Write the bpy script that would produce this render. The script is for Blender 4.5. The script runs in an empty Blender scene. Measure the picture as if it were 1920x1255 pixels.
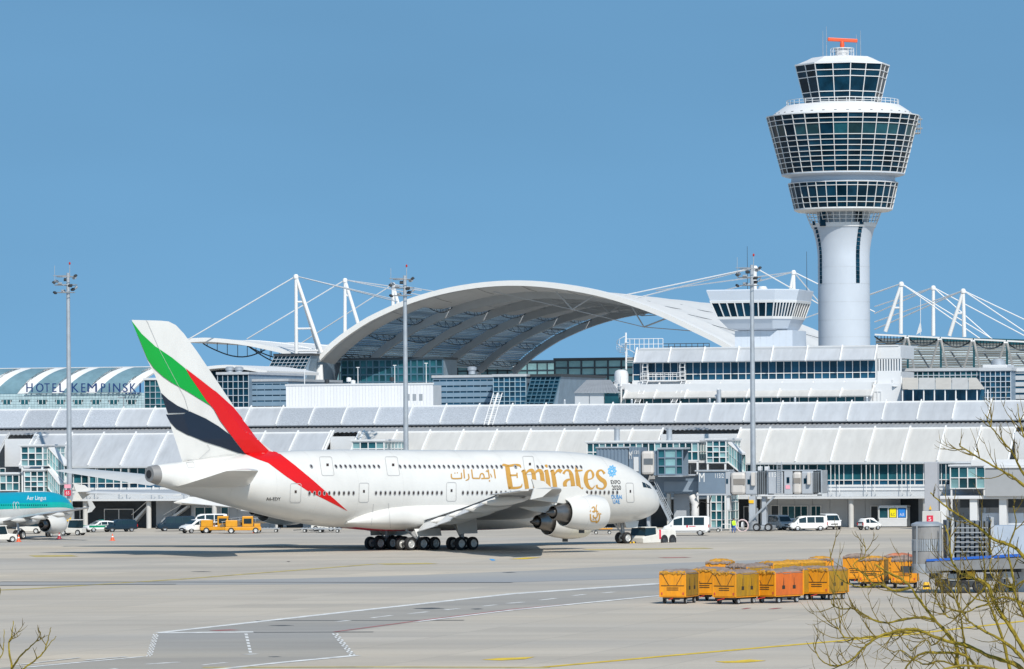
import bpy, bmesh, math, random
from math import sin, cos, pi, radians, sqrt
from mathutils import Vector, Matrix
from mathutils.bvhtree import BVHTree
random.seed(7)
V = Vector
# ---------------------------------------------------------------- camera, world, sun, exposure
F, H, CX, HY, ROLL = 8700.0, 12.3, 960.0, 815.0, 0.0072
sc = bpy.context.scene
cd = bpy.data.cameras.new('camera'); cam = bpy.data.objects.new('camera', cd); sc.collection.objects.link(cam)
cd.sensor_width = 36; cd.lens = 36 * F / 1920; cd.shift_y = (HY - 627.5) / 1920
cd.clip_start = 0.5; cd.clip_end = 20000
cam.location = (0, 0, H); cam.rotation_euler = (pi / 2, ROLL, 0)
sc.camera = cam
SUN_EL, SUN_AZ = radians(44), math.atan2(0.30, -1.0)     # sun stands behind the camera, a little to the right
sdir = V((sin(SUN_AZ) * cos(SUN_EL), cos(SUN_AZ) * cos(SUN_EL), sin(SUN_EL)))
wd = bpy.data.worlds.new('World'); sc.world = wd; wd.use_nodes = True
nt = wd.node_tree; bg = nt.nodes['Background']
sk = nt.nodes.new('ShaderNodeTexSky'); sk.sky_type = 'NISHITA'; sk.sun_disc = False
sk.sun_elevation = SUN_EL; sk.sun_rotation = SUN_AZ
sk.altitude = 0; sk.air_density = 1.0; sk.dust_density = 0.3; sk.ozone_density = 2.0
tcs = nt.nodes.new('ShaderNodeTexCoord'); va_ = nt.nodes.new('ShaderNodeVectorMath'); va_.operation = 'ADD'; va_.inputs[1].default_value = (0, 0, 0.36)
vn_ = nt.nodes.new('ShaderNodeVectorMath'); vn_.operation = 'NORMALIZE'
nt.links.new(tcs.outputs['Generated'], va_.inputs[0]); nt.links.new(va_.outputs[0], vn_.inputs[0]); nt.links.new(vn_.outputs[0], sk.inputs[0])
hs = nt.nodes.new('ShaderNodeMix'); hs.data_type = 'RGBA'; hs.blend_type = 'MULTIPLY'; hs.inputs[0].default_value = 1
hs.inputs[7].default_value = (0.74, 1.02, 0.985, 1)
skn = nt.nodes.new('ShaderNodeTexNoise'); skn.inputs['Scale'].default_value = 5.0; skn.inputs['Detail'].default_value = 3   # faint thin veil
smr = nt.nodes.new('ShaderNodeMapRange'); smr.inputs[1].default_value = .3; smr.inputs[2].default_value = .7; smr.inputs[3].default_value = .95; smr.inputs[4].default_value = 1.06
smp = nt.nodes.new('ShaderNodeMapping'); smp.inputs['Scale'].default_value = (1, 1, 3.5); nt.links.new(tcs.outputs['Generated'], smp.inputs[0]); nt.links.new(smp.outputs[0], skn.inputs['Vector']); nt.links.new(skn.outputs[0], smr.inputs[0])
svm = nt.nodes.new('ShaderNodeVectorMath'); svm.operation = 'SCALE'; nt.links.new(sk.outputs[0], svm.inputs[0]); nt.links.new(smr.outputs[0], svm.inputs['Scale'])
nt.links.new(svm.outputs[0], hs.inputs[6]); nt.links.new(hs.outputs[2], bg.inputs[0]); bg.inputs[1].default_value = 0.148
sd = bpy.data.lights.new('sun', 'SUN'); sd.energy = 4.5; sd.angle = radians(0.5); sd.color = (1, 0.945, 0.865)
so = bpy.data.objects.new('sun', sd); sc.collection.objects.link(so)
so.rotation_euler = sdir.to_track_quat('Z', 'Y').to_euler()
sc.view_settings.view_transform = 'Standard'; sc.view_settings.look = 'None'
sc.view_settings.exposure = 0.0; sc.view_settings.gamma = 1.0; sc.view_settings.use_curve_mapping = False
# ---------------------------------------------------------------- survey helpers (camera model -> world metres)
def un(px, py): return px - ROLL * (py - HY), py + ROLL * (px - CX)
def gp(px, py, z=0.0):
    x, y = un(px, py); Y = (H - z) * F / (y - HY); return V(((x - CX) / F * Y, Y, z))
def at(px, py, Y):
    x, y = un(px, py); return V(((x - CX) / F * Y, Y, H - (y - HY) / F * Y))
def ray(px, py):
    x, y = un(px, py); return V(((x - CX) / F, 1.0, -(y - HY) / F)).normalized()
ALPHA = radians(16); CA, SA = cos(ALPHA), sin(ALPHA); TY = 612.5
def tl(px, py, v):                        # picture point at depth v behind the terminal front -> (u, z)
    x, y = un(px, py); k = (x - CX) / F
    u = (k * (TY + v * CA) - v * SA) / (CA + k * SA); Y = TY - u * SA + v * CA
    return u, H - (y - HY) / F * Y
def tu(px, v, py=850): return tl(px, py, v)[0]
def tz(px, py, v): return tl(px, py, v)[1]
def t2w(u, v, z=0): return V((u * CA + v * SA, TY - u * SA + v * CA, z))
# ---------------------------------------------------------------- mesh helpers
class MB:
    def __init__(s): s.v = []; s.f = []; s.m = []
    def add(s, vs, fs, mi=0):
        o = len(s.v); s.v += [tuple(p) for p in vs]
        for f in fs: s.f.append([i + o for i in f]); s.m.append(mi)
        return s
    def box(s, x0, x1, y0, y1, z0, z1, mi=0):
        return s.hexa([(x0,y0,z0),(x1,y0,z0),(x1,y1,z0),(x0,y1,z0)], [(x0,y0,z1),(x1,y0,z1),(x1,y1,z1),(x0,y1,z1)], mi)
    def hexa(s, b, t, mi=0):
        n = len(b)
        return s.add(list(b) + list(t), [list(range(n))[::-1], list(range(n, 2*n))] + [[i, (i+1) % n, n + (i+1) % n, n + i] for i in range(n)], mi)
    def prism(s, poly, vec, mi=0):
        vec = V(vec); return s.hexa([V(p) for p in poly], [V(p) + vec for p in poly], mi)
    def poly(s, pts, mi=0): return s.add(pts, [list(range(len(pts)))], mi)
    def tube(s, p, q, r, r2=None, n=6, mi=0):
        p, q = V(p), V(q); r2 = r if r2 is None else r2; d = (q - p)
        if d.length < 1e-6: return s
        a = d.orthogonal().normalized(); b = d.normalized().cross(a)
        A = [p + (a * cos(2*pi*i/n) + b * sin(2*pi*i/n)) * r for i in range(n)]
        B = [q + (a * cos(2*pi*i/n) + b * sin(2*pi*i/n)) * r2 for i in range(n)]
        return s.hexa(A, B, mi)
    def bar(s, p, q, w, h, up=(0,0,1), mi=0):          # rectangular bar, w across, h along up
        p, q = V(p), V(q); d = (q - p).normalized(); side = d.cross(V(up)).normalized(); u = side.cross(d)
        c = [(-w/2, -h/2), (w/2, -h/2), (w/2, h/2), (-w/2, h/2)]
        return s.hexa([p + side*a + u*b for a, b in c], [q + side*a + u*b for a, b in c], mi)
    def path(s, pts, rs, n=6, mi=0):
        pts = [V(p) for p in pts]; rings = []; ref = None
        for i, p in enumerate(pts):
            d = (pts[min(i+1, len(pts)-1)] - pts[max(i-1, 0)]).normalized()
            if ref is None: ref = d.orthogonal().normalized()
            a = (ref - d * ref.dot(d)); a = a.normalized() if a.length > 1e-6 else d.orthogonal().normalized(); ref = a
            b = d.cross(a); r = rs[i] if isinstance(rs, (list, tuple)) else rs
            rings.append([p + (a * cos(2*pi*k/n) + b * sin(2*pi*k/n)) * r for k in range(n)])
        return s.loft(rings, True, mi)
    def loft(s, rings, cap=True, mi=0, closed=True, mif=None):
        n = len(rings[0]); vs = [p for r in rings for p in r]; o = len(s.v); s.v += [tuple(p) for p in vs]
        for i in range(len(rings) - 1):
            for j in range(n if closed else n - 1):
                k = (j + 1) % n
                s.f.append([o + i*n + j, o + i*n + k, o + (i+1)*n + k, o + (i+1)*n + j]); s.m.append(mif(i, j) if mif else mi)
        if cap:
            s.f.append([o + j for j in range(n)][::-1]); s.m.append(mi)
            s.f.append([o + (len(rings)-1)*n + j for j in range(n)]); s.m.append(mi)
        return s
    def lathe(s, prof, n=24, c=(0,0,0), mi=0, a0=0.0, cap=True):     # prof: (r, z) around z
        c = V(c)
        return s.loft([[c + V((r*cos(a0 + 2*pi*k/n), r*sin(a0 + 2*pi*k/n), z)) for k in range(n)] for r, z in prof], cap, mi)
    def lathex(s, prof, n=24, c=(0,0,0), mi=0, cap=True):            # prof: (x, r) around x
        c = V(c)
        return s.loft([[c + V((x, r*cos(2*pi*k/n), r*sin(2*pi*k/n))) for k in range(n)] for x, r in prof], cap, mi)
    def mesh(s, name, mat, smooth=False):
        me = bpy.data.meshes.new(name); me.from_pydata(s.v, [], s.f)
        for m in (mat if isinstance(mat, (list, tuple)) else [mat]): me.materials.append(m)
        if any(s.m): me.polygons.foreach_set('material_index', s.m)
        bm = bmesh.new(); bm.from_mesh(me); bmesh.ops.recalc_face_normals(bm, faces=bm.faces); bm.to_mesh(me); bm.free()
        if smooth:
            me.polygons.foreach_set('use_smooth', [True] * len(me.polygons))
            try: me.set_sharp_from_angle(angle=radians(38))
            except Exception: pass
        me.update(); return me
    def build(s, name, mat, parent=None, smooth=False, bevel=0):
        return link(name, s.mesh(name, mat, smooth), parent, bevel=bevel)
def link(name, me, parent=None, loc=None, rot=None, bevel=0):
    o = bpy.data.objects.new(name, me); sc.collection.objects.link(o)
    if parent: o.parent = parent
    if loc is not None: o.location = loc
    if rot is not None: o.rotation_euler = rot
    if bevel:
        b = o.modifiers.new('bevel', 'BEVEL'); b.width = bevel; b.segments = 2; b.limit_method = 'ANGLE'; b.angle_limit = radians(40)
    return o
def tag(o, label=None, cat=None, group=None, kind=None):
    if label: o['label'] = label
    if cat: o['category'] = cat
    if group: o['group'] = group
    if kind: o['kind'] = kind
    return o
def thing(name, label, cat, loc=(0,0,0), rz=0.0, group=None):
    o = link(name, None, None, loc, (0, 0, rz)); o.empty_display_size = 0.5
    return tag(o, label, cat, group)
def copy_tree(o, parent=None):
    c = o.copy(); sc.collection.objects.link(c); c.parent = parent
    for ch in list(o.children): copy_tree(ch, c)
    return c
# ---------------------------------------------------------------- materials
MAT = {}
def M(name, col, rough=0.5, metal=0.0, var=0.10, scale=0.6, stretch=(1,1,1), spec=0.5, dirt=0.0, bump=0.0, objvar=0.0, detail=4, coat=0.0):
    if name in MAT: return MAT[name]
    m = bpy.data.materials.new(name); m.use_nodes = True; nt = m.node_tree; N = nt.nodes; L = nt.links
    b = N['Principled BSDF']; b.inputs['Roughness'].default_value = rough; b.inputs['Metallic'].default_value = metal
    b.inputs['Specular IOR Level'].default_value = spec
    if coat: b.inputs['Coat Weight'].default_value = coat; b.inputs['Coat Roughness'].default_value = 0.08
    tc = N.new('ShaderNodeTexCoord'); mp = N.new('ShaderNodeMapping'); mp.inputs['Scale'].default_value = stretch
    L.new(tc.outputs['Object'], mp.inputs[0])
    nz = N.new('ShaderNodeTexNoise'); nz.inputs['Scale'].default_value = scale; nz.inputs['Detail'].default_value = detail; nz.inputs['Roughness'].default_value = 0.6
    L.new(mp.outputs[0], nz.inputs['Vector'])
    mr = N.new('ShaderNodeMapRange'); mr.inputs[1].default_value = 0.3; mr.inputs[2].default_value = 0.7
    mr.inputs[3].default_value = 1 - var; mr.inputs[4].default_value = 1 + var * 0.6
    L.new(nz.outputs[0], mr.inputs[0]); fac = mr.outputs[0]
    if objvar:
        oi = N.new('ShaderNodeObjectInfo'); m2 = N.new('ShaderNodeMapRange'); m2.inputs[3].default_value = 1 - objvar; m2.inputs[4].default_value = 1 + objvar
        L.new(oi.outputs['Random'], m2.inputs[0]); mm = N.new('ShaderNodeMath'); mm.operation = 'MULTIPLY'
        L.new(fac, mm.inputs[0]); L.new(m2.outputs[0], mm.inputs[1]); fac = mm.outputs[0]
    mx = N.new('ShaderNodeMix'); mx.data_type = 'RGBA'; mx.blend_type = 'MULTIPLY'; mx.inputs[0].default_value = 1
    mx.inputs[6].default_value = (*col, 1); cb = N.new('ShaderNodeCombineColor')
    for i in range(3): L.new(fac, cb.inputs[i])
    L.new(cb.outputs[0], mx.inputs[7]); out = mx.outputs[2]
    if dirt:
        n2 = N.new('ShaderNodeTexNoise'); n2.inputs['Scale'].default_value = scale * 2.3; n2.inputs['Detail'].default_value = 6
        L.new(mp.outputs[0], n2.inputs['Vector'])
        r2 = N.new('ShaderNodeMapRange'); r2.inputs[1].default_value = 0.5; r2.inputs[2].default_value = 0.75; r2.inputs[3].default_value = 0; r2.inputs[4].default_value = dirt
        L.new(n2.outputs[0], r2.inputs[0]); m3 = N.new('ShaderNodeMix'); m3.data_type = 'RGBA'
        L.new(r2.outputs[0], m3.inputs[0]); L.new(out, m3.inputs[6]); m3.inputs[7].default_value = (0.09, 0.075, 0.06, 1); out = m3.outputs[2]
    L.new(out, b.inputs['Base Color'])
    if bump:
        bp = N.new('ShaderNodeBump'); bp.inputs['Strength'].default_value = bump; bp.inputs['Distance'].default_value = 0.05
        L.new(nz.outputs[0], bp.inputs['Height']); L.new(bp.outputs[0], b.inputs['Normal'])
    MAT[name] = m; return m
def glass(name, col, rough=0.06, objvar=0.5, var=0.5, scale=0.35, spec=0.6):
    return M(name, col, rough, 0.0, var, scale, spec=spec, objvar=objvar)
WHITE = M('white_paint', (0.76, 0.76, 0.75), 0.4, var=0.05)
ACW = M('aircraft_white', (0.67, 0.66, 0.63), 0.3, var=0.06, scale=0.45, stretch=(0.6,1,.35), coat=0.25, dirt=.05)
STEELW = M('white_steel', (0.74, 0.74, 0.735), 0.35, var=0.04)
GREYM = M('grey_metal', (0.36, 0.38, 0.40), 0.45, 0.3, var=0.12)
DARKM = M('dark_metal', (0.05, 0.055, 0.06), 0.5, 0.3)
BLACK = M('black_rubber', (0.018, 0.018, 0.02), 0.75)
GALV = M('galvanised_steel', (0.47, 0.50, 0.53), 0.42, 0.45, var=0.12, scale=1.2)
GLD = glass('dark_glass', (0.005, 0.032, 0.058), spec=.09)
GLT = glass('teal_glass', (0.016, 0.085, 0.108), spec=.3)
GLB = glass('blue_glass', (0.012, 0.060, 0.108), spec=.3)
GLP = glass('pale_glass', (0.20, 0.36, 0.38), 0.1, 0.25, 0.3)
# ---------------------------------------------------------------- flat print laid on a real surface
def stroke(pts, ws):
    """outline polygons (quads) of a brush stroke with changing width"""
    pts = [V((p[0], p[1])) for p in pts]; n = len(pts)
    ws = ws if isinstance(ws, (list, tuple)) else [ws] * n
    Lp, Rp = [], []
    for i, p in enumerate(pts):
        d = (pts[min(i+1, n-1)] - pts[max(i-1, 0)]); d = d.normalized() if d.length else V((1, 0))
        nrm = V((-d.y, d.x)) * ws[i] / 2; Lp.append(p + nrm); Rp.append(p - nrm)
    return [[Lp[i], Lp[i+1], Rp[i+1], Rp[i]] for i in range(n - 1)]
def smoothline(pts, k=6):
    out = []; n = len(pts)
    for i in range(n - 1):
        p0, p1, p2, p3 = pts[max(i-1,0)], pts[i], pts[i+1], pts[min(i+2,n-1)]
        for j in range(k):
            t = j / k
            out.append(tuple(0.5*((2*b) + (-a+c)*t + (2*a-5*b+4*c-d)*t*t + (-a+3*b-3*c+d)*t**3) for a, b, c, d in zip(p0, p1, p2, p3)))
    out.append(tuple(pts[-1])); return out
def text_tris(txt, size=1.0, bold=0.0):
    cu = bpy.data.curves.new('t', 'FONT'); cu.body = txt; cu.size = size; cu.offset = bold; cu.resolution_u = 3
    ob = bpy.data.objects.new('t', cu); sc.collection.objects.link(ob)
    dg = bpy.context.evaluated_depsgraph_get(); me = ob.evaluated_get(dg).to_mesh()
    vs = [v.co.copy() for v in me.vertices]; fs = [list(p.vertices) for p in me.polygons]
    bpy.data.objects.remove(ob, do_unlink=True); bpy.data.curves.remove(cu)
    return vs, fs
def text_in(txt, x0, x1, y0, y1, shear=0.0, bold=0.0):
    """triangles of a text fitted in a picture rectangle (y down)"""
    vs, fs = text_tris(txt, 1.0, bold)
    ax, bx = min(v.x for v in vs), max(v.x for v in vs); ay, by = min(v.y for v in vs), max(v.y for v in vs)
    P = [V((x0 + (v.x-ax)/(bx-ax)*(x1-x0) + shear*(v.y-ay)/(by-ay), y1 - (v.y-ay)/(by-ay)*(y1-y0))) for v in vs]
    return [[P[i] for i in f] for f in fs]
def text_mesh(name, txt, width, height, mat, depth=0.0):
    vs, fs = text_tris(txt)
    ax, bx = min(v.x for v in vs), max(v.x for v in vs); ay, by = min(v.y for v in vs), max(v.y for v in vs)
    mb = MB(); P = [((v.x-ax)/(bx-ax)*width, 0, (v.y-ay)/(by-ay)*height) for v in vs]
    if depth:
        Q = [(p[0], -depth, p[2]) for p in P]; n = len(P); mb.add(P + Q, fs + [[i+n for i in f[::-1]] for f in fs])
        from collections import Counter
        c = Counter(); 
        for f in fs:
            for a, b in zip(f, f[1:] + f[:1]): c[(min(a,b), max(a,b))] += 1
        for f in fs:
            for a, b in zip(f, f[1:] + f[:1]):
                if c[(min(a,b), max(a,b))] == 1: mb.add([P[a], P[b], Q[b], Q[a]], [[0,1,2,3]])
    else: mb.add(P, fs)
    return mb.mesh(name, mat)
def decal(name, polys, bvh, mat, parent, M4, off=0.02, grid=6.0, origin=None, fallback=None, rayfn=None):
    """polygons given as they are seen from the survey point, laid on the surface bvh (in parent's local space)"""
    bm = bmesh.new()
    for p in polys:
        q = []
        for a in p:
            if not q or (V((a[0], a[1])) - V((q[-1][0], q[-1][1]))).length > 1e-4: q.append(a)
        if len(q) < 3: continue
        vs = [bm.verts.new((a[0], a[1], 0)) for a in q]
        try: bm.faces.new(vs)
        except Exception: pass
    bmesh.ops.triangulate(bm, faces=[f for f in bm.faces if len(f.verts) > 4])
    xs = [v.co.x for v in bm.verts]; ys = [v.co.y for v in bm.verts]
    if grid:
        for ax, lo, hi in ((0, min(xs), max(xs)), (1, min(ys), max(ys))):
            t = math.floor(lo / grid) * grid + grid
            while t < hi:
                co = [0,0,0]; no = [0,0,0]; co[ax] = t; no[ax] = 1
                bmesh.ops.bisect_plane(bm, geom=bm.verts[:] + bm.edges[:] + bm.faces[:], plane_co=co, plane_no=no); t += grid
    inv = M4.inverted(); o = inv @ V((0, 0, H)); bad = []
    for v in bm.verts:
        d = (inv.to_3x3() @ ray(v.co.x, v.co.y)).normalized()
        h, n, i, dist = bvh.ray_cast(o, d)
        if h is None:
            if fallback: v.co = fallback(v.co.x, v.co.y)
            else: bad.append(v)
            continue
        if n.dot(d) > 0: n = -n
        v.co = h + n * (off(h) if callable(off) else off)
    if bad: bmesh.ops.delete(bm, geom=bad, context='VERTS')
    bmesh.ops.recalc_face_normals(bm, faces=bm.faces)
    me = bpy.data.meshes.new(name); bm.to_mesh(me); bm.free(); me.materials.append(mat)
    return link(name, me, parent)
# ================================================================ apron
def ground_mat(name, base, dark, streak_amt, joint=None):
    m = bpy.data.materials.new(name); m.use_nodes = True; N = m.node_tree.nodes; L = m.node_tree.links
    b = N['Principled BSDF']; b.inputs['Roughness'].default_value = 0.85; b.inputs['Specular IOR Level'].default_value = 0.25
    tc = N.new('ShaderNodeTexCoord')
    def noise(scale, st, det=5, rot=0.0):
        mp = N.new('ShaderNodeMapping'); mp.inputs['Scale'].default_value = st; mp.inputs['Rotation'].default_value = (0, 0, rot)
        L.new(tc.outputs['Object'], mp.inputs[0]); nz = N.new('ShaderNodeTexNoise'); nz.inputs['Scale'].default_value = scale
        nz.inputs['Detail'].default_value = det; nz.inputs['Roughness'].default_value = .62; L.new(mp.outputs[0], nz.inputs['Vector']); return nz.outputs[0]
    def rng(s, a, b_, c, d):
        r = N.new('ShaderNodeMapRange'); L.new(s, r.inputs[0])
        for i, v in enumerate((a, b_, c, d)): r.inputs[i+1].default_value = v
        return r.outputs[0]
    def mix(f, c0, c1, mode='MIX'):
        x = N.new('ShaderNodeMix'); x.data_type = 'RGBA'; x.blend_type = mode
        if isinstance(f, float): x.inputs[0].default_value = f
        else: L.new(f, x.inputs[0])
        for i, c in ((6, c0), (7, c1)):
            if isinstance(c, tuple): x.inputs[i].default_value = (*c, 1)
            else: L.new(c, x.inputs[i])
        return x.outputs[2]
    warm = tuple(c * k for c, k in zip(base, (1.10, 1.06, .98))); cool = tuple(c * k for c, k in zip(base, (.86, .89, .93)))
    col = mix(rng(noise(.018, (.35, 1, 1), 4, .12), .38, .62, 0, 1), warm, cool)                  # broad slabs of older and newer concrete
    col = mix(rng(noise(.09, (.25, 1, 1), 6, .18), .45, .75, 0, streak_amt), col, dark)            # worn, oily lanes
    col = mix(rng(noise(.5, (.08, 1, 1), 6, .2), .58, .78, 0, streak_amt * .8), col, dark)         # rubber streaks
    col = mix(rng(noise(3.0, (1, 1, 1), 4), .35, .75, 0, .16), col, dark)                          # aggregate
    if joint:
        for ang, st in ((ALPHA, (1, 0, 0)), (ALPHA + pi/2, (1, 0, 0))):
            mp = N.new('ShaderNodeMapping'); mp.inputs['Rotation'].default_value = (0, 0, ang); L.new(tc.outputs['Object'], mp.inputs[0])
            sp = N.new('ShaderNodeSeparateXYZ'); L.new(mp.outputs[0], sp.inputs[0])
            md = N.new('ShaderNodeMath'); md.operation = 'PINGPONG'; md.inputs[1].default_value = joint / 2; L.new(sp.outputs[0], md.inputs[0])
            col = mix(rng(md.outputs[0], 0.0, .12, .34, 0), col, dark)
        mp = N.new('ShaderNodeMapping'); mp.inputs['Rotation'].default_value = (0, 0, ALPHA); L.new(tc.outputs['Object'], mp.inputs[0])
        sn = N.new('ShaderNodeVectorMath'); sn.operation = 'SNAP'; sn.inputs[1].default_value = (joint, joint, 1000); L.new(mp.outputs[0], sn.inputs[0])
        wn = N.new('ShaderNodeTexWhiteNoise'); wn.noise_dimensions = '3D'; L.new(sn.outputs[0], wn.inputs[0])
        col = mix(rng(wn.outputs[0], 0, 1, 0, .22), col, dark)                                     # each slab has its own tone
    L.new(col, b.inputs['Base Color'])
    bp = N.new('ShaderNodeBump'); bp.inputs['Strength'].default_value = .25; bp.inputs['Distance'].default_value = .02
    L.new(noise(6, (1, 1, 1), 3), bp.inputs['Height']); L.new(bp.outputs[0], b.inputs['Normal'])
    return m
CONC = ground_mat('apron_concrete', (.525, .475, .41), (.24, .222, .198), .42, 7.5)
ASPH = ground_mat('service_road_asphalt', (.365, .345, .318), (.185, .178, .168), .45)
ASP2 = ground_mat('taxi_lane_asphalt', (.35, .35, .35), (.21, .212, .215), .45)
tag(MB().poly([(-4000,-60,0),(4000,-60,0),(4000,9000,0),(-4000,9000,0)]).build('ground', CONC), kind='structure')
def sheet(name, pts, z, mat, kind='structure', parent=None):
    from mathutils.geometry import tessellate_polygon
    q = [gp(x, y, z) for x, y in pts]; t = tessellate_polygon([q]); mb = MB(); mb.add(q, [list(a) for a in t])
    o = mb.build(name, mat, parent); 
    if kind: tag(o, kind=kind)
    return o
road = sheet('service_road', [(1560,1074),(1240,1094),(960,1113),(640,1148),(297,1187),(280,1230),(-60,1257),(-60,1330),(120,1290),(400,1255),(668,1229),(626,1187),(780,1166),(960,1144),(1240,1117),(1560,1094)], .008, ASPH)
lane = sheet('taxi_lane', [(-100,1092),(250,1091),(560,1085),(800,1078),(1000,1070),(1240,1057),(1420,1050),(2000,1040),(2000,1048),(1500,1066),(1240,1084),(960,1092),(560,1096),(250,1097),(-100,1098)], .008, ASP2)
PW = M('marking_white', (.74,.74,.72), .7, var=.35, scale=.8, dirt=.35); PY = M('marking_yellow', (.72,.50,.03), .7, var=.3, scale=.7, dirt=.3)
PYF = M('marking_yellow_worn', (.52,.42,.14), .75, var=.35, scale=.5, dirt=.5); PR = M('marking_red', (.42,.10,.10), .7, var=.4, scale=.6, dirt=.4); PB = M('marking_blue', (.03,.35,.75), .6)
def line(name, pts, px_w, mat, z=.014, parent=None):
    """painted line through picture points, px_w tall in the photograph"""
    mb = MB()
    for (a, b) in zip(pts, pts[1:]):
        A, B = gp(*a, z), gp(*b, z); d = (B - A).normalized(); n = V((-d.y, d.x, 0))
        kA = abs((gp(a[0], a[1]-px_w/2, z) - gp(a[0], a[1]+px_w/2, z)).dot(n)); kB = abs((gp(b[0], b[1]-px_w/2, z) - gp(b[0], b[1]+px_w/2, z)).dot(n))
        if abs(b[0]-a[0]) < abs(b[1]-a[1])*1.2: kA = kB = px_w * A.y / F
        mb.poly([A - n*kA/2, B - n*kB/2, B + n*kB/2, A + n*kA/2])
    return tag(mb.build(name, mat, parent), kind='structure')
def quadpx(name, pts, mat, z=.014): return sheet(name, pts, z, mat)
line('white_edge_line', [(297,1186.5),(640,1148.5),(960,1113.5),(1240,1094)], 2.4, PW, .018)
line('white_edge_line', [(296,1187),(475,1185)], 2.0, PW, .022)
line('red_edge_line', [(626,1185),(780,1164.5),(960,1142.5),(1100,1130)], 1.0, PR, .018)
line('white_edge_line', [(780,1166),(960,1144),(1240,1116.5)], 1.8, PW, .022)
line('white_edge_line', [(398,1256),(520,1243),(668,1229)], 2.4, PW, .018)
line('white_edge_line', [(40,1252),(160,1241),(270,1231)], 1.4, PW, .018)
line('white_edge_line', [(30,1247),(150,1233)], 1.0, PW, .026); line('white_edge_line', [(160,1238),(238,1231)], 1.0, PW, .026)
for a, b in (((632,1165.5),(655,1163.5)),((697,1158.5),(735,1154)),((767,1151),(803,1147)),((833,1144),(860,1141)),((905,1137),(930,1134)),((952,1131.5),(982,1129)),((1012,1125.5),(1043,1122)),((1075,1117),(1097,1114.5)),((380,1247),(425,1242)),((275,1245.5),(335,1241.5)),((207,1255),(220,1253.5)),((1130,1112),(1152,1110))):
    line('lane_dash', [a, b], 1.2, PW, .018)
def checker(x0, y0, x1, y1, w, rows, cols, name='checker_marking'):
    mb = MB()
    for i in range(rows):
        for c in range(cols):
            if (i + c) % 2: continue
            f0, f1 = i/rows, (i+1)/rows
            xa, xb = x0 + (x1-x0)*f0, x0 + (x1-x0)*f1; ya, yb = y0 + (y1-y0)*f0, y0 + (y1-y0)*f1; g0, g1 = c/cols*w, (c+1)/cols*w
            mb.poly([gp(xa+g0, ya, .02), gp(xa+g1, ya, .02), gp(xb+g1, yb, .02), gp(xb+g0, yb, .02)])
    return tag(mb.build(name, PW), kind='structure')
checker(287, 1189, 274, 1231, 11, 17, 4); checker(622, 1188, 655, 1229, 12, 15, 3); 
for i in range(7):
    t = i/7; quadpx('lane_dash', [(458+t*9,1188+t*38),(464+t*9,1188+t*38),(465.2+t*9,1191.5+t*38),(459.2+t*9,1191.5+t*38)], PW, .02)
line('lane_dash', [(460,1227.5),(480,1226)], 1.6, PW, .02)
line('red_marking', [(400,1182.5),(440,1181)], 1.6, PR, .018)
line('yellow_taxi_line', [(1020,1251),(1130,1241),(1260,1229),(1420,1215),(1560,1203),(1700,1190),(1960,1160)], 2.4, PY)
line('yellow_taxi_line', [(380,1251.5),(700,1250.5),(1030,1251.5)], 1.6, PYF)
line('yellow_taxi_line', [(-40,1108),(60,1104),(340,1086),(700,1058)], 1.4, PYF)
line('yellow_taxi_line', [(60,1043),(140,1042)], 3.0, PYF, .02); line('yellow_taxi_line', [(715,1058),(812,1056.5)], 2.2, PYF, .02)
line('yellow_taxi_line', [(1100,1031),(1330,1028)], 1.8, PYF, .02); line('yellow_taxi_line', [(1240,1046),(1290,1045)], 1.0, PR, .02)
quadpx('yellow_position_mark', [(903,1237),(935,1234),(970,1233),(1003,1231.5),(985,1236),(940,1238.5)], PY)
quadpx('yellow_position_mark', [(1340,1240.5),(1380,1239),(1405,1236.5),(1437,1239),(1400,1242.5),(1360,1243)], PY)
line('yellow_position_mark', [(970,1048.5),(1000,1045.5)], 3, PY, .02); quadpx('blue_position_mark', [(917,1048),(926,1048.5),(929,1051),(922,1051.5)], PB)
for a in ([(1393,1142),(1405,1140)], [(1445,1142),(1462,1140)]): line('red_marking', a, 1.5, PR, .018)
OIL = M('oil_stain', (.085,.083,.08), .6, var=.3, scale=.4)
for x0, x1, y, h in ((770,838,1141,3.2),(880,908,1142,2.2),(500,555,1173,1.8),(537,545,1053,1.4),(355,400,1072,1.2),(939,970,1073.5,1.6),(500,530,1231.5,1.6)):
    n = 14; quadpx('oil_stain', [((x0+x1)/2 + (x1-x0)/2*cos(2*pi*k/n)*(.85+.15*sin(k*2.3)), y + h/2*sin(2*pi*k/n)*(.8+.2*cos(k*1.7))) for k in range(n)], OIL, .012)
for pts in ([(0,1091),(960,1092.5)], [(0,1098),(330,1095.5)]): line('seam', pts, .8, OIL, .016)
line('seam', [(300,1186.8),(700,1185)], .9, OIL, .013); line('seam', [(480,1164),(870,1163)], .9, OIL, .013)
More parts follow.
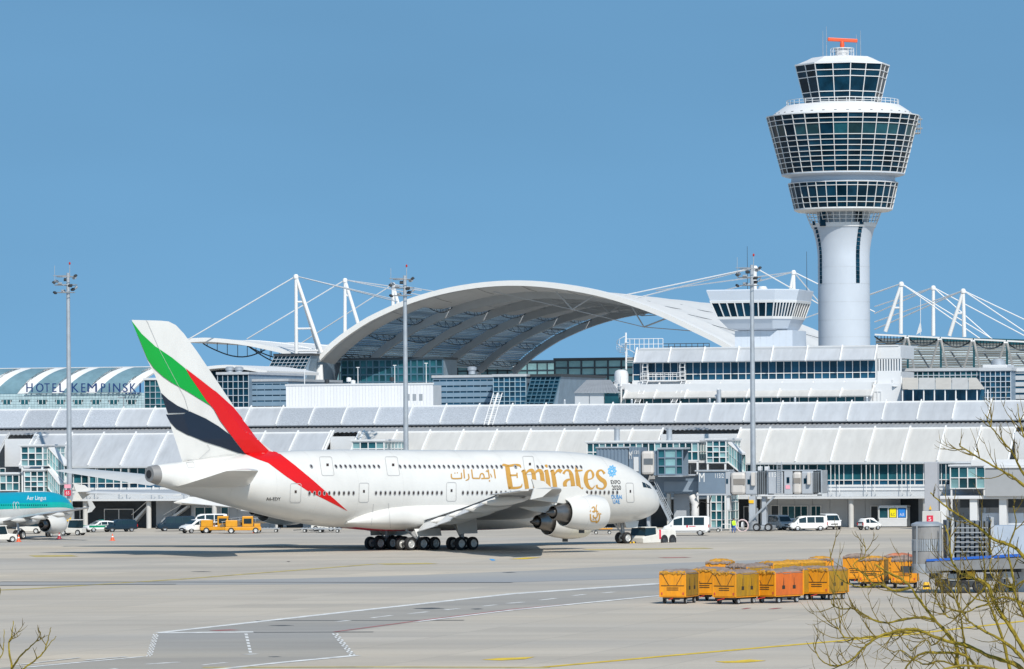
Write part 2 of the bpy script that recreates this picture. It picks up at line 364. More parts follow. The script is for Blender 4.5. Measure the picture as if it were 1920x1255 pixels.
# ================================================================ the big jet
TH = radians(40.26); JX, JY = 16.205, 523.04
jet = thing('passenger_jet', 'huge white double-deck airliner with green, red and black striped tail fin, gold lettering', 'airplane', (JX, JY, 0), TH)
PITCH = .0118                                                        # the jet sits slightly nose-down on its gear
jet.rotation_mode = 'QUATERNION'
JM = Matrix.Translation((JX, JY, 0)) @ Matrix.Rotation(TH, 4, 'Z') @ Matrix.Translation((-34, 0, 0)) @ Matrix.Rotation(PITCH, 4, 'Y') @ Matrix.Translation((34, 0, 0))
jet.location, jet.rotation_quaternion, _s = JM.decompose()          # local: x forward (nose 0), y left, z up
JI = JM.inverted()
def jp(px, py, r):                       # picture point on the plane y=-r of the jet -> local point
    o = JI @ V((0, 0, H)); d = JI.to_3x3() @ ray(px, py); t = (-r - o.y) / d.y; return o + d * t
RED = M('livery_red', (0.62, 0.006, 0.006), 0.3, var=0.04); GREEN = M('livery_green', (0.003, 0.33, 0.04), 0.3, var=0.04)
NAVY = M('livery_black', (0.010, 0.018, 0.035), 0.3, var=0.05); GOLD = M('livery_gold', (0.50, 0.27, 0.055), 0.4, var=0.05)
WLINE = M('panel_line_grey', (0.42, 0.42, 0.42), 0.5); PANE = M('cabin_window_dark', (0.05, 0.035, 0.03), 0.15)
UND = M('wing_grey', (.42,.43,.44), 0.35, var=0.08, scale=0.5)
NOZ = M('nozzle_metal', (0.22, 0.21, 0.20), 0.32, 0.85, var=0.2, scale=1.5); DKIN = M('duct_dark', (0.02, 0.02, 0.022), 0.5)
BELRED = M('belly_red', (0.45, 0.008, 0.03), 0.35)
def interp(T, x):
    if x <= T[0][0]: return T[0][1:]
    if x >= T[-1][0]: return T[-1][1:]
    for i in range(len(T) - 1):
        if T[i][0] <= x <= T[i+1][0]:
            t = (x - T[i][0]) / (T[i+1][0] - T[i][0])
            def d(j, k):
                if j == 0 or j == len(T) - 1: j2, j1 = min(j+1, len(T)-1), max(j-1, 0)
                else: j1, j2 = j-1, j+1
                return (T[j2][k] - T[j1][k]) / (T[j2][0] - T[j1][0])
            h = T[i+1][0] - T[i][0]
            return [(2*t**3-3*t*t+1)*T[i][k] + (t**3-2*t*t+t)*h*d(i,k) + (-2*t**3+3*t*t)*T[i+1][k] + (t**3-t*t)*h*d(i+1,k) for k in range(1, len(T[0]))]
FUS = [(0,4.72,4.58,.06),(.12,5.1,4.2,.5),(.4,5.6,3.85,.95),(1,6.4,3.4,1.55),(2,7.3,3.02,2.15),(3,7.95,2.8,2.55),(4.5,8.75,2.6,2.98),(6.5,9.5,2.48,3.32),(9,10.12,2.43,3.5),
       (12,10.5,2.42,3.57),(16,10.66,2.42,3.57),(30,10.7,2.42,3.57),(45,10.7,2.42,3.57),(48,10.7,2.58,3.55),(52,10.66,3.2,3.45),(56,10.5,4.05,3.2),(60,10.25,4.98,2.75),
       (64,9.92,5.95,2.1),(68,9.6,7.0,1.3),(69.4,9.45,7.4,1.02),(70.3,9.3,7.7,.8)]
FUS = [(x, a - max(0, x-46)/24*.43 + .2*max(0, 1-x/12), b - max(0, x-46)/24*.43 + .2*max(0, 1-x/12), w) for x, a, b, w in FUS]
def fring(x, T=FUS, n=40, e=1.0, fc=.46):
    zt, zb, w = interp(T, x); zc = zb + fc * (zt - zb); R = []
    for k in range(n):
        a = 2*pi*k/n; c, s = cos(a), sin(a)
        R.append(V((-x, w*math.copysign(abs(c)**e, c), zc + ((zt-zc) if s > 0 else (zc-zb)) * math.copysign(abs(s)**e, s))))
    return R
xs = [0,.03,.12,.25,.4,.7,1,1.5,2,2.5,3,3.7,4.5,5.5,6.5,7.7,9,10.5,12,14,16] + list(range(18, 46, 2)) + [46,47,48,49,50,51,52,53,54,55,56,57,58,59,60,61,62,63,64,65,66,67,68,68.7,69.4]
fb = MB().loft([fring(x) for x in xs]); fus = fb.build('fuselage', ACW, jet, True)
MB().loft([fring(x) for x in (69.39, 69.8, 70.3)]).build('tail_cone', M('cone_grey', (.3,.29,.28), .4, .3), jet, True)
MB().lathex([(-70.25,.42),(-70.36,.42)], 16, (0,.05,8.06)).build('exhaust_outlet', DKIN, jet)
fair = [(17.5,3.3,2.6,2.6),(20,4.3,2.25,3.55),(24,5.0,2.05,3.95),(29,5.25,1.98,4.1),(37,5.25,1.98,4.1),(41,5.0,2.05,3.9),(43.8,4.3,2.3,3.45),(45.2,3.7,2.5,2.9),(46,3.2,2.75,2.2)]
fr = MB().loft([fring(x, fair, 40, 0.8) for x in (17.5,18.5,20,22,24,26.5,29,33,37,39,41,42.5,43.8,44.6,45.2,46)], True, 0, True, lambda i, j: 1 if (26 < j < 33 and 3 < i < 13) else 0)
fairing = fr.build('belly_fairing', [ACW, BELRED], jet, True)
# fin from its outline
fo = [jp(*p, 0) for p in [(520,853),(503,845),(487,830),(465,803),(437,760),(405,712),(370,660),(345,626),(330,610),(316,603),(300,601.5),(247,600),(258,630),(275,673),(292,707),(305,745),(314,775),(322,805),(332,835),(342,866),(350,872),(430,872),(520,872)]]
def slab(name, outline, thick, mat, parent, c):
    mb = MB(); n = len(outline); cx = sum((p for p in outline), V((0,0,0))) / n
    rim = [(p.x, 0, p.z) for p in outline]
    inn = [cx + (p - cx) * 0.62 for p in outline]
    L = [(p.x, thick*c(p), p.z) for p in inn]; R = [(p.x, -thick*c(p), p.z) for p in inn]
    a = [[i, (i+1) % n, n+(i+1) % n, n+i] for i in range(n)]
    mb.add(rim + L, a + [list(range(n, 2*n))]); mb.add(rim + R, [f[::-1] for f in a] + [list(range(n, 2*n))[::-1]])
    return mb, mb.build(name, mat, parent, True)
fnb, fin = slab('tail_fin', fo, .36, ACW, jet, lambda p: 1.25 - .03*(p.z-10))
def bvh_of(*mbs):
    vs, fs = [], []
    for m in mbs:
        o = len(vs); vs += [V(v) for v in m.v]; fs += [[i+o for i in f] for f in m.f]
    return BVHTree.FromPolygons(vs, fs)
BV = bvh_of(fb, fnb, fr); BF = bvh_of(fb, fr)
fb0 = lambda x, y: jp(x, y, .05)
gr = [(246.5,602),(265,626),(291,650),(322,671),(346.5,691),(356,707),(370,727),(382,745),(394,761),(372,747.5),(350,734),(325,720),(305,706),(287.5,690),(275.5,672.5),(260,634)]
rd = [(347,691),(375,712.5),(405,736),(437,765),(463,797),(484,826),(503,845.5),(526,852),(552.7,872.5),(587,901),(617.7,928),(652,958.6),(621.5,943),(575.6,920),(533.6,891.7),(503,868.7),(484,862),(459,851.5),(445.6,834),(426.5,809),(411,788),(399.7,767),(387,753),(371.5,730),(355,706)]
b1 = [(302,737),(315,749),(332.5,761),(354,771),(350,774),(314.5,774.5),(308,757)]
b2 = [(311,777.5),(345,776),(355,771.5),(385,785),(410,800),(430,815),(447.5,837.5),(461,852.5),(445,849),(412.5,837.5),(385,829),(350,815),(330,804),(318,791)]
def ear(p):
    from mathutils.geometry import tessellate_polygon
    q = [V((a[0], a[1], 0)) for a in p]; return [[p[i] for i in t] for t in tessellate_polygon([q])]
for nm, pl, mt in (('green_stripe', gr, GREEN), ('red_stripe', rd, RED), ('black_stripe', b1, NAVY), ('black_stripe', b2, NAVY)):
    decal(nm, ear(pl), BV, mt, jet, JM, .08 if nm != 'red_stripe' else (lambda h: .11 if h.z > 10.25 and abs(h.y) < 1.2 else .025), 3, fallback=fb0)
for p in ([(274,600),(300,660),(345,745),(353,771)], [(343,866),(372,861),(393,842),(388,833)], [(372,861),(420,853),(450,851)]): decal('panel_seam', stroke(p, .6), BV, WLINE, jet, JM, .09, 6, fallback=fb0)
# ---- wings
def foil(xl, xt, y, z, th, tw=0.0, n=9):
    c = xt - xl; up, lo = [], []
    for i in range(n):
        t = (1 - cos(pi*i/(n-1))) / 2; y_t = 5*th*(.2969*sqrt(t) - .126*t - .3516*t*t + .2843*t**3 - .1036*t**4)
        cam_ = .018*sin(pi*t); zz = -tw*(t-.3)*c
        up.append(V((-(xl + t*c), y, z + c*(y_t + cam_) + zz))); lo.append(V((-(xl + t*c), y, z + c*(-y_t*.85 + cam_) + zz)))
    return up + lo[::-1][1:-1]
WING0 = [(2.6,18.6,36.8,3.75,.135,.06),(6.5,21.6,37.6,4.1,.12,.05),(13.5,26.9,39.6,4.85,.105,.03),(20,31.8,42.6,5.5,.10,.02),(27,37.8,46.3,6.15,.095,.01),(34,43.6,49.4,6.5,.09,0),(38.6,47.6,51.4,6.75,.085,0),(39.6,49.4,51.8,6.8,.06,0)]
WING = WING0
def wz(r): 
    for a, b in zip(WING, WING[1:]):
        if a[0] <= r <= b[0]:
            t = (r-a[0])/(b[0]-a[0]); return [a[k]+(b[k]-a[k])*t for k in range(6)]
    return list(WING[-1])
for sgn in (-1, 1):
    side = 'right' if sgn < 0 else 'left'
    WING = [(a[0],a[1],a[2],a[3]-(.8 if sgn > 0 else .1)*(a[0]/40)**2,a[4],a[5]) for a in WING0]
    wb = MB().loft([foil(a[1], a[2], sgn*a[0], a[3], a[4], a[5]) for a in WING]); w = wb.build('wing', UND, jet, True)
    # flaps drooped a little, each its own panel
    for r0, r1, ch, dr in ((3.8,8.8,1.5,1.25),(9.4,13.2,2.2,1.35),(13.9,19.6,2.0,1.05),(20.2,26.4,1.6,.8)):
        q = []
        for r in (r0, r1):
            a = wz(r); x, z = a[2]-.6, a[3]-a[5]*.7*(a[2]-a[1])+.05
            q.append((V((-x, sgn*r, z+.12)), V((-(x+ch), sgn*r, z-dr)), V((-(x+ch), sgn*r, z-dr-.07)), V((-(x+.2), sgn*r, z-.32))))
        MB().loft([list(q[0]), list(q[1])]).build('flap', M('flap_grey', (.66,.66,.65), .4, var=.06), w)
    for r0, r1 in ((27.2,30.6),(30.8,34.0),(34.2,37.4)):
        q = []
        for r in (r0, r1):
            a = wz(r); q.append([V((-(a[2]-.05), sgn*r, a[3]+.09)), V((-(a[2]+1.1), sgn*r, a[3]-.08)), V((-(a[2]+1.1), sgn*r, a[3]-.13)), V((-(a[2]-.05), sgn*r, a[3]-.12))])
        MB().loft(q).build('aileron', M('flap_grey', (.66,.66,.65)), w)
    for r in (8.9, 13.5, 19.7, 26.5):
        a = wz(r); x0 = a[2] - 4.4; x1 = a[2] + (1.9 if r < 20 else 1.8); zz = a[3] - a[5]*.7*(a[2]-a[1]) - .45; rr = .52 if r < 20 else .45
        MB().loft([[V((-(x0+(x1-x0)*t), sgn*r + rr*.62*f*cos(2*pi*k/10), zz - .35*t + rr*f*sin(2*pi*k/10))) for k in range(10)] for t, f in ((0,.05),(.12,.5),(.35,.95),(.6,1),(.82,.75),(1,.12))]).build('flap_track_fairing', ACW, w, True)
    a = wz(39.4)
    fence = [V((-(a[1]+.6), 0, a[3])), V((-(a[1]+1.7), 0, a[3]+.75)), V((-(a[2]+.6), 0, a[3]+.95)), V((-(a[2]+.25), 0, a[3]+.1)), V((-(a[2]+.7), 0, a[3]-1.05)), V((-(a[1]+1.9), 0, a[3]-.8))]
    MB().prism([p + V((0, sgn*39.45, 0)) for p in fence], (0, sgn*.14, 0)).build('wing_tip_fence', ACW, w)
    # tailplane
    MB().loft([foil(a[1], a[2], sgn*a[0], a[3], a[4], .02) for a in [(1.0,58.2,68.0,6.84,.11),(4,60.2,68.7,7.14,.10),(10,64.2,70.3,7.84,.095),(14.6,67.3,71.6,8.39,.09),(15.2,68.6,71.7,8.44,.05)]]).build('tailplane', ACW, jet, True)
    for (r, x0, zc, R, ln) in ((14.9,24.0,3.05,1.78,5.0),(25.7,31.1,4.15,1.78,5.0)):
        e = link('engine', None, jet, (-x0, sgn*r, zc)); e.empty_display_size = .5
        P = [(-.25,R*.80),(-.08,R*.86),(0,R*.90),(-.06,R*.95),(-.5,R*1.0),(-1.6,R*1.04),(-2.8,R*1.02),(-4.0,R*.93),(-ln,R*.80),(-ln,R*.765),(-3.6,R*.80)]
        MB().lathex(P, 36, cap=False).build('nacelle', ACW, e, True)
        MB().lathex([(-.9,R*.82),(-.95,.35),(-.5,.12),(-.4,.01)], 24, cap=False).build('fan', M('fan_titanium', (.10,.10,.11), .35, .7), e, True)
        MB().lathex([(-.2,R*.80),(-1.0,R*.82)], 24, cap=False).build('intake_duct', M('duct_grey', (.3,.3,.31), .4, .4), e, True)
        MB().lathex([(-3.5,R*.80),(-3.55,R*.55)], 24, cap=False).build('bypass_duct', DKIN, e, True)
        MB().lathex([(-3.4,R*.60),(-ln,R*.58),(-ln-1.0,R*.46),(-ln-1.5,R*.41),(-ln-1.5,R*.36),(-ln-.9,R*.36)], 28, cap=False).build('core_cowl', NOZ, e, True)
        MB().lathex([(-ln-.9,R*.37),(-ln-.9,R*.30),(-ln-1.6,R*.24),(-ln-2.4,R*.06),(-ln-2.5,.005)], 24, cap=False).build('exhaust_cone', M('cone_metal', (.16,.15,.145), .38, .8, var=.2), e, True)
        wg = wz(r); top = wg[3] - zc
        MB().prism([(-1.6,-.22,R*.98),(-3.2,-.22,top+.9),(-(wg[1]-x0+2.4),-.22,top+.75),(-(wg[1]-x0+5.2),-.22,top-.35),(-ln-2.2,-.22,R*.62),(-ln+.2,-.22,R*.5),(-2.6,-.22,R*.6)], (0,.44,0)).build('pylon', ACW, e, bevel=.06)
        MB().lathex([(-2.9,R*1.012),(-2.93,R*1.012)], 36, cap=False).build('cowl_seam', WLINE, e)
        MB().box(-2.9,-2.2,-.05,.05,-R*1.04-.28,-R*1.0).build('drain_mast', DARKM, e)
# ---- landing gear
TY_, HB = BLACK, M('wheel_hub', (.62,.62,.60), .4, .4)
def wheel(parent, x, y, R, w, name='wheel', hub=None, whole=False):
    k = (round(R,3), round(w,3), (hub or HB).name)
    if k not in WH:
        n = 20; pr = [(.62*R,-w*.5),(.90*R,-w*.5),(R,-w*.33),(R,w*.33),(.90*R,w*.5),(.62*R,w*.5)]
        pq = [(.02*R,-w*.30),(.25*R,-w*.42),(.3*R,-w*.36),(.55*R,-w*.36),(.62*R,-w*.47),(.62*R,w*.47),(.55*R,w*.36),(.3*R,w*.36),(.25*R,w*.42),(.02*R,w*.30)]
        rg_ = lambda P: [[V((r*cos(2*pi*i/n), yy, r*sin(2*pi*i/n))) for i in range(n)] for r, yy in P]
        t = MB().loft(rg_(pr), False); h = MB().loft(rg_(pq), True); c = MB().loft(rg_(pr), False).loft(rg_(pq), True, 1)
        WH[k] = (t.mesh('tyre', BLACK, True), h.mesh('rim', hub or HB, True), c.mesh('wheel', [BLACK, hub or HB], True))
    if whole: return link(name, WH[k][2], parent, (x, y, R))
    o = link(name, None, parent, (x, y, R)); o.empty_display_size = .2
    link('tyre', WH[k][0], o); link('rim', WH[k][1], o); return o
WH = {}
def gear(name, x, y, axles, pair, R, w, topz, lean=0.0):
    g = link(name, None, jet, (x, y, (x+34)*PITCH), (0, -PITCH, 0)); g.empty_display_size = .3
    st = MB().tube((lean, 0, topz), (0, 0, R*1.25), .24, .2, 10).tube((0,0,R*1.3), (0,0,R*.9), .2, .2, 8).tube((lean-1.6,0,topz-.4), (-.1,0,R*1.6), .1, .1, 8)
    st.build('strut', GREYM, g, True)
    bm_ = MB().bar((axles[0]-.2,0,R), (axles[-1]+.2,0,R), .3, .34)
    for a in axles: bm_.tube((a, -pair/2, R), (a, pair/2, R), .13)
    bm_.build('bogie', M('gear_dark', (.10,.105,.11), .5, .4), g)
    for a in axles:
        for s in (-1, 1): wheel(g, a, s*pair/2, R, w, whole=True)
    return g
gear('nose_gear', -5.0, 0, [0.0], 1.15, .64, .46, 3.2, -.3)
for s in (-1, 1):
    g = gear('wing_gear', -33.6, s*6.23, [-.85,.85], 1.4, .70, .52, 4.0)
    MB().prism([(1.3,s*.95,1.75),(-1.3,s*.95,1.75),(-1.5,s*.5,3.7),(1.5,s*.5,3.7)], (0,s*.08,0)).build('gear_door', ACW, g)
    g = gear('body_gear', -36.8, s*2.63, [-1.7,0,1.7], 1.53, .70, .52, 2.6)
    MB().prism([(2.2,s*1.3,1.5),(-1.2,s*1.3,1.5),(-1.4,s*1.1,2.3),(2.2,s*1.1,2.3)], (0,s*.06,0)).build('gear_door', ACW, g)
for s in (-1, 1): MB().prism([(-3.6,s*.75,2.1),(-5.2,s*.75,2.1),(-5.5,s*.65,2.9),(-3.3,s*.65,2.9)], (0,s*.05,0)).build('gear_door', ACW, jet)
# ---- windows, doors
wm = MB(); n = 10
wm.add([V((.125*cos(2*pi*i/n), 0, .19*sin(2*pi*i/n))) for i in range(n)], [list(range(n))])
wme = wm.mesh('window', PANE)
frm = MB().loft([[V((rx*cos(2*pi*i/n), yy, rz*sin(2*pi*i/n))) for i in range(n)] for rx, rz, yy in ((.19,.265,.0),(.125,.19,-.004))], False).mesh('window_frame', M('frame_alu', (.5,.5,.5), .35, .5))
def onfus(x, z, s=-1):
    h, nn, i, d = BF.ray_cast(V((-x, s*12, z)), V((0, -s, 0))); return h, nn
def winrow(px0, px1, py, z, skip=()):
    a, b = jp(px0, py, 3.5), jp(px1, py, 3.5); x = -a.x; k = 0
    n_ = max(1, int(round((x + b.x) / .66)))
    for i in range(n_ + 1):
        xx = x + (-b.x - x) * i / n_
        for s in (-1, 1):
            h, nn = onfus(xx, z, s)
            if h is None: continue
            if nn.y * s < 0: nn = -nn
            q = nn.to_track_quat('-Y', 'Z').to_euler()
            o = link('window', wme, jet, h + nn*.035, q)
            if s < 0: link('window_frame', frm, o)
for a, b in ((581,662),(704,827),(867,1000),(1010,1080),(1083,1157)): winrow(a, b, 922, 6.08)
winrow(591, 591.5, 874, 8.9)
for a, b in ((637,717),(757,947),(973,974),(1015,1024),(1038,1097)): winrow(a, b, 874, 8.9)
def door(x0, x1, y0, y1, lean=3):
    ol = smooth_rect(x0, x1, y0, y1, lean)
    d = decal('door', stroke(ol + [ol[0]], 1.0), BF, WLINE, jet, JM, .03, 6)
    decal('door_window', [[(x0+(x1-x0)*.42+lean*.2, y0+(y1-y0)*.36), (x0+(x1-x0)*.62+lean*.2, y0+(y1-y0)*.36), (x0+(x1-x0)*.62+lean*.2, y0+(y1-y0)*.50), (x0+(x1-x0)*.42+lean*.2, y0+(y1-y0)*.50)]], BF, PANE, d, JM, .035, 0)
def smooth_rect(x0, x1, y0, y1, l):
    r = 3; P = []
    for cx, cy, a0 in ((x1-r, y1-r, 0), (x0+r, y1-r, 90), (x0+r, y0+r, 180), (x1-r, y0+r, 270)):
        for k in range(4):
            a = radians(a0 + 30*k); y = cy + r*sin(a); P.append((cx + r*cos(a) + l*((y-y0)/(y1-y0)-.5), y))
    return P
for d in ((601,624,857,892,5),(724,747,857,892,5),(982,1002,856,890,5),(544,564,907,942,-1),(673,691,906,942,-1),(837,855,905,940,0),(1174,1188,906,942,2)): door(*d)
decal('hatch_outline', sum([stroke(p, .8) for p in ([(349,868),(362,866.5),(366,876),(353,878),(349,868)], [(565,975),(586,976)], [(700,945),(696,985)], [(728,944),(732,990)])], []), BF, WLINE, jet, JM, .03, 6)
# cockpit glazing
for q in ([(1203.5,904),(1209,906),(1213,914.5),(1206,914)], [(1210,906.5),(1214,909),(1218.5,916),(1214,915)], [(1215,909.5),(1218,911.5),(1221.5,917),(1219.4,916.4)]):
    decal('cockpit_window', [q], BF, M('cockpit_glass', (.015,.03,.04), .06), jet, JM, .03, 2)
# ---- lettering, traced on the curved skin
def Z8(p): return (640 + p[0]/3, 820 + p[1]/3)
def lett(name, strokes, mat, off=.035):
    pl = []
    for pts, w in strokes:
        k = 5; sm = smoothline([Z8(p) for p in pts], k) if len(pts) > 2 else [Z8(p) for p in pts]
        if isinstance(w, (list, tuple)):
            ww = [u[0] for u in smoothline([(x,) for x in w], k)] if len(pts) > 2 else list(w)
        else: ww = w
        ww = [x/3 for x in ww] if isinstance(ww, list) else ww/3
        pl += stroke(sm, ww)
    return decal(name, pl, BF, mat, jet, JM, off, 7)
E_ = [([(902,166),(912,156),(940,162),(975,157),(1002,160),(1010,174)], [3,12,13,13,12,3]), ([(932,160),(940,215),(952,289)], [24,27,27]), ([(948,215),(985,214)], [10,9]), ([(987,200),(989,230)], [7,7]), ([(940,286),(985,285),(1010,278),(1016,262)], [13,13,10,3])]
lett('letter', E_, GOLD)
lett('letter', [([(1012,196),(1026,186)], [6,10]), ([(1024,184),(1036,240),(1044,290)], [20,23,23]), ([(1034,210),(1052,190),(1072,188),(1080,206)], [6,13,20,23]), ([(1080,204),(1086,250),(1090,290)], [23,23,23]), ([(1084,210),(1100,191),(1118,189),(1127,206)], [6,13,20,23]), ([(1127,204),(1132,250),(1136,290)], [23,23,23])], GOLD)
lett('letter', [([(1140,194),(1154,186)], [6,10]), ([(1152,184),(1161,240),(1166,290)], [20,24,24]), ([(1143,158),(1152,162),(1158,172)], [3,16,3])], GOLD)
lett('letter', [([(1174,194),(1188,186)], [6,10]), ([(1186,184),(1196,240),(1203,290)], [20,24,24]), ([(1196,212),(1212,192),(1226,188),(1238,196)], [5,12,18,22])], GOLD)
lett('letter', [([(1248,206),(1262,188),(1282,190),(1292,210)], [14,10,14,22]), ([(1292,208),(1300,250),(1305,284),(1318,290)], [23,23,22,5]), ([(1296,236),(1270,242),(1256,262),(1266,286),(1286,284),(1302,268)], [5,14,22,14,8,4])], GOLD)
lett('letter', [([(1318,166),(1328,230),(1334,272),(1344,290),(1360,284)], [8,23,23,18,4]), ([(1312,191),(1334,189),(1356,187)], [9,10,8])], GOLD)
lett('letter', [([(1384,238),(1408,232),(1416,212),(1402,187),(1380,200),(1374,238),(1386,276),(1408,290),(1426,272)], [5,7,14,8,16,24,20,10,3])], GOLD)
lett('letter', [([(1480,206),(1464,187),(1444,192),(1440,212),(1456,234),(1478,250),(1484,272),(1468,290),(1440,284),(1436,268)], [14,9,13,18,23,23,16,9,10,12])], GOLD)
lett('arabic_lettering', [([(618,206),(619,226),(630,233),(668,232),(676,228),(674,200)], [6,7,7,7,7,6]), ([(636,200),(640,204)], 6), ([(650,199),(654,203)], 6), ([(688,182),(692,232)], 7), ([(714,206),(717,228),(712,238),(698,244)], [6,7,7,4]),
    ([(732,182),(738,232)], 7), ([(738,231),(778,232)], 7), ([(778,232),(781,212),(790,204),(800,212),(802,230),(786,233)], 7), ([(800,232),(832,231)], 7), ([(832,231),(825,182)], 7), ([(812,196),(818,188),(822,197)], 4), ([(836,242),(830,246),(836,249)], 4), ([(846,226),(838,206)], 5), ([(858,180),(866,232)], 7)], GOLD)
INK = M('lettering_dark', (.03,.032,.035), .5); BLUE = M('lettering_blue', (.02,.27,.62), .4)
def word(txt, x0, x1, y0, y1, mat, sh=-4):
    a, b = Z8((x0, y0)), Z8((x1, y1)); return decal('lettering', text_in(txt, a[0], b[0], a[1], b[1], sh/3, .012), BF, mat, jet, JM, .035, 4)
word('EXPO', 1517, 1571, 242, 264, INK); word('2020', 1523, 1574, 271, 296, INK); word('DUBAI', 1521, 1579, 325, 347, BLUE); word('UAE', 1529, 1567, 351, 373, BLUE)
decal('registration', text_in('A6-EDY', 499, 526, 932.5, 938.5, 0, .01), BF, INK, jet, JM, .035, 5)
rg = []
for i in range(9):
    for j, rad_ in enumerate((10, 20, 27)):
        a = 2*pi*i/9 + j*.35; cx, cy = 1522 + rad_*cos(a)*.82, 191 + rad_*sin(a)*1.1; w = (4.2, 5.2, 4)[j]
        rg.append([Z8((cx + w*cos(2*pi*k/8), cy + w*1.15*sin(2*pi*k/8))) for k in range(8)])
decal('round_emblem', rg, BF, M('emblem_blue', (.12,.42,.72), .4), jet, JM, .035, 0)
# gold calligraphy on the near engine
ne = MB().lathex([(0,1.78*.90),(-.06,1.78*.95),(-.5,1.78),(-1.6,1.78*1.04),(-2.8,1.78*1.02),(-4.0,1.78*.93),(-5,1.78*.80)], 72, (-31.1,-25.7,4.15), cap=False)
BN = bvh_of(ne)
def cal(sx, sy, k, bv, nm, ss):
    pl = []
    for pts, w in ss:
        sm = smoothline([(sx + (p[0]-1397)*k/3, sy + (p[1]-378)*k/3) for p in pts], 4); pl += stroke(sm, w*k/3)
    return decal(nm, pl, bv, GOLD, jet, JM, .03, 6)
CAL = [([(1437,380),(1432,400),(1438,430)], 5), ([(1408,400),(1420,392),(1424,412),(1410,420)], 6), ([(1418,424),(1432,414),(1444,420)], 6), ([(1400,432),(1404,468),(1420,474),(1438,470)], 7), ([(1416,438),(1420,452),(1436,450),(1440,430)], 7), ([(1446,424),(1452,446),(1446,470),(1430,482)], 7), ([(1456,428),(1460,434)], 6), ([(1412,460),(1420,463)], 5), ([(1426,458),(1434,461)], 5), ([(1402,412),(1398,420)], 5)]
cal(640+1397/3, 820+378/3, 1.0, BN, 'gold_emblem', CAL)

SEAM = M('skin_seam', (.56,.555,.54), .5)
for x_ in (9.6, 14.2, 19.5, 24.8, 30.4, 39.5, 45.6, 51.0, 56.2, 61.5, 65.2):
    MB().loft([[p + V((0, 0, 0)) for p in fring(x_ - .012)], fring(x_ + .012)], False).build('skin_joint', SEAM, jet).scale = (1, 1.0012, 1.0008)
# ================================================================ terminal frame
def tthing(name, label, cat, u=0, v=0, z=0, group=None):
    return thing(name, label, cat, t2w(u, v, z), -ALPHA, group)
PMESH = {}
def grid_face(parent, P, us, vs, mw, depth, pmat, fmat, pname='pane', fname='window_frame', rec=.06, skip=None, front=None):
    """panes, each an object of its own, in one connected frame; P maps (u, v) to a local point"""
    mu, mv = mw if isinstance(mw, tuple) else (mw, mw)
    def line_(a, m): return sorted([x for b in a for x in (b - m/2, b + m/2)])
    U, W = line_(us, mu), line_(vs, mv); mb = MB(); mb.v = [tuple(P(u, w)) for w in W for u in U]; n = len(U)
    for j in range(len(W) - 1):
        for i in range(n - 1):
            if i % 2 and j % 2: continue
            mb.f.append([j*n+i, j*n+i+1, (j+1)*n+i+1, (j+1)*n+i]); mb.m.append(0)
    o = mb.build(fname, fmat, parent)
    s = o.modifiers.new('depth', 'SOLIDIFY'); s.thickness = depth; s.offset = 0
    a, b, c = P(us[0], vs[0]), P(us[-1], vs[0]), P(us[0], vs[-1]); nr = (b - a).cross(c - a).normalized()
    if nr.y > 0: nr = -nr
    for j in range(len(vs) - 1):
        for i in range(len(us) - 1):
            if skip and skip(i, j): continue
            q = [P(us[i], vs[j]), P(us[i+1], vs[j]), P(us[i+1], vs[j+1]), P(us[i], vs[j+1])]
            ctr = sum(q, V((0,0,0))) / 4; q = [p - ctr for p in q]
            pm = pmat(i, j) if callable(pmat) else pmat
            key = (pm.name, tuple(round(x, 2) for p in q for x in p))
            if key not in PMESH: PMESH[key] = MB().poly(q).mesh('pane', pm)
            link(pname, PMESH[key], parent, ctr - nr * rec)
    return o
def lin(a, b, n): return [a + (b - a) * i / n for i in range(n + 1)]
ALU = M('roof_aluminium', (.455,.475,.50), .5, .1, var=.10, scale=.9, objvar=.06, stretch=(1,.25,.25), dirt=.10)
ALW = M('roof_cream', (.54,.53,.505), .5, .05, var=.08, scale=.9, stretch=(1,.25,.25), objvar=.03, dirt=.07)
ALR = M('roof_speckle_reflection', (.42,.45,.49), .5, .1, var=.26, scale=5.5, objvar=.12, detail=6)  # speckled bluish reflection put into the colour as fine noise
COR = M('corrugated_zinc', (.40,.41,.42), .5, .35, var=.12)
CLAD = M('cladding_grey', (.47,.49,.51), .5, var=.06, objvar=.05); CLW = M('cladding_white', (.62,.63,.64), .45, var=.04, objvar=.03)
CONCW = M('concrete_light', (.55,.54,.52), .7, var=.1); SHADE = M('interior_shade', (.045,.055,.065), .7, var=.3)  # near-black tone has the shade of rooms and recesses painted in
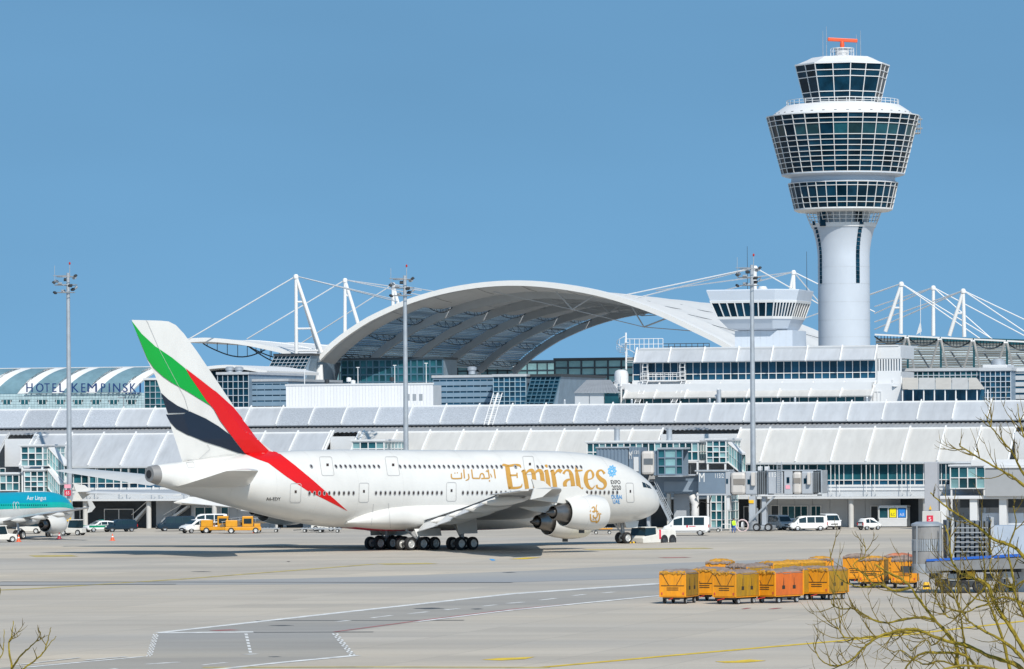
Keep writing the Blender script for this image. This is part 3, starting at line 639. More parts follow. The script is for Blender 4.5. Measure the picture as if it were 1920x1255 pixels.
# ---------------------------------------------------------------- pier along the apron
pier = tthing('terminal_pier', 'long low terminal with sloping ribbed metal roofs running across the picture', 'terminal')
U0, U1, BAY = tu(-110, 0), tu(2050, 0), 4.66
ph = tu(1575, 5, 803) % BAY
ZE, ZT = 8.4, 12.7
def lower_pt(u, t): return V((u, -1 + 6*t, ZE + (ZT-ZE)*t + .14*sin(pi*t)))
def roof_run(ua, ub, fn, mat_fn, rib_r, ts=(0,.25,.5,.75,1), t0=0.0, knob=.0):
    k = math.ceil((ua - ph)/BAY); cuts = [ua]
    while ph + k*BAY < ub:
        if ph + k*BAY > ua + .6: cuts.append(ph + k*BAY)
        k += 1
    cuts.append(ub)
    for i, (a, b) in enumerate(zip(cuts, cuts[1:])):
        T = [t0 + (1-t0)*t for t in ts]; mb = MB()
        mb.loft([[fn(u, t) for t in T] + [fn(u, t) + V((0, .1, -.14)) for t in T[::-1]] for u in (a + .05, b - .05)])
        mb.build('roof_panel', mat_fn(i, a), pier)
    for u in cuts:
        T = [t0 + (1-t0)*t for t in ts] + [1 + knob]
        mb = MB(); mb.loft([[fn(u-rib_r, t) + V((0,-.0,-.05)), fn(u+rib_r, t) + V((0,0,-.05)), fn(u+rib_r, t) + V((0,-.12,.2)), fn(u-rib_r, t) + V((0,-.12,.2))] for t in T])
        mb.build('roof_rib', STEELW, pier)
segs = [(-110,16),(67,625),(674,1243),(1389,1905)]
for a, b in segs:
    ua, ub = tu(a, 5, 805), tu(b, 5, 805); lt = a < 100
    roof_run(ua, ub, lower_pt, lambda i, u: ALW if u > tu(1300, 3) else (ALU if u < tu(640, 3) else ALW), .11, knob=.05)
    MB().box(ua, ub, 4.95, 5.2, ZT-.1, ZT+.16).build('roof_edge', STEELW, pier)
    MB().box(ua, ub, -1.12, -.95, ZE-.22, ZE+.02).build('gutter', CLAD, pier)
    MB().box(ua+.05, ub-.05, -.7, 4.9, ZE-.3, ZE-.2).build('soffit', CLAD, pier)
for ua, ub in [(tu(16,5,805), tu(67,5,805)), (tu(625,5,805), tu(674,5,805)), (tu(1243,5,805), tu(1389,5,805)), (tu(1905,5,805), U1)]:
    MB().box(ua+.15, ub-.15, 3.2, 5.1, ZE, ZT-.5).build('gable_wall', CLW, pier)
mb = MB(); n = int((U1-U0)/.62); ring = []
for i in range(n + 1):
    u = U0 + i*.62
    for du, dz in ((0,0),(.12,.1),(.36,.1),(.48,0)): ring.append((u+du, dz))
mb.loft([[V((u, 5.05, ZT-.02+dz)) for u, dz in ring], [V((u, 10.4, 13.42+dz)) for u, dz in ring]], False, closed=False)
tag(mb.build('corrugated_roof', COR, pier), kind='stuff')
MB().box(U0, U1, 10.1, 10.3, 13.2, 13.9).build('clerestory_strip', M('dark_strip', (.02,.025,.035), .4), pier)
def upper_pt(u, t): return V((u, 9.5 + 3.1*t, 13.78 + 2.4*t + .16*sin(pi*t)))
uL, uM1, uM2, uR = tu(200, 10), tu(500, 10), tu(1560, 10), tu(1690, 10)
roof_run(U0, U1, upper_pt, lambda i, u: ALR if (u < uL or uM1 < u < tu(1340, 10) and (i // 7) % 3) else ALU, .08, ts=(0,.33,.66,1), knob=.1)
MB().box(U0, U1, 12.55, 13.0, 16.0, 16.34).build('ridge_cap', STEELW, pier)
MB().box(U0, U1, 13.0, 60, 15.8, 16.0).build('flat_roof', COR, pier)
MB().box(U0, U1, 10.31, 60, 3, 13.7).build('core_wall', CLAD, pier)
for px in (1058,1184,1330,1490,1625): # small upstands along the ridge
    u = tu(px, 12.5, 755); MB().lathe([(.16,0),(.16,.5),(.1,.6)], 8, (u, 12.7, 16.34)).build('vent_pipe', GALV, pier)
# window band
PW_ = 1.165
def band(pa, pb):
    ua, ub = tu(pa, 0, 890), tu(pb, 0, 890); n = max(1, int(round((ub-ua)/PW_)))
    grid_face(pier, lambda u, z: V((u, 0, z)), lin(ua, ub, n), [5.45, 6.08, 8.2], .09, .12, lambda i, j: GLT if j else GLB, STEELW)
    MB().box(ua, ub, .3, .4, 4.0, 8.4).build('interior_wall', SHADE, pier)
for a, b in ((-110,10),(108,640),(700,1100),(1385,1782),(1850,1990)): band(a, b)
MB().box(U0, U1, -.12, 9.8, 4.75, 5.4).build('spandrel', CLW, pier)
MB().box(U0, U1, -.0, 9.5, 3.98, 4.74).build('spandrel_grey_band', CLAD, pier)  # grey clad wall band between spandrel and walkway slab
MB().box(U0, U1, -2.3, 2.4, 3.72, 3.97).build('walkway_slab', CLW, pier)
k = math.ceil((U0 - ph)/BAY)
while ph + k*BAY < U1:
    u = ph + k*BAY; k += 1
    for du in (0, 1.1):
        mb = MB().tube((u+du,-.95,8.2),(u+du,-.95,4.5), .05).tube((u+du,-.95,4.5),(u+du,-.1,4.3), .05); mb.build('bracket', STEELW, pier)
MB().tube((U0,-.95,6.1),(U1,-.95,6.1), .05).build('handrail', STEELW, pier)
# ground floor: wall panels, columns, doors
u = U0; i = 0
PMg = {}
while u < U1:
    w = 2.33
    if i % 9 not in (3,) and not (tu(88,2.4,960) < u < tu(280,2.4,960)) and not (tu(1100,2.4,960) < u < tu(1420,2.4,960)):
        key = 'wallpanel'
        if key not in PMg: PMg[key] = MB().box(.02, w-.02, 0, .2, 0, 3.7).mesh('wall_panel', CLAD)
        link('wall_panel', PMg[key], pier, (u, 2.4, 0))
    u += w; i += 1
MB().box(U0, U1, 2.65, 8, 0, 3.72).build('ground_floor_core', SHADE, pier)  # near-black block paints in the darkness under the walkway
cm = MB().lathe([(.34,0),(.34,3.72)], 14).mesh('column', CONCW, True)
for px in (-10,160,279,402,520,700,900,1100,1290,1410,1596,1735,1880): link('column', cm, pier, (tu(px, -1.4, 960), -1.4, 0))
def gwin(pa, pb, ya, yb, mat, nm='ground_window', v=2.3, nu=2, nv=1, frame=None):
    ua, za = tl(pa, yb, v); ub, zb = tl(pb, ya, v); za = max(za, .05)
    o = link(nm, None, pier, (0,0,0)); o.empty_display_size = .2
    grid_face(o, lambda a, z: V((a, v, z)), lin(ua, ub, nu), lin(za, zb, nv), .1, .1, mat, frame or STEELW, rec=.03)
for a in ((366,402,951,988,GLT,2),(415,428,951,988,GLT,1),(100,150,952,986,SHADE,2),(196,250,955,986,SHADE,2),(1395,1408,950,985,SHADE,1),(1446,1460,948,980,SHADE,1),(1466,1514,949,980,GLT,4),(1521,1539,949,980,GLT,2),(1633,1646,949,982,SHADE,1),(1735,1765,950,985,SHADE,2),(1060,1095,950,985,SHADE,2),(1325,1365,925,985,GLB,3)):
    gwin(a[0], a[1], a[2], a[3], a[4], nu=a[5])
# stair flights under the slab (left)
for (xa, xb, y0, y1) in ((248,277,978,948),(308,352,978,948)):
    ua, z0 = tl(xa, y0, 1.2); ub, z1 = tl(xb, y1, 1.2)
    st = link('stair', None, pier, (0,0,0)); st.empty_display_size = .2
    MB().prism([(ua, 1.0, z0), (ub, 1.0, z1), (ub, 1.0, z1-.25), (ua+.3, 1.0, z0-.25)], (0, 1.2, 0)).build('stringer', CLW, st)
    MB().tube((ua, .95, z0+.9), (ub, .95, min(z1+.9, 3.6)), .045).build('handrail', STEELW, st)
    MB().prism([(ub+.05, 2.2, .1), (ub+.05, 2.2, 3.6), (ua+(ub-ua)*.75, 2.2, 3.6), (ua, 2.2, .5), (ua, 2.2, .1)], (0, .06, 0)).build('opening_shade', SHADE, st)  # flat panel with the shade of the stair opening in its colour
# kiosk with yellow and blue gate notices
uk0, uk1 = tu(1647.5, -1, 970), tu(1700.5, -1, 970); kz = tz(1670, 948, -1)
kio = tthing('entrance_kiosk', 'small white glazed entrance kiosk with yellow and blue gate notices under the terminal', 'kiosk', uk0, -1, 0); W_ = uk1-uk0
MB().box(0, W_, 0, 2.4, kz-.22, kz).build('roof', CLW, kio, bevel=.03)
MB().box(.02, W_-.02, 0, .08, .12, 1.15).build('lower_panel', CLW, kio)
MB().box(.05, W_-.05, 2.2, 2.3, .1, kz-.3).build('back_wall', CLAD, kio)
grid_face(kio, lambda a, z: V((a, .04, z)), [.04, W_*.34, W_*.66, W_-.04], [1.15, kz-.25], .12, .12, lambda i, j: GLT, STEELW)
for i, (a, b, col, tx) in enumerate(((.395,.62,(.85,.72,.0),'B,C'),(.70,.95,(.02,.22,.68),'A,B'))):
    s = MB().box(a*W_, b*W_, -.05, -.02, 1.28, 2.42).build('notice', M('notice_%d' % i, col, .5, var=.05), kio)
    t = link('lettering', text_mesh('lettering', tx, (b-a)*W_*.62, .42, INK if i == 0 else WHITE), s, (a*W_ + (b-a)*W_*.19, -.055, 1.42))
# ---------------------------------------------------------------- glazed stair towers in front of the pier
def glass_tower(label, pa, pb, ya, yb, v0, v1, nu, nv, name='glazed_stair_tower', base=0.0, roofmat=None, side=True, mat=None, group=None, slope=0.0):
    ua, ub = tu(pa, v0, (ya+yb)/2), tu(pb, v0, (ya+yb)/2); zt, zb = tz((pa+pb)/2, ya, v0), max(base, tz((pa+pb)/2, yb, v0))
    t = tthing(name, label, 'stair tower', ua, v0, 0, group); w = ub-ua; d = v1-v0; mt = mat or GLP
    grid_face(t, lambda a, z: V((a, 0, z)), lin(0, w, nu), lin(zb, zt, nv), .12, .16, lambda i, j: (GLT if (i+j) % 3 else mt), STEELW)
    if side:
        for x in (0, w): grid_face(t, lambda a, z, x=x: V((x, a, z)), lin(.1, d, max(2, int(d/1.4))), lin(zb, zt, nv), .11, .14, mt, STEELW, rec=0)
    MB().box(-.25, w+.25, -.25, d, zt+.08, zt+.32).build('roof', roofmat or CLW, t, bevel=.04)
    MB().box(.2, w-.2, .25, d-.1, zb, zb+.15).build('floor', CLAD, t)
    MB().box(w*.25, w*.75, d*.5, d*.5+.1, zb+.2, zt-.3).build('inner_wall', M('inner_teal', (.07,.13,.14), .7, var=.4), t)
    for a in ((.0,.0),(w-.22,.0)): MB().box(a[0], a[0]+.22, .02, .24, 0, zb).build('post', STEELW, t)
    return t, w, d, zt, zb
glass_tower('white framed glazed stair tower at the far left above the teal airliner', 40, 80, 838, 874, -9, -1, 3, 3)
t_, w_, d_, zt_, zb_ = glass_tower('lower white framed glazed landing at the far left behind the teal airliner', 46, 82, 884, 922, -9.3, -1.3, 3, 4)
glass_tower('glazed bridge block with white rails at the left picture edge', -60, 36, 891, 920, -8, -1, 8, 2)
t_, w_, d_, zt_, zb_ = glass_tower('glazed stair tower roof rising just behind the striped airliner back', 661, 720, 829, 880, -7, 2, 4, 4)
glass_tower('tall green tinted glazed stair tower beside the middle light mast', 1325, 1361, 827, 868, -9, -1, 3, 4)
glass_tower('glazed lower stair tower with doors under the grey passenger bridge', 1333, 1364, 925, 992, -8, -2, 3, 4)
glass_tower('long white roofed glazed gate room behind the nose of the striped airliner', 1101, 1309, 831, 864, -8, -1, 18, 2, name='glazed_gate_room')
glass_tower('short white glazed gate room at the right by the bare branches', 1782, 1847, 876, 916, -6, 0, 4, 2, name='glazed_gate_room')
# sloping glazed stair enclosures
def stair_run(label, a, b, hgt, v, wdt=2.2):
    ua, za = tl(a[0], a[1], v); ub, zb = tl(b[0], b[1], v)
    t = tthing('glazed_stair_flight', label, 'stairs', ua, v, 0); n = 6
    P = lambda x, y: V(((ub-ua)*x, 0, za + (zb-za)*x + y))
    for yy in (0, wdt): grid_face(t, lambda x, y, yy=yy: P(x, y) + V((0, yy, 0)), lin(0, 1, n), [0, hgt*.5, hgt], .02, .1, GLP, STEELW, rec=.02)
    for h_ in (-.12, hgt+.1): MB().prism([P(0,h_)+V((0,-.1,0)), P(1,h_)+V((0,-.1,0)), P(1,h_+.22)+V((0,-.1,0)), P(0,h_+.22)+V((0,-.1,0))], (0, wdt+.2, 0)).build('stair_beam', STEELW, t)
    return t
stair_run('white glazed stair flight sloping down right beside the left light mast', (88,868), (121,905), 2.1, -7)
stair_run('lower white glazed stair flight sloping down to the yellow wall notices', (90,914), (112,942), 2.2, -8.5)
stair_run('white glazed stair flight sloping down beside the middle glazed tower', (1362,864), (1391,888), 2.3, -8)
# ladders on the upper roof
def ladder(name, label, p0, p1, v0, v1, gap, rungs=14, hoop=0):
    a = V((*tl(p0[0], p0[1], v0)[:1], v0, tl(p0[0], p0[1], v0)[1])); b = V((tl(p1[0], p1[1], v1)[0], v1, tl(p1[0], p1[1], v1)[1]))
    t = tthing(name, label, 'ladder'); 
    for s in (-gap/2, gap/2): MB().tube(a+V((s,0,0)), b+V((s,0,0)), .06).build('rail', STEELW, t)
    m = MB().tube((-gap/2,0,0), (gap/2,0,0), .04).mesh('rung', STEELW)
    for i in range(1, rungs): link('rung', m, t, a + (b-a)*i/rungs)
    return t
ladder('roof_ladder', 'left white ladder of the pair crossing the upper pier roof', (911,797), (929,737), 9.0, 12.9, .55)
ladder('roof_ladder', 'right white ladder of the pair crossing the upper pier roof', (920,797), (938,737), 9.0, 12.9, .55)
for px, y0, y1, lb in ((1157,802,822,'left small steel flue standing on the gate room roof'), (1255,802,822,'right small steel flue standing on the gate room roof')):
    u, z0 = tl(px, y1, -2); z1 = tz(px, y0, -2); t = tthing('flue', lb, 'flue', u, -2, z0-.3)
    MB().lathe([(.38,0),(.38,z1-z0+.2)], 14).build('pipe', GALV, t, True); MB().lathe([(.44,z1-z0+.1),(.44,z1-z0+.3)], 14).build('cap', GREYM, t)
# ================================================================ control tower
TWY = 805.0; tc0 = at(1583, 640, TWY); S8 = F / TWY
twr = thing('control_tower', 'tall white airport control tower with dark glazed flared drums and orange radar bar', 'control tower', (tc0.x, TWY, 0))
def tzz(y, px=1583): return at(px, y, TWY - 4.5).z
def R8(p): return p / S8
TW = M('tower_white', (.53,.58,.645), .45, var=.04, scale=.3); TWW = M('tower_roof_white', (.72,.72,.72), .45, var=.04)
def ringpt(n, phs, u, r, z):                 # regular n-gon (n=0 circle); u in turns, 0 faces the camera
    a = 2*pi*u
    if not n: return V((r*sin(a), -r*cos(a), z))
    k = math.floor((a - phs) / (2*pi/n)); a0 = phs + k*2*pi/n; a1 = a0 + 2*pi/n; t = (a - a0) / (2*pi/n)
    p = V((r*sin(a0), -r*cos(a0), z)); q = V((r*sin(a1), -r*cos(a1), z)); return p + (q-p)*t
def drum(name, rb, zb, rt, zt, rows, ncol, front, n=0, phs=0.0, mw=.16, matf=None, u0=0.0):
    d = link(name, None, twr); d.empty_display_size = .5
    rr = lambda v: rb + (rt-rb)*v; zz = lambda v: zb + (zt-zb)*v
    fu = lambda a: a/(2*pi*rt)                          # metres along the rim -> turns
    us = [(u0 + (i-front/2)/ncol) for i in range(front+1)]
    hgt = sqrt((rt-rb)**2 + (zt-zb)**2)
    P = lambda a, b: ringpt(n, phs, a/(2*pi*rt), rr(b/hgt), zz(b/hgt))
    mt = matf or (lambda i, j: GLD)
    U = [u*2*pi*rt for u in us]; W = [f*hgt for f in rows]
    # frame
    mb = MB(); UU = sorted([x for b in U for x in (b-mw/2, b+mw/2)]); WW = sorted([x for b in W for x in (b-mw*.45, b+mw*.45)])
    nn = len(UU); mb.v = [tuple(P(a, b)) for b in WW for a in UU]
    for j in range(len(WW)-1):
        for i in range(nn-1):
            if i % 2 and j % 2: continue
            mb.f.append([j*nn+i, j*nn+i+1, (j+1)*nn+i+1, (j+1)*nn+i]); mb.m.append(0)
    o = mb.build('glazing_frame', STEELW, d); s = o.modifiers.new('depth', 'SOLIDIFY'); s.thickness = .12; s.offset = 0
    for j in range(len(W)-1):
        for i in range(front):
            q = [P(U[i],W[j]), P(U[i+1],W[j]), P(U[i+1],W[j+1]), P(U[i],W[j+1])]; q = [V((p.x*.993, p.y*.993, p.z)) for p in q]
            link('pane', MB().poly(q).mesh('pane', mt(i, j)), d)
    ring_b = [ringpt(n, phs, us[-1] + (1-front/ncol)*i/24, rb*.995, zb) for i in range(25)]; ring_t = [ringpt(n, phs, us[-1] + (1-front/ncol)*i/24, rt*.995, zt) for i in range(25)]
    MB().loft([ring_b, ring_t], False, closed=False).build('rear_glazing', GLD, d)
    return d
yz = lambda y: at(1583, 20 + y/3.139, TWY - (11 if y > 560 else 7.5)).z
MB().lathe([(R8(48.6),0),(R8(48.6),tzz(480)),(R8(49.5),tzz(466)),(R8(52),tzz(450)),(R8(57),tzz(430)),(R8(60),tzz(424)),(R8(40),tzz(424))], 48).build('shaft', TW, twr, True)
for y in (464, 500, 532, 566, 600, 632): MB().lathe([(R8(48.75),tzz(y)),(R8(48.75),tzz(y)+.07)], 48, cap=False).build('shaft_seam', M('seam_grey', (.5,.54,.58), .6), twr)
pm = MB().box(-.36,.36,-.06,.06,-.33,.33).mesh('shaft_window', GLD)
for ang, mul in ((28.3, 1.0), (-65, 1.0)):
    a = radians(ang); sx = R8(48.8)
    for i in range(15):
        z = tzz(526) + i*.72 - .1
        rr = R8(48.8) if z < tzz(480) else R8(48.8) + R8(9)*((z-tzz(480))/(tzz(430)-tzz(480)))**2
        link('shaft_window', pm, twr, (rr*sin(a), -rr*cos(a), z), (0, 0, a))
MB().lathe([(R8(60.5),tzz(425)),(R8(62.5),tzz(417)),(R8(61.5),tzz(417)),(R8(59),tzz(424))], 48, cap=False).build('gallery_ring', TWW, twr, True)
MB().lathe([(R8(47),tzz(425)),(R8(50),tzz(392))], 32).build('neck', M('neck_grey', (.42,.46,.5), .5, var=.1), twr, True)
cp = link('service_cage', None, twr); cp.empty_display_size = .3
for i in range(36):
    a = 2*pi*i/36; p = lambda r, y: V((R8(r)*sin(a), -R8(r)*cos(a), tzz(y)))
    MB().tube(p(62,420), p(73,391), .055, n=5).build('cage_post', STEELW, cp)
for y, r in ((411,65.5),(404,68),(397,70.5)): MB().lathe([(R8(r),tzz(y)),(R8(r)+.06,tzz(y)+.05),(R8(r),tzz(y)+.1)], 48, cap=False).build('cage_ring', STEELW, cp)
for sg in (-42, 26): MB().box(R8(sg)-.5, R8(sg)+.5, -R8(47)-.3, -R8(40), tzz(424), tzz(393)).build('access_shaft', GLD, twr)
MB().lathe([(R8(60),yz(1172)),(R8(86),yz(1168)),(R8(92.5),yz(1158)),(R8(92.5),yz(1150)),(R8(60),yz(1150))], 48).build('lower_soffit', TWW, twr, True)
fr_ = lambda ys, b, t: [(b-y)/(b-t) for y in ys]
drum('lower_drum', R8(92), yz(1152), R8(103), yz(1000), fr_([1152,1120,1088,1022,1000],1152,1000), 32, 18, mw=.115)
MB().lathe([(R8(103),yz(1000)),(R8(103.5),yz(996)),(R8(98),yz(990)),(R8(97),yz(965)),(R8(108),yz(958)),(R8(115.5),yz(950)),(R8(115.5),yz(942)),(R8(80),yz(942)),(R8(80),yz(1000))], 48).build('neck_band', TW, twr, True)
GLN = glass('drum_teal_glass', (.012,.065,.085), spec=.25)
def bigmat(i, j): return GLN if j == 7 and random.random() < .5 else GLD
drum('main_drum', R8(115), yz(943), R8(143), yz(602), fr_([943,912,880,852,822,790,757,727,660,632,602],943,602), 32, 18, mw=.12, matf=bigmat, u0=.0)
MB().lathe([(R8(143.5),yz(604)),(R8(143.5),yz(598)),(R8(133),yz(594)),(R8(126),yz(575)),(R8(108),yz(545)),(R8(100),yz(540)),(R8(70),yz(538))], 64).build('lower_roof', TWW, twr, True)
for i in range(17):
    a = radians(-80 + 10*i); MB().box(-.22,.22,-.05,.05,-.05,.05).build('roof_vent', DARKM, twr).matrix_local = Matrix.Translation((R8(129.5)*sin(a), -R8(129.5)*cos(a), yz(584))) @ Matrix.Rotation(a, 4, 'Z')
rl = link('gallery_railing', None, twr); rl.empty_display_size = .3
for i in range(40):
    a = 2*pi*i/40; MB().tube((R8(105)*sin(a), -R8(105)*cos(a), yz(548)), (R8(105)*sin(a), -R8(105)*cos(a), yz(514)), .045, n=5).build('post', STEELW, rl)
for y in (514, 530): MB().lathe([(R8(105)-.04,yz(y)),(R8(105)+.04,yz(y)),(R8(105)+.04,yz(y)+.07),(R8(105)-.04,yz(y)+.07)], 48, cap=False).build('rail', STEELW, rl)
drum('cab', R8(72), yz(530), R8(89.5), yz(306), fr_([530,505,470,382,345,306],530,306), 16, 10, n=8, phs=radians(6), mw=.15, u0=6/360)
MB().lathe([(R8(60),yz(540)),(R8(72.5),yz(534)),(R8(72.5),yz(528)),(R8(60),yz(528))], 8, a0=radians(6-90), mi=0).build('cab_sill', TWW, twr)
MB().lathe([(R8(90.5),yz(308)),(R8(90.5),yz(300)),(R8(84),yz(296)),(R8(66),yz(272)),(R8(57),yz(258)),(R8(20),yz(256))], 8, a0=radians(6-90)).build('cab_roof', TWW, twr)
rb = link('radar', None, twr); rb.empty_display_size = .3
MB().lathe([(R8(20),yz(256)),(R8(20),yz(246)),(R8(13),yz(244)),(R8(13),yz(206)),(R8(17),yz(204)),(R8(17),yz(200))], 20).build('pedestal', M('radar_base', (.6,.6,.6), .5, var=.2), rb, True)
for i in range(14):
    a = 2*pi*i/14; MB().tube((R8(22)*sin(a), -R8(22)*cos(a), yz(250)), (R8(22)*sin(a), -R8(22)*cos(a), yz(203)), .04, n=5).build('rail_post', STEELW, rb)
for y in (203, 222): MB().lathe([(R8(22)-.03,yz(y)),(R8(22)+.03,yz(y)),(R8(22)+.03,yz(y)+.06)], 24, cap=False).build('rail', STEELW, rb)
ORG = M('radar_orange', (.72,.10,.03), .45)
MB().lathe([(R8(3.5),yz(203)),(R8(4.5),yz(178)),(R8(3),yz(160))], 12).build('turntable', ORG, rb, True)
MB().bar(V((R8(-27), 0, yz(147))), V((R8(29), .5, yz(156))), .5, .62).build('antenna_bar', ORG, rb, bevel=.1)
for x, y0, y1 in ((458,252,95),(479,250,70),(655,250,118),(680,250,95)):
    MB().tube((R8((x-570)/3.139), .5, yz(y0)), (R8((x-570)/3.139), .5, yz(y1)), .06, .03).build('whip_antenna', GALV, twr)
eq = link('equipment_frame', None, twr); eq.empty_display_size = .3
for i in range(4): MB().box(R8(132), R8(144)+(i%2)*.35, -2.0, 1.2, yz(705)+i*.8, yz(705)+i*.8+.14).build('platform', GREYM, eq)
for x in (133, 139, 143.5): MB().tube((R8(x), -2.0, yz(708)), (R8(x), -2.0, yz(605)), .08).build('upright', GREYM, eq)
# ================================================================ building below the tower
vb = 46.0
blk = tthing('control_building', 'long white two-tier office building with window bands at the tower foot', 'building', 0, 0)
def bu(px, py=700, v=vb): return tl(px, py, v)[0]
def bz(py, px=1420, v=vb): return tl(px, py, v)[1]
ua, ub = bu(1187), bu(1642)
def slope_band(name, ua, ub, v0, z0, v1, z1, pitch, mat):
    n = int(round((ub-ua)/pitch)); du = (ub-ua)/n
    for i in range(n):
        a, b = ua + i*du, ua + (i+1)*du
        MB().hexa([(a+.04,v0,z0),(b-.04,v0,z0),(b-.04,v1,z1),(a+.04,v1,z1)], [(a+.04,v0+.1,z0-.15),(b-.04,v0+.1,z0-.15),(b-.04,v1+.1,z1-.15),(a+.04,v1+.1,z1-.15)]).build(name, mat, blk)
    for i in range(n+1):
        a = ua + i*du; MB().bar((a,v0-.15,z0-.1),(a,v1-.15,z1+.25), .2, .25, up=(0,-1,1)).build('rib', STEELW, blk)
slope_band('roof_panel', ua+.6, ub+.2, vb-1.5, bz(677), vb+.4, bz(653), 4.6, ALU)
n = 32; grid_face(blk, lambda u, z: V((u, vb, z)), lin(ua, ub, n), [bz(712), bz(700.5), bz(678)], .09, .14, GLB, STEELW)
MB().box(ua, ub, vb-.5, vb+.1, bz(719), bz(712.5)).build('spandrel', CLW, blk)
slope_band('lower_roof_panel', ua-.2, ub+.3, vb-4.6, bz(744, 1420, vb-4.6), vb-1.2, bz(720.5, 1420, vb-1.2), 4.5, ALW)
n = 26; grid_face(blk, lambda u, z: V((u, vb-3.2, z)), lin(ua-.3, ub-1, n), [bz(757,1420,vb-3), bz(745.5,1420,vb-3)], .1, .12, GLT, STEELW)
MB().box(ua-.5, ub, vb-3, vb+14, 14, bz(719)).build('lower_wall', CLW, blk)
MB().box(ua+.3, ub+.2, vb+.15, vb+14, bz(719), bz(653)).build('core', CLAD, blk)
MB().box(ua+1, ub+3.2, vb+.2, vb+14, bz(653)+.02, bz(650)).build('roof_slab', CLW, blk)
# right end: angled facade with window slots
ue0, ue1 = ub+.05, bu(1688)
for k, (y0, y1, mt) in enumerate(((650,672,CLW),(697,720,CLW))): MB().box(ue0, ue1, vb+.3, vb+10, bz(y1,1665), bz(y0,1665)).build('end_wall', mt, blk)
grid_face(blk, lambda u, z: V((u, vb+.45, z)), lin(ue0, ue1, 9), [bz(697,1665), bz(672,1665)], .22, .2, lambda i, j: GLB, CLW)
MB().box(ue0, ue0+4, vb-2.5, vb+6, 15, bz(720,1665)).build('end_stair_wall', CLW, blk)
grid_face(blk, lambda u, z: V((u, vb-2.55, z)), lin(ue0-.8, ue0+1.2, 4), [bz(756,1650,vb-2), bz(734,1650,vb-2)], .15, .1, GLB, CLW)
u_, z_ = tl(1348, 742, vb-5); MB().lathe([(.33,z_-1),(.33,tz(1348,732,vb-5)+.1)], 14, (u_, vb-5, 0)).build('flue', GALV, blk, True)
# roof railings and terrace at the left end
for (a, b, y, v) in ((1172,1243,636,vb+1),(1243,1330,645,vb+3)):
    m = tthing('roof_railing', 'pale railing round the left roof terrace' if a < 1200 else 'dark railing along the control building roof edge', 'railing')
    A, B = bu(a, y, v), bu(b, y, v); zt = bz(y, a, v); zb = bz(653)
    mt = STEELW if a < 1200 else DARKM
    for t in range(9): MB().tube((A+(B-A)*t/8, v, zb), (A+(B-A)*t/8, v, zt), .05, n=5).build('post', mt, m)
    for z in (zt, (zt+zb)/2): MB().tube((A, v, z), (B, v, z), .05, n=5).build('rail', mt, m)
def spiral(label, px, py0, py1, r, v):
    u, z0 = tl(px, py0, v); z1 = tz(px, py1, v); t = tthing('spiral_stair', label, 'stairs', u, v, 0)
    MB().tube((0,0,min(z0,z1)-1), (0,0,max(z0,z1)+1.2), .13).build('post', STEELW, t)
    n = int(abs(z1-z0)/.22); tm = MB().prism([(0,-.12,0),(r,-.28,0),(r,.28,0),(0,.12,0)], (0,0,.06)).mesh('tread', STEELW)
    for i in range(n): link('tread', tm, t, (0,0,z0+(z1-z0)*i/n), (0,0,i*.42))
    pts = [(r*cos(i*.42), r*sin(i*.42), z0+(z1-z0)*i/n+1.0) for i in range(n)]
    MB().path(pts, .05, 5).build('handrail', STEELW, t)
    for i in range(0, n, 2): MB().tube((r*cos(i*.42), r*sin(i*.42), z0+(z1-z0)*i/n), pts[i], .03, n=4).build('baluster', STEELW, t)
spiral('upper white spiral stair at the left end of the control building', 1174, 680, 640, 1.3, vb)
spiral('lower white spiral stair beside the grey roofed plant room', 1165, 758, 722, 1.3, vb-3)
spiral('white spiral stair at the right end of the control building', 1690, 752, 722, 1.3, vb-2)
for k, (p, q, lb) in enumerate((((1194,757),(1210,715),'left white roof ladder on the control building'), ((1262,757),(1283,715),'right white roof ladder on the control building'))):
    ladder('roof_ladder', lb, p, q, vb-5, vb-1.5, .7, 13)
for px, lb in ((1210,'left caged ladder cabinet in front of the window band'), (1280,'right caged ladder cabinet in front of the window band')):
    u, z = tl(px, 712, vb-.8); t = tthing('ladder_cage', lb, 'ladder', u, vb-.8, z); zt = tz(px, 682, vb-.8) - z
    for x in (-.35,.35):
        for y in (-.3,.3): MB().tube((x,y,0),(x,y,zt), .05, n=5).build('upright', STEELW, t)
    for i in range(5): MB().box(-.38,.38,-.33,.33,zt*i/4,zt*i/4+.07).build('hoop', STEELW, t)
wlk = tthing('service_walkway', 'white railed walkway between the two ladders on the control building', 'walkway')
A, B = bu(1203,712,vb-1.2), bu(1285,712,vb-1.2); zb = bz(713,1245,vb-1.2)
MB().box(A, B, vb-1.6, vb-.7, zb-.12, zb).build('deck', STEELW, wlk)
for i in range(12): MB().tube((A+(B-A)*i/11, vb-1.6, zb), (A+(B-A)*i/11, vb-1.6, zb+1.0), .035, n=5).build('post', STEELW, wlk)
for z in (.5, 1.0): MB().tube((A, vb-1.6, zb+z), (B, vb-1.6, zb+z), .045, n=5).build('rail', STEELW, wlk)
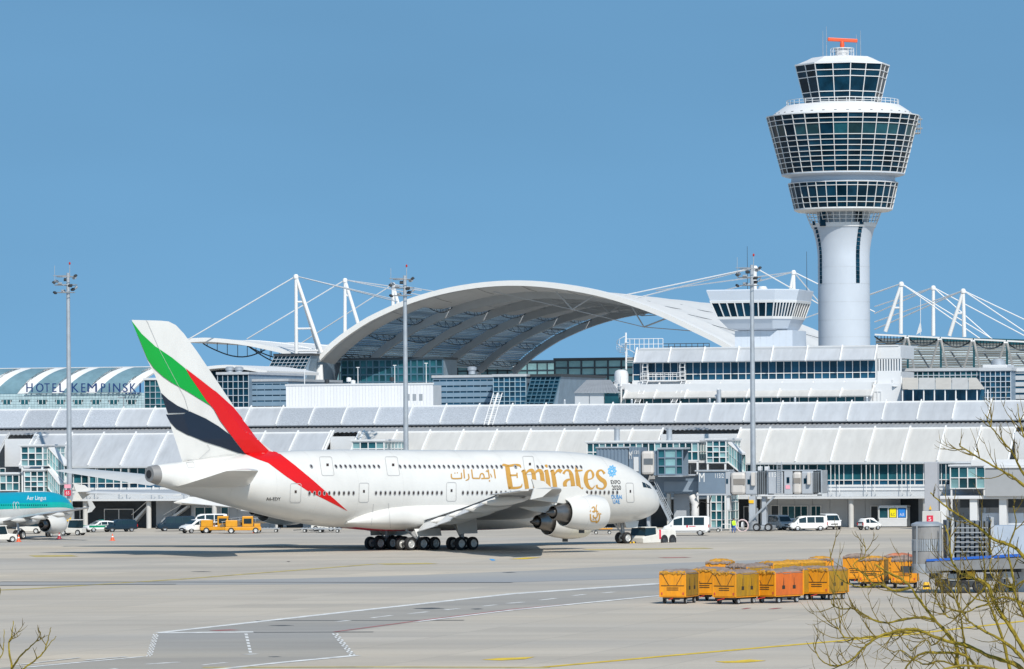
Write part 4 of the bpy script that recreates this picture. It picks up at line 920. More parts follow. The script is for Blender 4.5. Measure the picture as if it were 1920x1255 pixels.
# ---------------------------------------------------------------- apron control cab on the roof
va = vb + 6
cab = tthing('apron_control_cab', 'white flared apron control room with slanted windows on the office roof', 'control room')
def cu(px, y): return tl(px, y, va)
(b0, zb0), (b1, _) = cu(1378, 651), cu(1486, 651); zb1 = cu(1430, 620)[1]
MB().box(b0, b1, va, va+9, zb0-.6, zb1).build('base', TW, cab)
for i in range(1, 9): MB().box(b0+(b1-b0)*i/9-.02, b0+(b1-b0)*i/9+.02, va-.02, va, zb0-.6, zb1).build('base_seam', M('seam_grey', (.5,.54,.58), .6), cab)
prof = [(620,1380,1472,0),(617,1366,1474,-1.0),(598,1349,1482,-2.0),(567,1337,1492,-2.8),(547,1330,1497,-3.1),(545,1330,1497,-2.9)]
def oct_ring(y, pl, pr, dv):
    a, z = cu(pl, y); b, _ = cu(pr, y); w = b-a; c = min(2.6, w*.16); d = 9-2*dv*.5
    return [V((a, va+dv+c, z)), V((a+c*.15, va+dv, z)), V((b-c*1.3, va+dv, z)), V((b, va+dv+c*1.6, z)), V((b, va+d-c, z)), V((b-c, va+d, z)), V((a+c, va+d, z)), V((a, va+d-c, z))]
rings = [oct_ring(*p) for p in prof]
for nm, i, j, mt in (('lower_fascia',0,2,TW),('upper_fascia',3,5,TW)): MB().loft(rings[i:j+1], True).build(nm, mt, cab)
def face(i0, i1, n):
    P = lambda u, w: (rings[2][i0] + (rings[2][i1]-rings[2][i0])*u)*(1-w) + (rings[3][i0] + (rings[3][i1]-rings[3][i0])*u)*w
    L_ = (rings[2][i1]-rings[2][i0]).length
    grid_face(cab, lambda u, w: P(u/L_, w), lin(0, L_, n), [.02, .98], .14, .12, GLD, STEELW, rec=.05)
face(1, 2, 8); face(2, 3, 7); face(0, 1, 1); face(3, 4, 6)
u_, z_ = cu(1421, 536); MB().lathe([(.7,rings[4][0].z),(.7,z_-.3),(.5,z_)], 14, (u_, va+3, 0)).build('roof_vent', CLW, cab, True)
for px, y in ((1389,460),(1501,470)): u_, z_ = cu(px, y); MB().tube((u_, va+4, rings[4][0].z), (u_, va+4, z_), .05, .03).build('whip_antenna', DARKM, cab)
# ================================================================ the great vaulted roof behind the pier
VM = 306.0; BAYV = 28.0; NB = 5
mac = tthing('vaulted_hall_roof', 'huge white arched membrane roof with slatted glass and ribs behind the pier', 'roof')
curve = [tl(px, py, VM) for px, py in smoothline([(597,677),(618,655),(640,636),(670,615),(700,597),(760,570),(820,551),(880,539),(940,533),(1000,533.5),(1060,540),(1120,551),(1180,568),(1240,590),(1300,618),(1345,640),(1372,656)], 6)]
def resample(c, n):
    d = [0]
    for a, b in zip(c, c[1:]): d.append(d[-1] + math.hypot(b[0]-a[0], b[1]-a[1]))
    out = []
    for i in range(n+1):
        s = d[-1]*i/n; k = max(j for j in range(len(d)) if d[j] <= s + 1e-9); k = min(k, len(c)-2)
        t = (s-d[k])/(d[k+1]-d[k]); out.append((c[k][0]+(c[k+1][0]-c[k][0])*t, c[k][1]+(c[k+1][1]-c[k][1])*t))
    return out
NA = 40; ARC = resample(curve, NA)
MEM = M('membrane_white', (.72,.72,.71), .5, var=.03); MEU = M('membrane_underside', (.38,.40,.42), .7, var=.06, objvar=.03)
def translucent(m, fac, col, kind='ShaderNodeBsdfTranslucent'):
    N, L = m.node_tree.nodes, m.node_tree.links; b = N['Principled BSDF']; o = [n for n in N if n.type == 'OUTPUT_MATERIAL'][0]
    t = N.new(kind); t.inputs[0].default_value = (*col, 1); x = N.new('ShaderNodeMixShader'); x.inputs[0].default_value = fac
    L.new(b.outputs[0], x.inputs[1]); L.new(t.outputs[0], x.inputs[2]); L.new(x.outputs[0], o.inputs[0]); return m
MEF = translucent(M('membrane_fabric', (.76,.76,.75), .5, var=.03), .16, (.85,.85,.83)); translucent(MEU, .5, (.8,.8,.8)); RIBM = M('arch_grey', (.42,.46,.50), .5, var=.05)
RGL = translucent(glass('roof_glass', (.10,.17,.22), .15), .5, (.62,.76,.86), 'ShaderNodeBsdfTransparent')
SLAT = M('slat_blue_grey', (.52,.60,.64), .4, .1, var=.15, objvar=.5); DTR = M('truss_dark', (.03,.045,.06), .5)
def arcnorm(i):
    a, b = ARC[max(i-1,0)], ARC[min(i+1,NA)]; d = V((b[0]-a[0], b[1]-a[1])).normalized(); return V((-d.y, d.x))
def ap(i, v, off=0.0):
    n = arcnorm(i); return V((ARC[i][0]+n.x*off, v, ARC[i][1]+n.y*off))
# front rim, a thick white hoop
MB().loft([[ap(i, VM-.9, -.40), ap(i, VM-1.0, .62), ap(i, VM+1.6, .75), ap(i, VM+1.6, -.15)] for i in range(NA+1)]).build('front_rim', MEM, mac, True)
cut = 10                                   # arch steps from the left foot that are glazed with slats
for b in range(NB):
    v0, v1 = VM + 1.6 + b*BAYV, VM + 1.6 + (b+1)*BAYV
    # membrane tent of this bay: dips a little between the ribs, its edge overlapping the next like a shell
    st = 0 if b == 0 else cut
    ks = ([0, 5] if b == 0 else []) + list(range(cut, NA+1, 5))
    for k0, k1 in zip(ks, ks[1:]):
        for j in range(4):
            va_, vc = v0+(v1-v0)*j/4, v0+(v1-v0)*(j+1)/4
            if b == 0 and k0 < cut and j > 0: continue
            sag = lambda q: -.9*sin(pi*q)
            T = [[ap(i, va_, sag(j/4)), ap(i, vc, sag((j+1)/4))] for i in range(k0, k1+1)]
            B_ = [[ap(i, va_, sag(j/4)-.25), ap(i, vc, sag((j+1)/4)-.25)] for i in range(k0, k1+1)]
            mb = MB(); 
            for q in range(k1-k0):
                mb.poly([T[q][0], T[q+1][0], T[q+1][1], T[q][1]], 0); mb.poly([B_[q][0], B_[q][1], B_[q+1][1], B_[q+1][0]], 1)
            mb.poly([T[0][0], T[0][1], B_[0][1], B_[0][0]]); mb.poly([T[-1][0], B_[-1][0], B_[-1][1], T[-1][1]])
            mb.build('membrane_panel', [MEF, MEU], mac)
    # slats of the glazed haunch, under sheets of tinted glass
    vs = v0 if b else v0 + 7
    for k in range(0, cut, 2):
        MB().prism([ap(k, vs, .1), ap(k+2, vs, .1), ap(k+2, v1, .1), ap(k, v1, .1)], (arcnorm(k).x*.15, 0, arcnorm(k).y*.15)).build('glass_sheet', RGL, mac)
    for q in range(0, cut*4):
        i = q/4; k = int(i); f = i-k; p = ap(k, 0)*(1-f) + ap(min(k+1,NA), 0)*f; n = arcnorm(k)
        a = V((p.x-n.x*.25, vs+.5, p.z-n.y*.25)); c = V((p.x-n.x*.25, v1-.5, p.z-n.y*.25)); w = V((ARC[k+1][0]-ARC[k][0], 0, ARC[k+1][1]-ARC[k][1]))*.09
        MB().prism([a, a+w, c+w, c], (n.x*.12, 0, n.y*.12)).build('roof_slat', SLAT, mac)
    # deep arched rib at the far end of the bay
    MB().loft([[ap(i, v1-.9, -.35), ap(i, v1+.9, -.35), ap(i, v1+.7, -2.2+.9*abs(i/NA-.5)), ap(i, v1-.7, -2.2+.9*abs(i/NA-.5))] for i in range(NA+1)]).build('arch_rib', RIBM, mac, True)
    # bowed trusses under the slats
    for q in (1, 4, 7, 10):
        pts = [ap(q, vs+(v1-vs)*t, -.3-1.5*sin(pi*t)) for t in lin(0,1,10)]
        mb = MB().path(pts, .09, 5).tube(ap(q, vs, -.25), ap(q, v1, -.25), .09, n=4)
        for t in range(1, 10): mb.tube(ap(q, vs+(v1-vs)*(t+(.5 if t % 2 else -.5))/10, -.2), pts[t], .05, n=4)
        mb.build('bow_truss', DTR, mac)
    # columns in pairs at the left feet
    f = ARC[0]
    for du, dv in ((-2.6,-1.5),(1.4,1.0)):
        MB().tube((f[0]+.4, v1, f[1]-1.0), (f[0]+du, v1+dv, 0), .55, .42, 10).build('column', STEELW, mac, True)
    f = ARC[-1]
    for du in (-1.5, 2.4): MB().tube((f[0], v1, f[1]-.6), (f[0]+du, v1, 0), .55, .42, 10).build('column', STEELW, mac, True)
f = ARC[0]
for du, dv in ((-3.2,-1),(1.6,.5)): MB().tube((f[0]+.3, VM, f[1]-.8), (f[0]+du, VM+dv, 0), .6, .45, 10).build('column', STEELW, mac, True)
MB().tube((ARC[-1][0]-.2, VM, ARC[-1][1]-.5), (ARC[-1][0]-3.0, VM, 0), .6, .5, 10).build('column', STEELW, mac, True)
# V struts hanging under the membrane with a tie
for v in (VM+9, VM+1.6+BAYV+8, VM+1.6+2*BAYV+8, VM+1.6+3*BAYV+8):
    for c in ((24, 31) if v < VM+12 else (24,)):
        bot = ap(c, v, -4.2)
        for k in (c-2, c+2): MB().tube(ap(k, v, -.3), bot, .16, n=6).build('strut', RIBM, mac)
    pts = [ap(16, v, -.5), ap(24, v, -4.2), ap(31, v, -4.2), ap(36, v, -.5)] if v < VM+12 else [ap(16, v, -.5), ap(24, v, -4.2), ap(30, v, -.5)]
    for p, q in zip(pts, pts[1:]): MB().tube(p, q, .09, n=5).build('tie_rod', RIBM, mac)
for i in range(8, NA-3, 4): MB().path([ap(i, VM+1+12*t, -.32-.9*sin(pi*(12*t)/28)) for t in (0,.5,1)], .05, 4).build('membrane_seam', M('seam_dark', (.25,.26,.27), .7), mac)
for k in range(cut+2, NA-4, 3):
    for b in range(1, NB):
        v0 = VM + 1.6 + b*BAYV; pts = [ap(k, v0+BAYV*t, -.5-.9*sin(pi*t)) for t in lin(0,1,6)]
        MB().path(pts, .10, 4).build('purlin', RIBM, mac)
        MB().tube(ap(k, v0, -.6), ap(min(k+3, NA), v0+BAYV, -.6), .06, n=4).build('wind_brace', DTR, mac)
# ---------------------------------------------------------------- side wing roof to the left with lens trusses
wing_ = tthing('side_canopy', 'white cantilevered side canopy with dark lens trusses left of the vaulted roof', 'canopy')
pc = [tl(px, py, VM) for px, py in smoothline([(348,640),(386,638),(429,641),(466,646),(500,653),(530,660),(556,668)], 4)]
pcu = [tl(px, py, VM) for px, py in smoothline([(556,668),(575,662),(600,662),(615,672)], 4)]
for b in range(NB+1):
    v0, v1 = VM + b*BAYV, VM + (b+1)*BAYV - .3
    T = [[V((u, v0, z+.35)), V((u, v1, z+.35)), V((u, v1, z-.3)), V((u, v0, z-.3))] for u, z in pc]
    MB().loft(T).build('canopy_shell', MEM, wing_, True)
    MB().loft([[V((u, v0-.4, z+.5)), V((u, v0-.05, z+.5)), V((u, v0-.05, z-.32)), V((u, v0-.4, z-.32))] for u, z in pc]).build('canopy_rim', MEM, wing_, True)
    if b < 4:
        n = len(pc)-1
        def lp(t, o=0.0): k = min(int(t*n), n-1); f = t*n-k; return V((pc[k][0]+(pc[k+1][0]-pc[k][0])*f, v0+9, pc[k][1]+(pc[k+1][1]-pc[k][1])*f - .35 - o))
        for (ta, tb) in ((.03,.55),(.35,.95)):
            pts = [lp(ta+(tb-ta)*s, 2.7*sin(pi*s)) for s in lin(0,1,14)]; mb = MB().path(pts, .14, 5)
            for s in range(1, 14, 2): mb.tube(lp(ta+(tb-ta)*s/14), pts[s], .08, n=4)
            mb.build('lens_truss', DTR, wing_)
# ---------------------------------------------------------------- masts with stay cables
def mast(label, ax, ay, v, legs, rungs, cables, d=.42):
    t = tthing('stay_mast', label, 'mast'); A = V((tl(ax, ay, v)[0], v, tl(ax, ay, v)[1]))
    def pt(q): return V((tl(q[0], q[1], v + (q[2] if len(q) > 2 else 0))[0], v + (q[2] if len(q) > 2 else 0), tl(q[0], q[1], v + (q[2] if len(q) > 2 else 0))[1]))
    ends = [pt(l) for l in legs]
    for k, e in enumerate(ends):
        MB().tube(A + V((0, .0 if k == 0 else .0, 0)), e, d*.8, d, 10).build('leg', STEELW, t, True)
    MB().lathe([(.3,-.5),(d*1.2,-.4),(d*1.3,.1),(d*.9,.4),(.2,.5)], 12, A).build('mast_head', STEELW, t, True)
    if len(ends) > 1:
        for f in rungs:
            z = A.z + (ends[1].z - A.z)*f; f0 = (A.z - z)/max(.1, A.z-ends[0].z)
            MB().tube(A + (ends[0]-A)*f0, A + (ends[1]-A)*f, .2, n=6).build('rung', STEELW, t)
    for c in cables: MB().tube(A + V((0,0,.1)), pt(c), .12, n=6).build('stay_cable', STEELW, t)
    return t
mast('tall white A-frame mast, leftmost above the side canopy', 555, 519, VM-3, [(556,724),(603,662),(599,662,2)], (.33,.68,.97), [(351,638),(737,561,60),(745,566,60)])
mast('second white A-frame mast left of the arch', 647, 526, VM+57, [(647,640),(673,612)], (.33,), [(463,636,4),(790,545,70),(800,556,70)])
mast('third white A-frame mast, short, poking out behind the arch shoulder', 737, 534, VM+114, [(737,580),(748,575)], (), [(555,650,10),(850,553,60)])
mast('white mast behind the right light pole left of the tower', 1416, 503, VM+30, [(1416,600),(1405,600)], (), [(1160,556,10),(1190,560,10),(1535,570,10)])
mast('white A-frame mast between the control cab and the tower', 1488, 511, VM+85, [(1490,600),(1472,600)], (.4,), [(1230,545,60),(1330,552,60),(1640,585,10),(1535,566,10)])
mast('white A-frame mast right of the tower, nearest to it', 1690, 533, VM+30, [(1689,626),(1660,622)], (.5,), [(1500,600,30),(1632,552,5),(1920,672,0),(1850,644,0)])
mast('single white upright mast between the two right A-frames', 1750, 540, VM+70, [(1750,630)], (), [(1640,575,30),(1640,588,20),(1940,640,0),(1870,645,0)])
mast('white A-frame mast at the far right', 1806, 546, VM+30, [(1808,632),(1780,630)], (.5,), [(1640,604,20),(1640,618,20),(1960,618,0),(1960,648,0)])
flag = tthing('pennant', 'small white pennant sail by the right stay masts', 'flag')
q = [(1726,602),(1718,628),(1728,622)]; MB().prism([V((tl(*p, VM)[0], VM, tl(*p, VM)[1])) for p in q], (0,.1,0)).build('sail', MEM, flag); a = tl(1726, 560, VM); b = tl(1726, 628, VM)
MB().tube((a[0], VM, a[1]), (b[0], VM, b[1]), .06).build('pole', STEELW, flag)
# ---------------------------------------------------------------- right canopy, slatted slope with trusses and V columns
rc = tthing('slatted_canopy', 'dark slatted glass canopy on slanting struts right of the tower', 'canopy')
vr = VM - 40
def rp(px, py, dv=0): v = vr+dv; a = tl(px, py, v); return V((a[0], v, a[1]))
for i in range(6):
    xa, xb = 1640+i*62, 1640+(i+1)*62-2; ya, yb = 626+i*3.0, 626+(i+1)*3.0
    MB().hexa([rp(xa,ya+3), rp(xb,yb+3), rp(xb,yb+3,8), rp(xa,ya+3,8)], [rp(xa,ya), rp(xb,yb), rp(xb,yb,8), rp(xa,ya,8)]).build('canopy_edge', MEM, rc)
    for j in range(12):
        t0, t1 = j/12, (j+.7)/12; f = lambda x, t: rp(x, (ya+yb)/2+8+(695-ya-8)*t, 4+30*t)
        MB().hexa([f(xa+2,t0), f(xb,t0), f(xb,t1), f(xa+2,t1)], [f(xa+2,t0)+V((0,.2,.1)), f(xb,t0)+V((0,.2,.1)), f(xb,t1)+V((0,.2,.1)), f(xa+2,t1)+V((0,.2,.1))]).build('roof_slat', SLAT, rc)
    pts = [rp(xa+(xb-xa)*s, ya+5+14*sin(pi*s), 1) for s in lin(0,1,10)]; mb = MB().path(pts, .14, 5)
    for s in range(0, 11, 1): mb.tube(rp(xa+(xb-xa)*s/10, ya+4, 1), pts[min(s,10)]+V((0,0,-.02)), .08, n=4)
    mb.build('bow_truss', DTR, rc)
    for q in ((xb-2, yb+4, xb-20, 700), (xb+2, yb+4, xb+16, 700)): MB().tube(rp(q[0],q[1]), rp(q[2],q[3],6), .22, n=8).build('strut', STEELW, rc)
    MB().tube(rp(xa+18, ya+26, 14), rp(xb-14, 700, 10), .16, n=6).build('strut', GREYM, rc)
MB().hexa([rp(1690,697,34),rp(2030,705,34),rp(2030,640,34),rp(1690,630,34)], [rp(1690,697,35),rp(2030,705,35),rp(2030,640,35),rp(1690,630,35)]).build('back_glazing', GLT, rc)
# glass blocks to the right of the office building
def glass_block(label, pa, pb, ya, yb, v, d, nu, nv, mat, topmat=None, lean=0.0, name='glass_building', group=None, fm=None, mw=.11):
    ua, z1 = tl(pa, ya, v); ub, _ = tl(pb, ya, v); z0 = tz((pa+pb)/2, yb, v)
    t = tthing(name, label, 'building', ua, v, 0, group); w = ub-ua
    P = lambda a, z: V((a + lean*(z-z0), -.02, z))
    grid_face(t, P, lin(0, w, nu), lin(z0, z1, nv), mw, .12, mat, fm or M('mullion_grey', (.42,.47,.52), .4))
    MB().prism([V((0,.25,z0-6)), V((w,.25,z0-6)), V((w+lean*(z1-z0),.25,z1)), V((lean*(z1-z0),.25,z1))], (0, d, 0)).build('core', M('block_side', (.20,.28,.36), .5, var=.15), t)
    MB().box(lean*(z1-z0)-.2, w+lean*(z1-z0)+.2, -.3, d+.25, z1+.02, z1+.45).build('roof_edge', topmat or CLAD, t)
    return t, w, z0, z1
glass_block('dark glazed block with white mullions right of the control building', 1690, 1852, 697, 712, 60, 20, 16, 2, GLT)
glass_block('blue glazed corner block at the right edge of the office roofs', 1838, 1895, 696, 756, 58, 20, 6, 6, GLB)
glass_block('pale banded office block at the right picture edge', 1896, 2010, 697, 756, 62, 20, 3, 5, GLB, CLW, fm=CLAD, mw=(.3,1.2))
pav = tthing('plant_pavilion', 'low pavilion with beige hipped metal roof and white posts at the right', 'pavilion')
vp = 40
def pp(px, py, dv=0): a = tl(px, py, vp+dv); return V((a[0], vp+dv, a[1]))
for i in range(5):
    xa, xb = 1692+i*31, 1692+(i+1)*31-1; ta = 10 if i == 4 else 0
    MB().hexa([pp(xa,730), pp(xb,730), pp(xb-ta*1.5,710,7), pp(xa,710,7)], [pp(xa,728.5), pp(xb,728.5), pp(xb-ta*1.5,708.5,7), pp(xa,708.5,7)]).build('roof_panel', (ALW if i in (1,3) else M('roof_beige', (.52,.49,.44), .55, var=.08)), pav)
for i in range(9): MB().tube(pp(1692+i*20,757,.3), pp(1692+i*20,731,.3), .1, n=6).build('post', STEELW, pav)
MB().hexa([pp(1695,757,2), pp(1846,757,2), pp(1846,757,2.3), pp(1695,757,2.3)], [pp(1695,731,2), pp(1846,731,2), pp(1846,731,2.3), pp(1695,731,2.3)]).build('rear_wall', GLB, pav)
un_ = tthing('rooftop_unit', 'white boxy air handling unit on the right glazed roof', 'air handling unit')
a, b = pp(1842,696,20), pp(1888,684,20); MB().box(a.x, b.x, vp+20, vp+26, a.z, b.z).build('housing', CLW, un_, bevel=.1); MB().lathe([(1.0,b.z),(1.0,b.z+.5),(.6,b.z+.9)], 16, ((a.x+b.x)/2, vp+23, 0)).build('fan_cowl', GALV, un_, True)
# ---------------------------------------------------------------- blocks under the vault
glass_block('dark glazed corner block left of the white rooftop box behind the tail fin', 408, 466, 703, 768, 180, 30, 6, 5, GLD, ALU)
glass_block('blue banded glass block between tail fin and white rooftop box', 467, 540, 716, 768, 182, 30, 5, 5, GLB, ALU, fm=M('band_blue_grey', (.18,.27,.36), .4), mw=(.1,.75))
glass_block('inclined dark glass wall under the side canopy', 492, 560, 668, 712, 300, 20, 9, 7, GLD, DARKM, lean=.55)
glass_block('long blue banded glass block right of the white rooftop box', 812, 926, 709, 762, 182, 30, 9, 5, GLB, ALU, fm=M('band_blue_grey', (.18,.27,.36), .4), mw=(.1,.7))
glass_block('blue curtain wall block in front of the vault', 925, 986, 707, 762, 178, 30, 6, 6, GLB, ALU, fm=M('mullion_blue', (.30,.42,.50), .4), mw=.12)
glass_block('leaning dark blue glass block beside the pale lattice wall', 982, 1036, 707, 762, 178, 30, 6, 8, GLD, DARKM, lean=.28, fm=M('mullion_dark', (.06,.14,.20), .4), mw=.16)
glass_block('pale green glass lattice wall at the right end under the vault', 1040, 1190, 676, 762, 330, 10, 6, 6, GLP, DARKM, fm=DTR, mw=.35)
glass_block('far pale glass wall closing the vaulted hall', 600, 1045, 684, 712, 470, 10, 24, 2, GLP, DTR, fm=DTR, mw=.3)
glass_block('shaded concourse glass wall under the left half of the vault', 640, 830, 676, 730, 316, 10, 16, 4, GLT, DTR, fm=M('mullion_dark', (.06,.14,.20), .4), mw=.3)
wbx = tthing('rooftop_plant_box', 'plain white clad rooftop box in front of the vaulted roof', 'plant room')
vw = 36; wa, zt = tl(536, 724, vw); wb_, _ = tl(812, 724, vw); zb = tz(660, 768, vw)
npl = 46; pw = (wb_-wa)/npl; pmw = MB().box(.012, pw-.012, 0, .12, zb-1, zt).mesh('cladding_panel', M('box_cladding', (.74,.74,.75), .5, var=.03, objvar=.03))
for i in range(npl): link('cladding_panel', pmw, wbx, (wa+pw*i, vw, 0))
MB().box(wa-.1, wb_+.1, vw-.08, vw+.2, zt, zt+.25).build('parapet', CLW, wbx); MB().box(wa, wb_, vw+.13, vw+4, zb-1, zt-.1).build('core', CLAD, wbx)
for k in range(3): a = tl(765+k*12, 745, vw-.05); MB().box(a[0]-.25, a[0]+.25, vw-.05, vw-.01, a[1]-.45, a[1]+.45).build('louvre', GREYM, wbx)
for px, top, lb in ((571,690,'thin white pole, leftmost on the white rooftop box'), (671,686,'thin white pole, middle of the white rooftop box'), (740,682,'thin white pole pair beside the light mast on the rooftop box'), (799,678,'thin white pole, rightmost on the white rooftop box')):
    u, z = tl(px, top, vw+4); t = tthing('aerial_pole', lb, 'pole', u, vw+4, zt-.2); MB().tube((0,0,0),(0,0,z-zt), .07, .05).build('pole', STEELW, t); MB().box(-.25,.25,-.04,.04,z-zt-.1,z-zt).build('cross_arm', STEELW, t)
for px, py, lb in ((613,716,'small dark traffic style lamp on the rooftop box'), (654,713,'white dish lamp on the rooftop box, left of the pair'), (662,718,'white dish lamp on the rooftop box, right of the pair'), (735,712,'dark lamp unit on the rooftop box beside the light mast')):
    u, z = tl(px, py, vw+2); t = tthing('rooftop_lamp', lb, 'lamp', u, vw+2, zt); dk = 'dark' in lb
    MB().tube((0,0,-.1),(0,0,z-zt+.05), .06).build('post', GALV, t)
    MB().lathe([(.05,z-zt-.3),(.36,z-zt-.2),(.36,z-zt+.3),(.1,z-zt+.4)], 10).build('lamp_head', DARKM if dk else WHITE, t, True)
pr2 = tthing('plant_room', 'grey plant room with ribbed hipped metal roof below the vault', 'plant room')
vq = 34
def pq(px, py, dv=0): a = tl(px, py, vq+dv); return V((a[0], vq+dv, a[1]))
for i in range(14):
    f0, f1 = i/14, (i+.94)/14; xa, xb = 1077+85*f0, 1077+85*f1; ta, tb = 1100+45*f0, 1100+45*f1
    MB().hexa([pq(xa,737), pq(xb,737), pq(tb,714,7), pq(ta,714,7)], [pq(xa,735.5), pq(xb,735.5), pq(tb,712.5,7), pq(ta,712.5,7)]).build('roof_sheet', COR, pr2)
for i in range(3): a, b = pq(1078+i*28, 760, .4), pq(1078+(i+1)*28-2, 738, .4); MB().box(a.x, b.x, vq+.4, vq+.7, a.z-.5, b.z).build('wall_panel', CLAD if i != 2 else GLT, pr2)
cyl = tthing('roof_cowl', 'white rounded air cowl at the left end of the control building', 'vent'); 
a = tl(1165, 704, vb-1); MB().lathe([(1.0,a[1]-1.2),(1.0,a[1]+.2),(.85,a[1]+.6),(.4,a[1]+.8)], 18, (a[0], vb-1, 0)).build('cowl', CLW, cyl, True); MB().box(a[0]-1.3, a[0]+1.6, vb-2, vb+1, a[1]-2.0, a[1]-1.2).build('duct', CLW, cyl)
for px, lb in ((325,'left of the two silver drum vents behind the tail fin'), (448,'right of the two silver drum vents behind the tail fin'), (885,'silver drum vent on the blue banded block')):
    u, z = tl(px if px != 325 else 431, 702, 184); t = tthing('drum_vent', lb, 'vent', u, 184, z); MB().lathe([(.6,0),(.6,.6),(.8,.75),(.8,1.15),(.5,1.35)], 16).build('drum', GALV, t, True)
hc = tthing('curved_canopy_roof', 'low white curved roof edge left of the side canopy, behind the tail fin', 'roof')
pts = [tl(px, py, 210) for px, py in smoothline([(372,694),(395,690),(430,688),(462,692),(500,699)], 5)]
MB().loft([[V((u,210,z+.35)), V((u,240,z+.35)), V((u,240,z-.2)), V((u,210,z-.2))] for u, z in pts]).build('roof_shell', MEM, hc, True); MB().loft([[V((u,215,z-.3)), V((u,216,z-.3)), V((u,216,z-3)), V((u,215,z-3))] for u, z in pts]).build('glazing', GLD, hc)
# ---------------------------------------------------------------- hotel
hv = 420.0
hot = tthing('hotel', 'long hotel with glazed tile facade, striped barrel roof and blue sign letters', 'hotel')
h0, h1 = tu(-140, hv, 740), tu(271, hv, 740); zb, zt, zr = tz(140, 772, hv), tz(140, 738, hv), tz(140, 690, hv)
HT = M('hotel_tile_glass', (.42,.56,.60), .25, var=.1, scale=.8, objvar=.10); nu = 72; tw_ = (h1-h0)/nu; th_ = (zt-zb)/7
tm = MB().box(.03, tw_-.03, 0, .1, .03, th_-.03).mesh('facade_tile', HT)
cells = []
for i in range(nu):
    for j in range(7): cells.append((i, j))
near = sorted(cells, key=lambda c: -c[0])[:300]
for i, j in near: link('facade_tile', tm, hot, (h0+i*tw_, hv, zb+j*th_))
rest = MB()
for i, j in sorted(cells, key=lambda c: -c[0])[300:]: rest.box(h0+i*tw_+.03, h0+(i+1)*tw_-.03, hv, hv+.1, zb+j*th_+.03, zb+(j+1)*th_-.03)
tag(rest.build('facade_tiles', HT, hot), kind='stuff')
MB().box(h0, h1, hv+.11, hv+40, zb-8, zt).build('core', M('hotel_joint', (.30,.40,.43), .5), hot)
for k in range(9):
    px = 13 + k*33.4 if k < 8 else -20; u, z1 = tl(px, 750, hv); z0 = tz(px, 758, hv)
    w = link('window', None, hot, (0,0,0)); w.empty_display_size = .2
    MB().box(u-1.0, u+1.0, hv-.08, hv-.02, z0, z1).build('pane', GLT, w)
    for x in (-1.0, 0, .9): MB().box(u+x-.02, u+x+.1, hv-.14, hv-.08, z0, z1).build('frame', STEELW, w)
    for x in (-1.25, 1.0): MB().box(u+x, u+x+.25, hv-.2, hv-.1, z1-.35, z1).build('blind', DARKM, w)
# barrel roof in alternating glass and white strips sweeping back to the right
def hr(u, t): a = t*1.25; return V((u + t*6.8*1.0, hv + 1.5 + 10*(1-cos(a)), zt + .1 + (zr-zt)*sin(a)/sin(1.25)))
step = tu(265, hv, 720) - tu(200, hv, 720)
for k in range(-5, 5):
    ub_ = tu(268, hv, 730) + k*step - step*4 + 5
    for nm, a, b, mt in (('roof_glass_strip', 0, .70, M('roof_glass_teal', (.16,.27,.32), .25, var=.15)), ('roof_white_strip', .70, 1.0, MEM)):
        f = lambda s, t: hr(ub_ + step*((a+(b-a)*s) if nm[5] == 'g' else (.70+.30*s - (.18*t if s == 0 else 0))), t)
        if ub_ + step*b > h1 + 1: continue
        MB().loft([[f(0,t), f(1,t), f(1,t)+V((0,.3,-.3)), f(0,t)+V((0,.3,-.3))] for t in lin(0,1,8)]).build(nm, mt, hot, True)
MB().box(h0, h1+8, hv+9.5, hv+30, zr-.3, zr+.3).build('ridge', MEM, hot)
SIGN = M('sign_blue', (.012,.045,.16), .4)
xs_ = {'H':(50,61.5),'O':(68,82),'T':(84,93.5),'E':(99,106),'L':(112,121),'K':(135,148),'E2':(153,160.5),'M':(164.5,182),'P':(190,198),'I':(204.5,206.5),'N':(212.5,226),'S':(230.5,240),'K2':(244.5,255.5),'I2':(262,264.5)}
for k, (a, b) in xs_.items():
    ua_, z0 = tl(a, 735.5, hv-.6); ub_, _ = tl(b, 735.5, hv-.6); z1 = tz(a, 719, hv-.6)
    link('sign_letter', text_mesh('sign_letter', k[0], ub_-ua_, z1-z0, SIGN, .25), hot, (ua_, hv-.6, z0))
MB().box(tu(48,hv), tu(267,hv), hv-.5, hv-.3, tz(150,737.6,hv), tz(150,736.8,hv)).build('sign_rail', GREYM, hot)
for k in range(5): a = tl(238+k*5.5, 737, hv-.4); MB().lathe([(.05,0),(.22,.1),(.22,.3),(.05,.35)], 6, (a[0], hv-.8, a[1]-.3)).build('star', SIGN, hot)
glass_block('dark grid glass block between the hotel sign and the tail fin', 271, 322, 713, 770, 300, 30, 5, 5, GLT, CLW)
tl_ = tthing('street_lamp', 'small grey street lamp in front of the hotel facade', 'lamp'); a = tl(232, 746, 200); MB().tube((a[0],200,0),(a[0],200,a[1]), .09).build('pole', GREYM, tl_); MB().box(a[0]-1.1,a[0]+.1,199.8,200.2,a[1],a[1]+.15).build('lamp_head', GREYM, tl_)
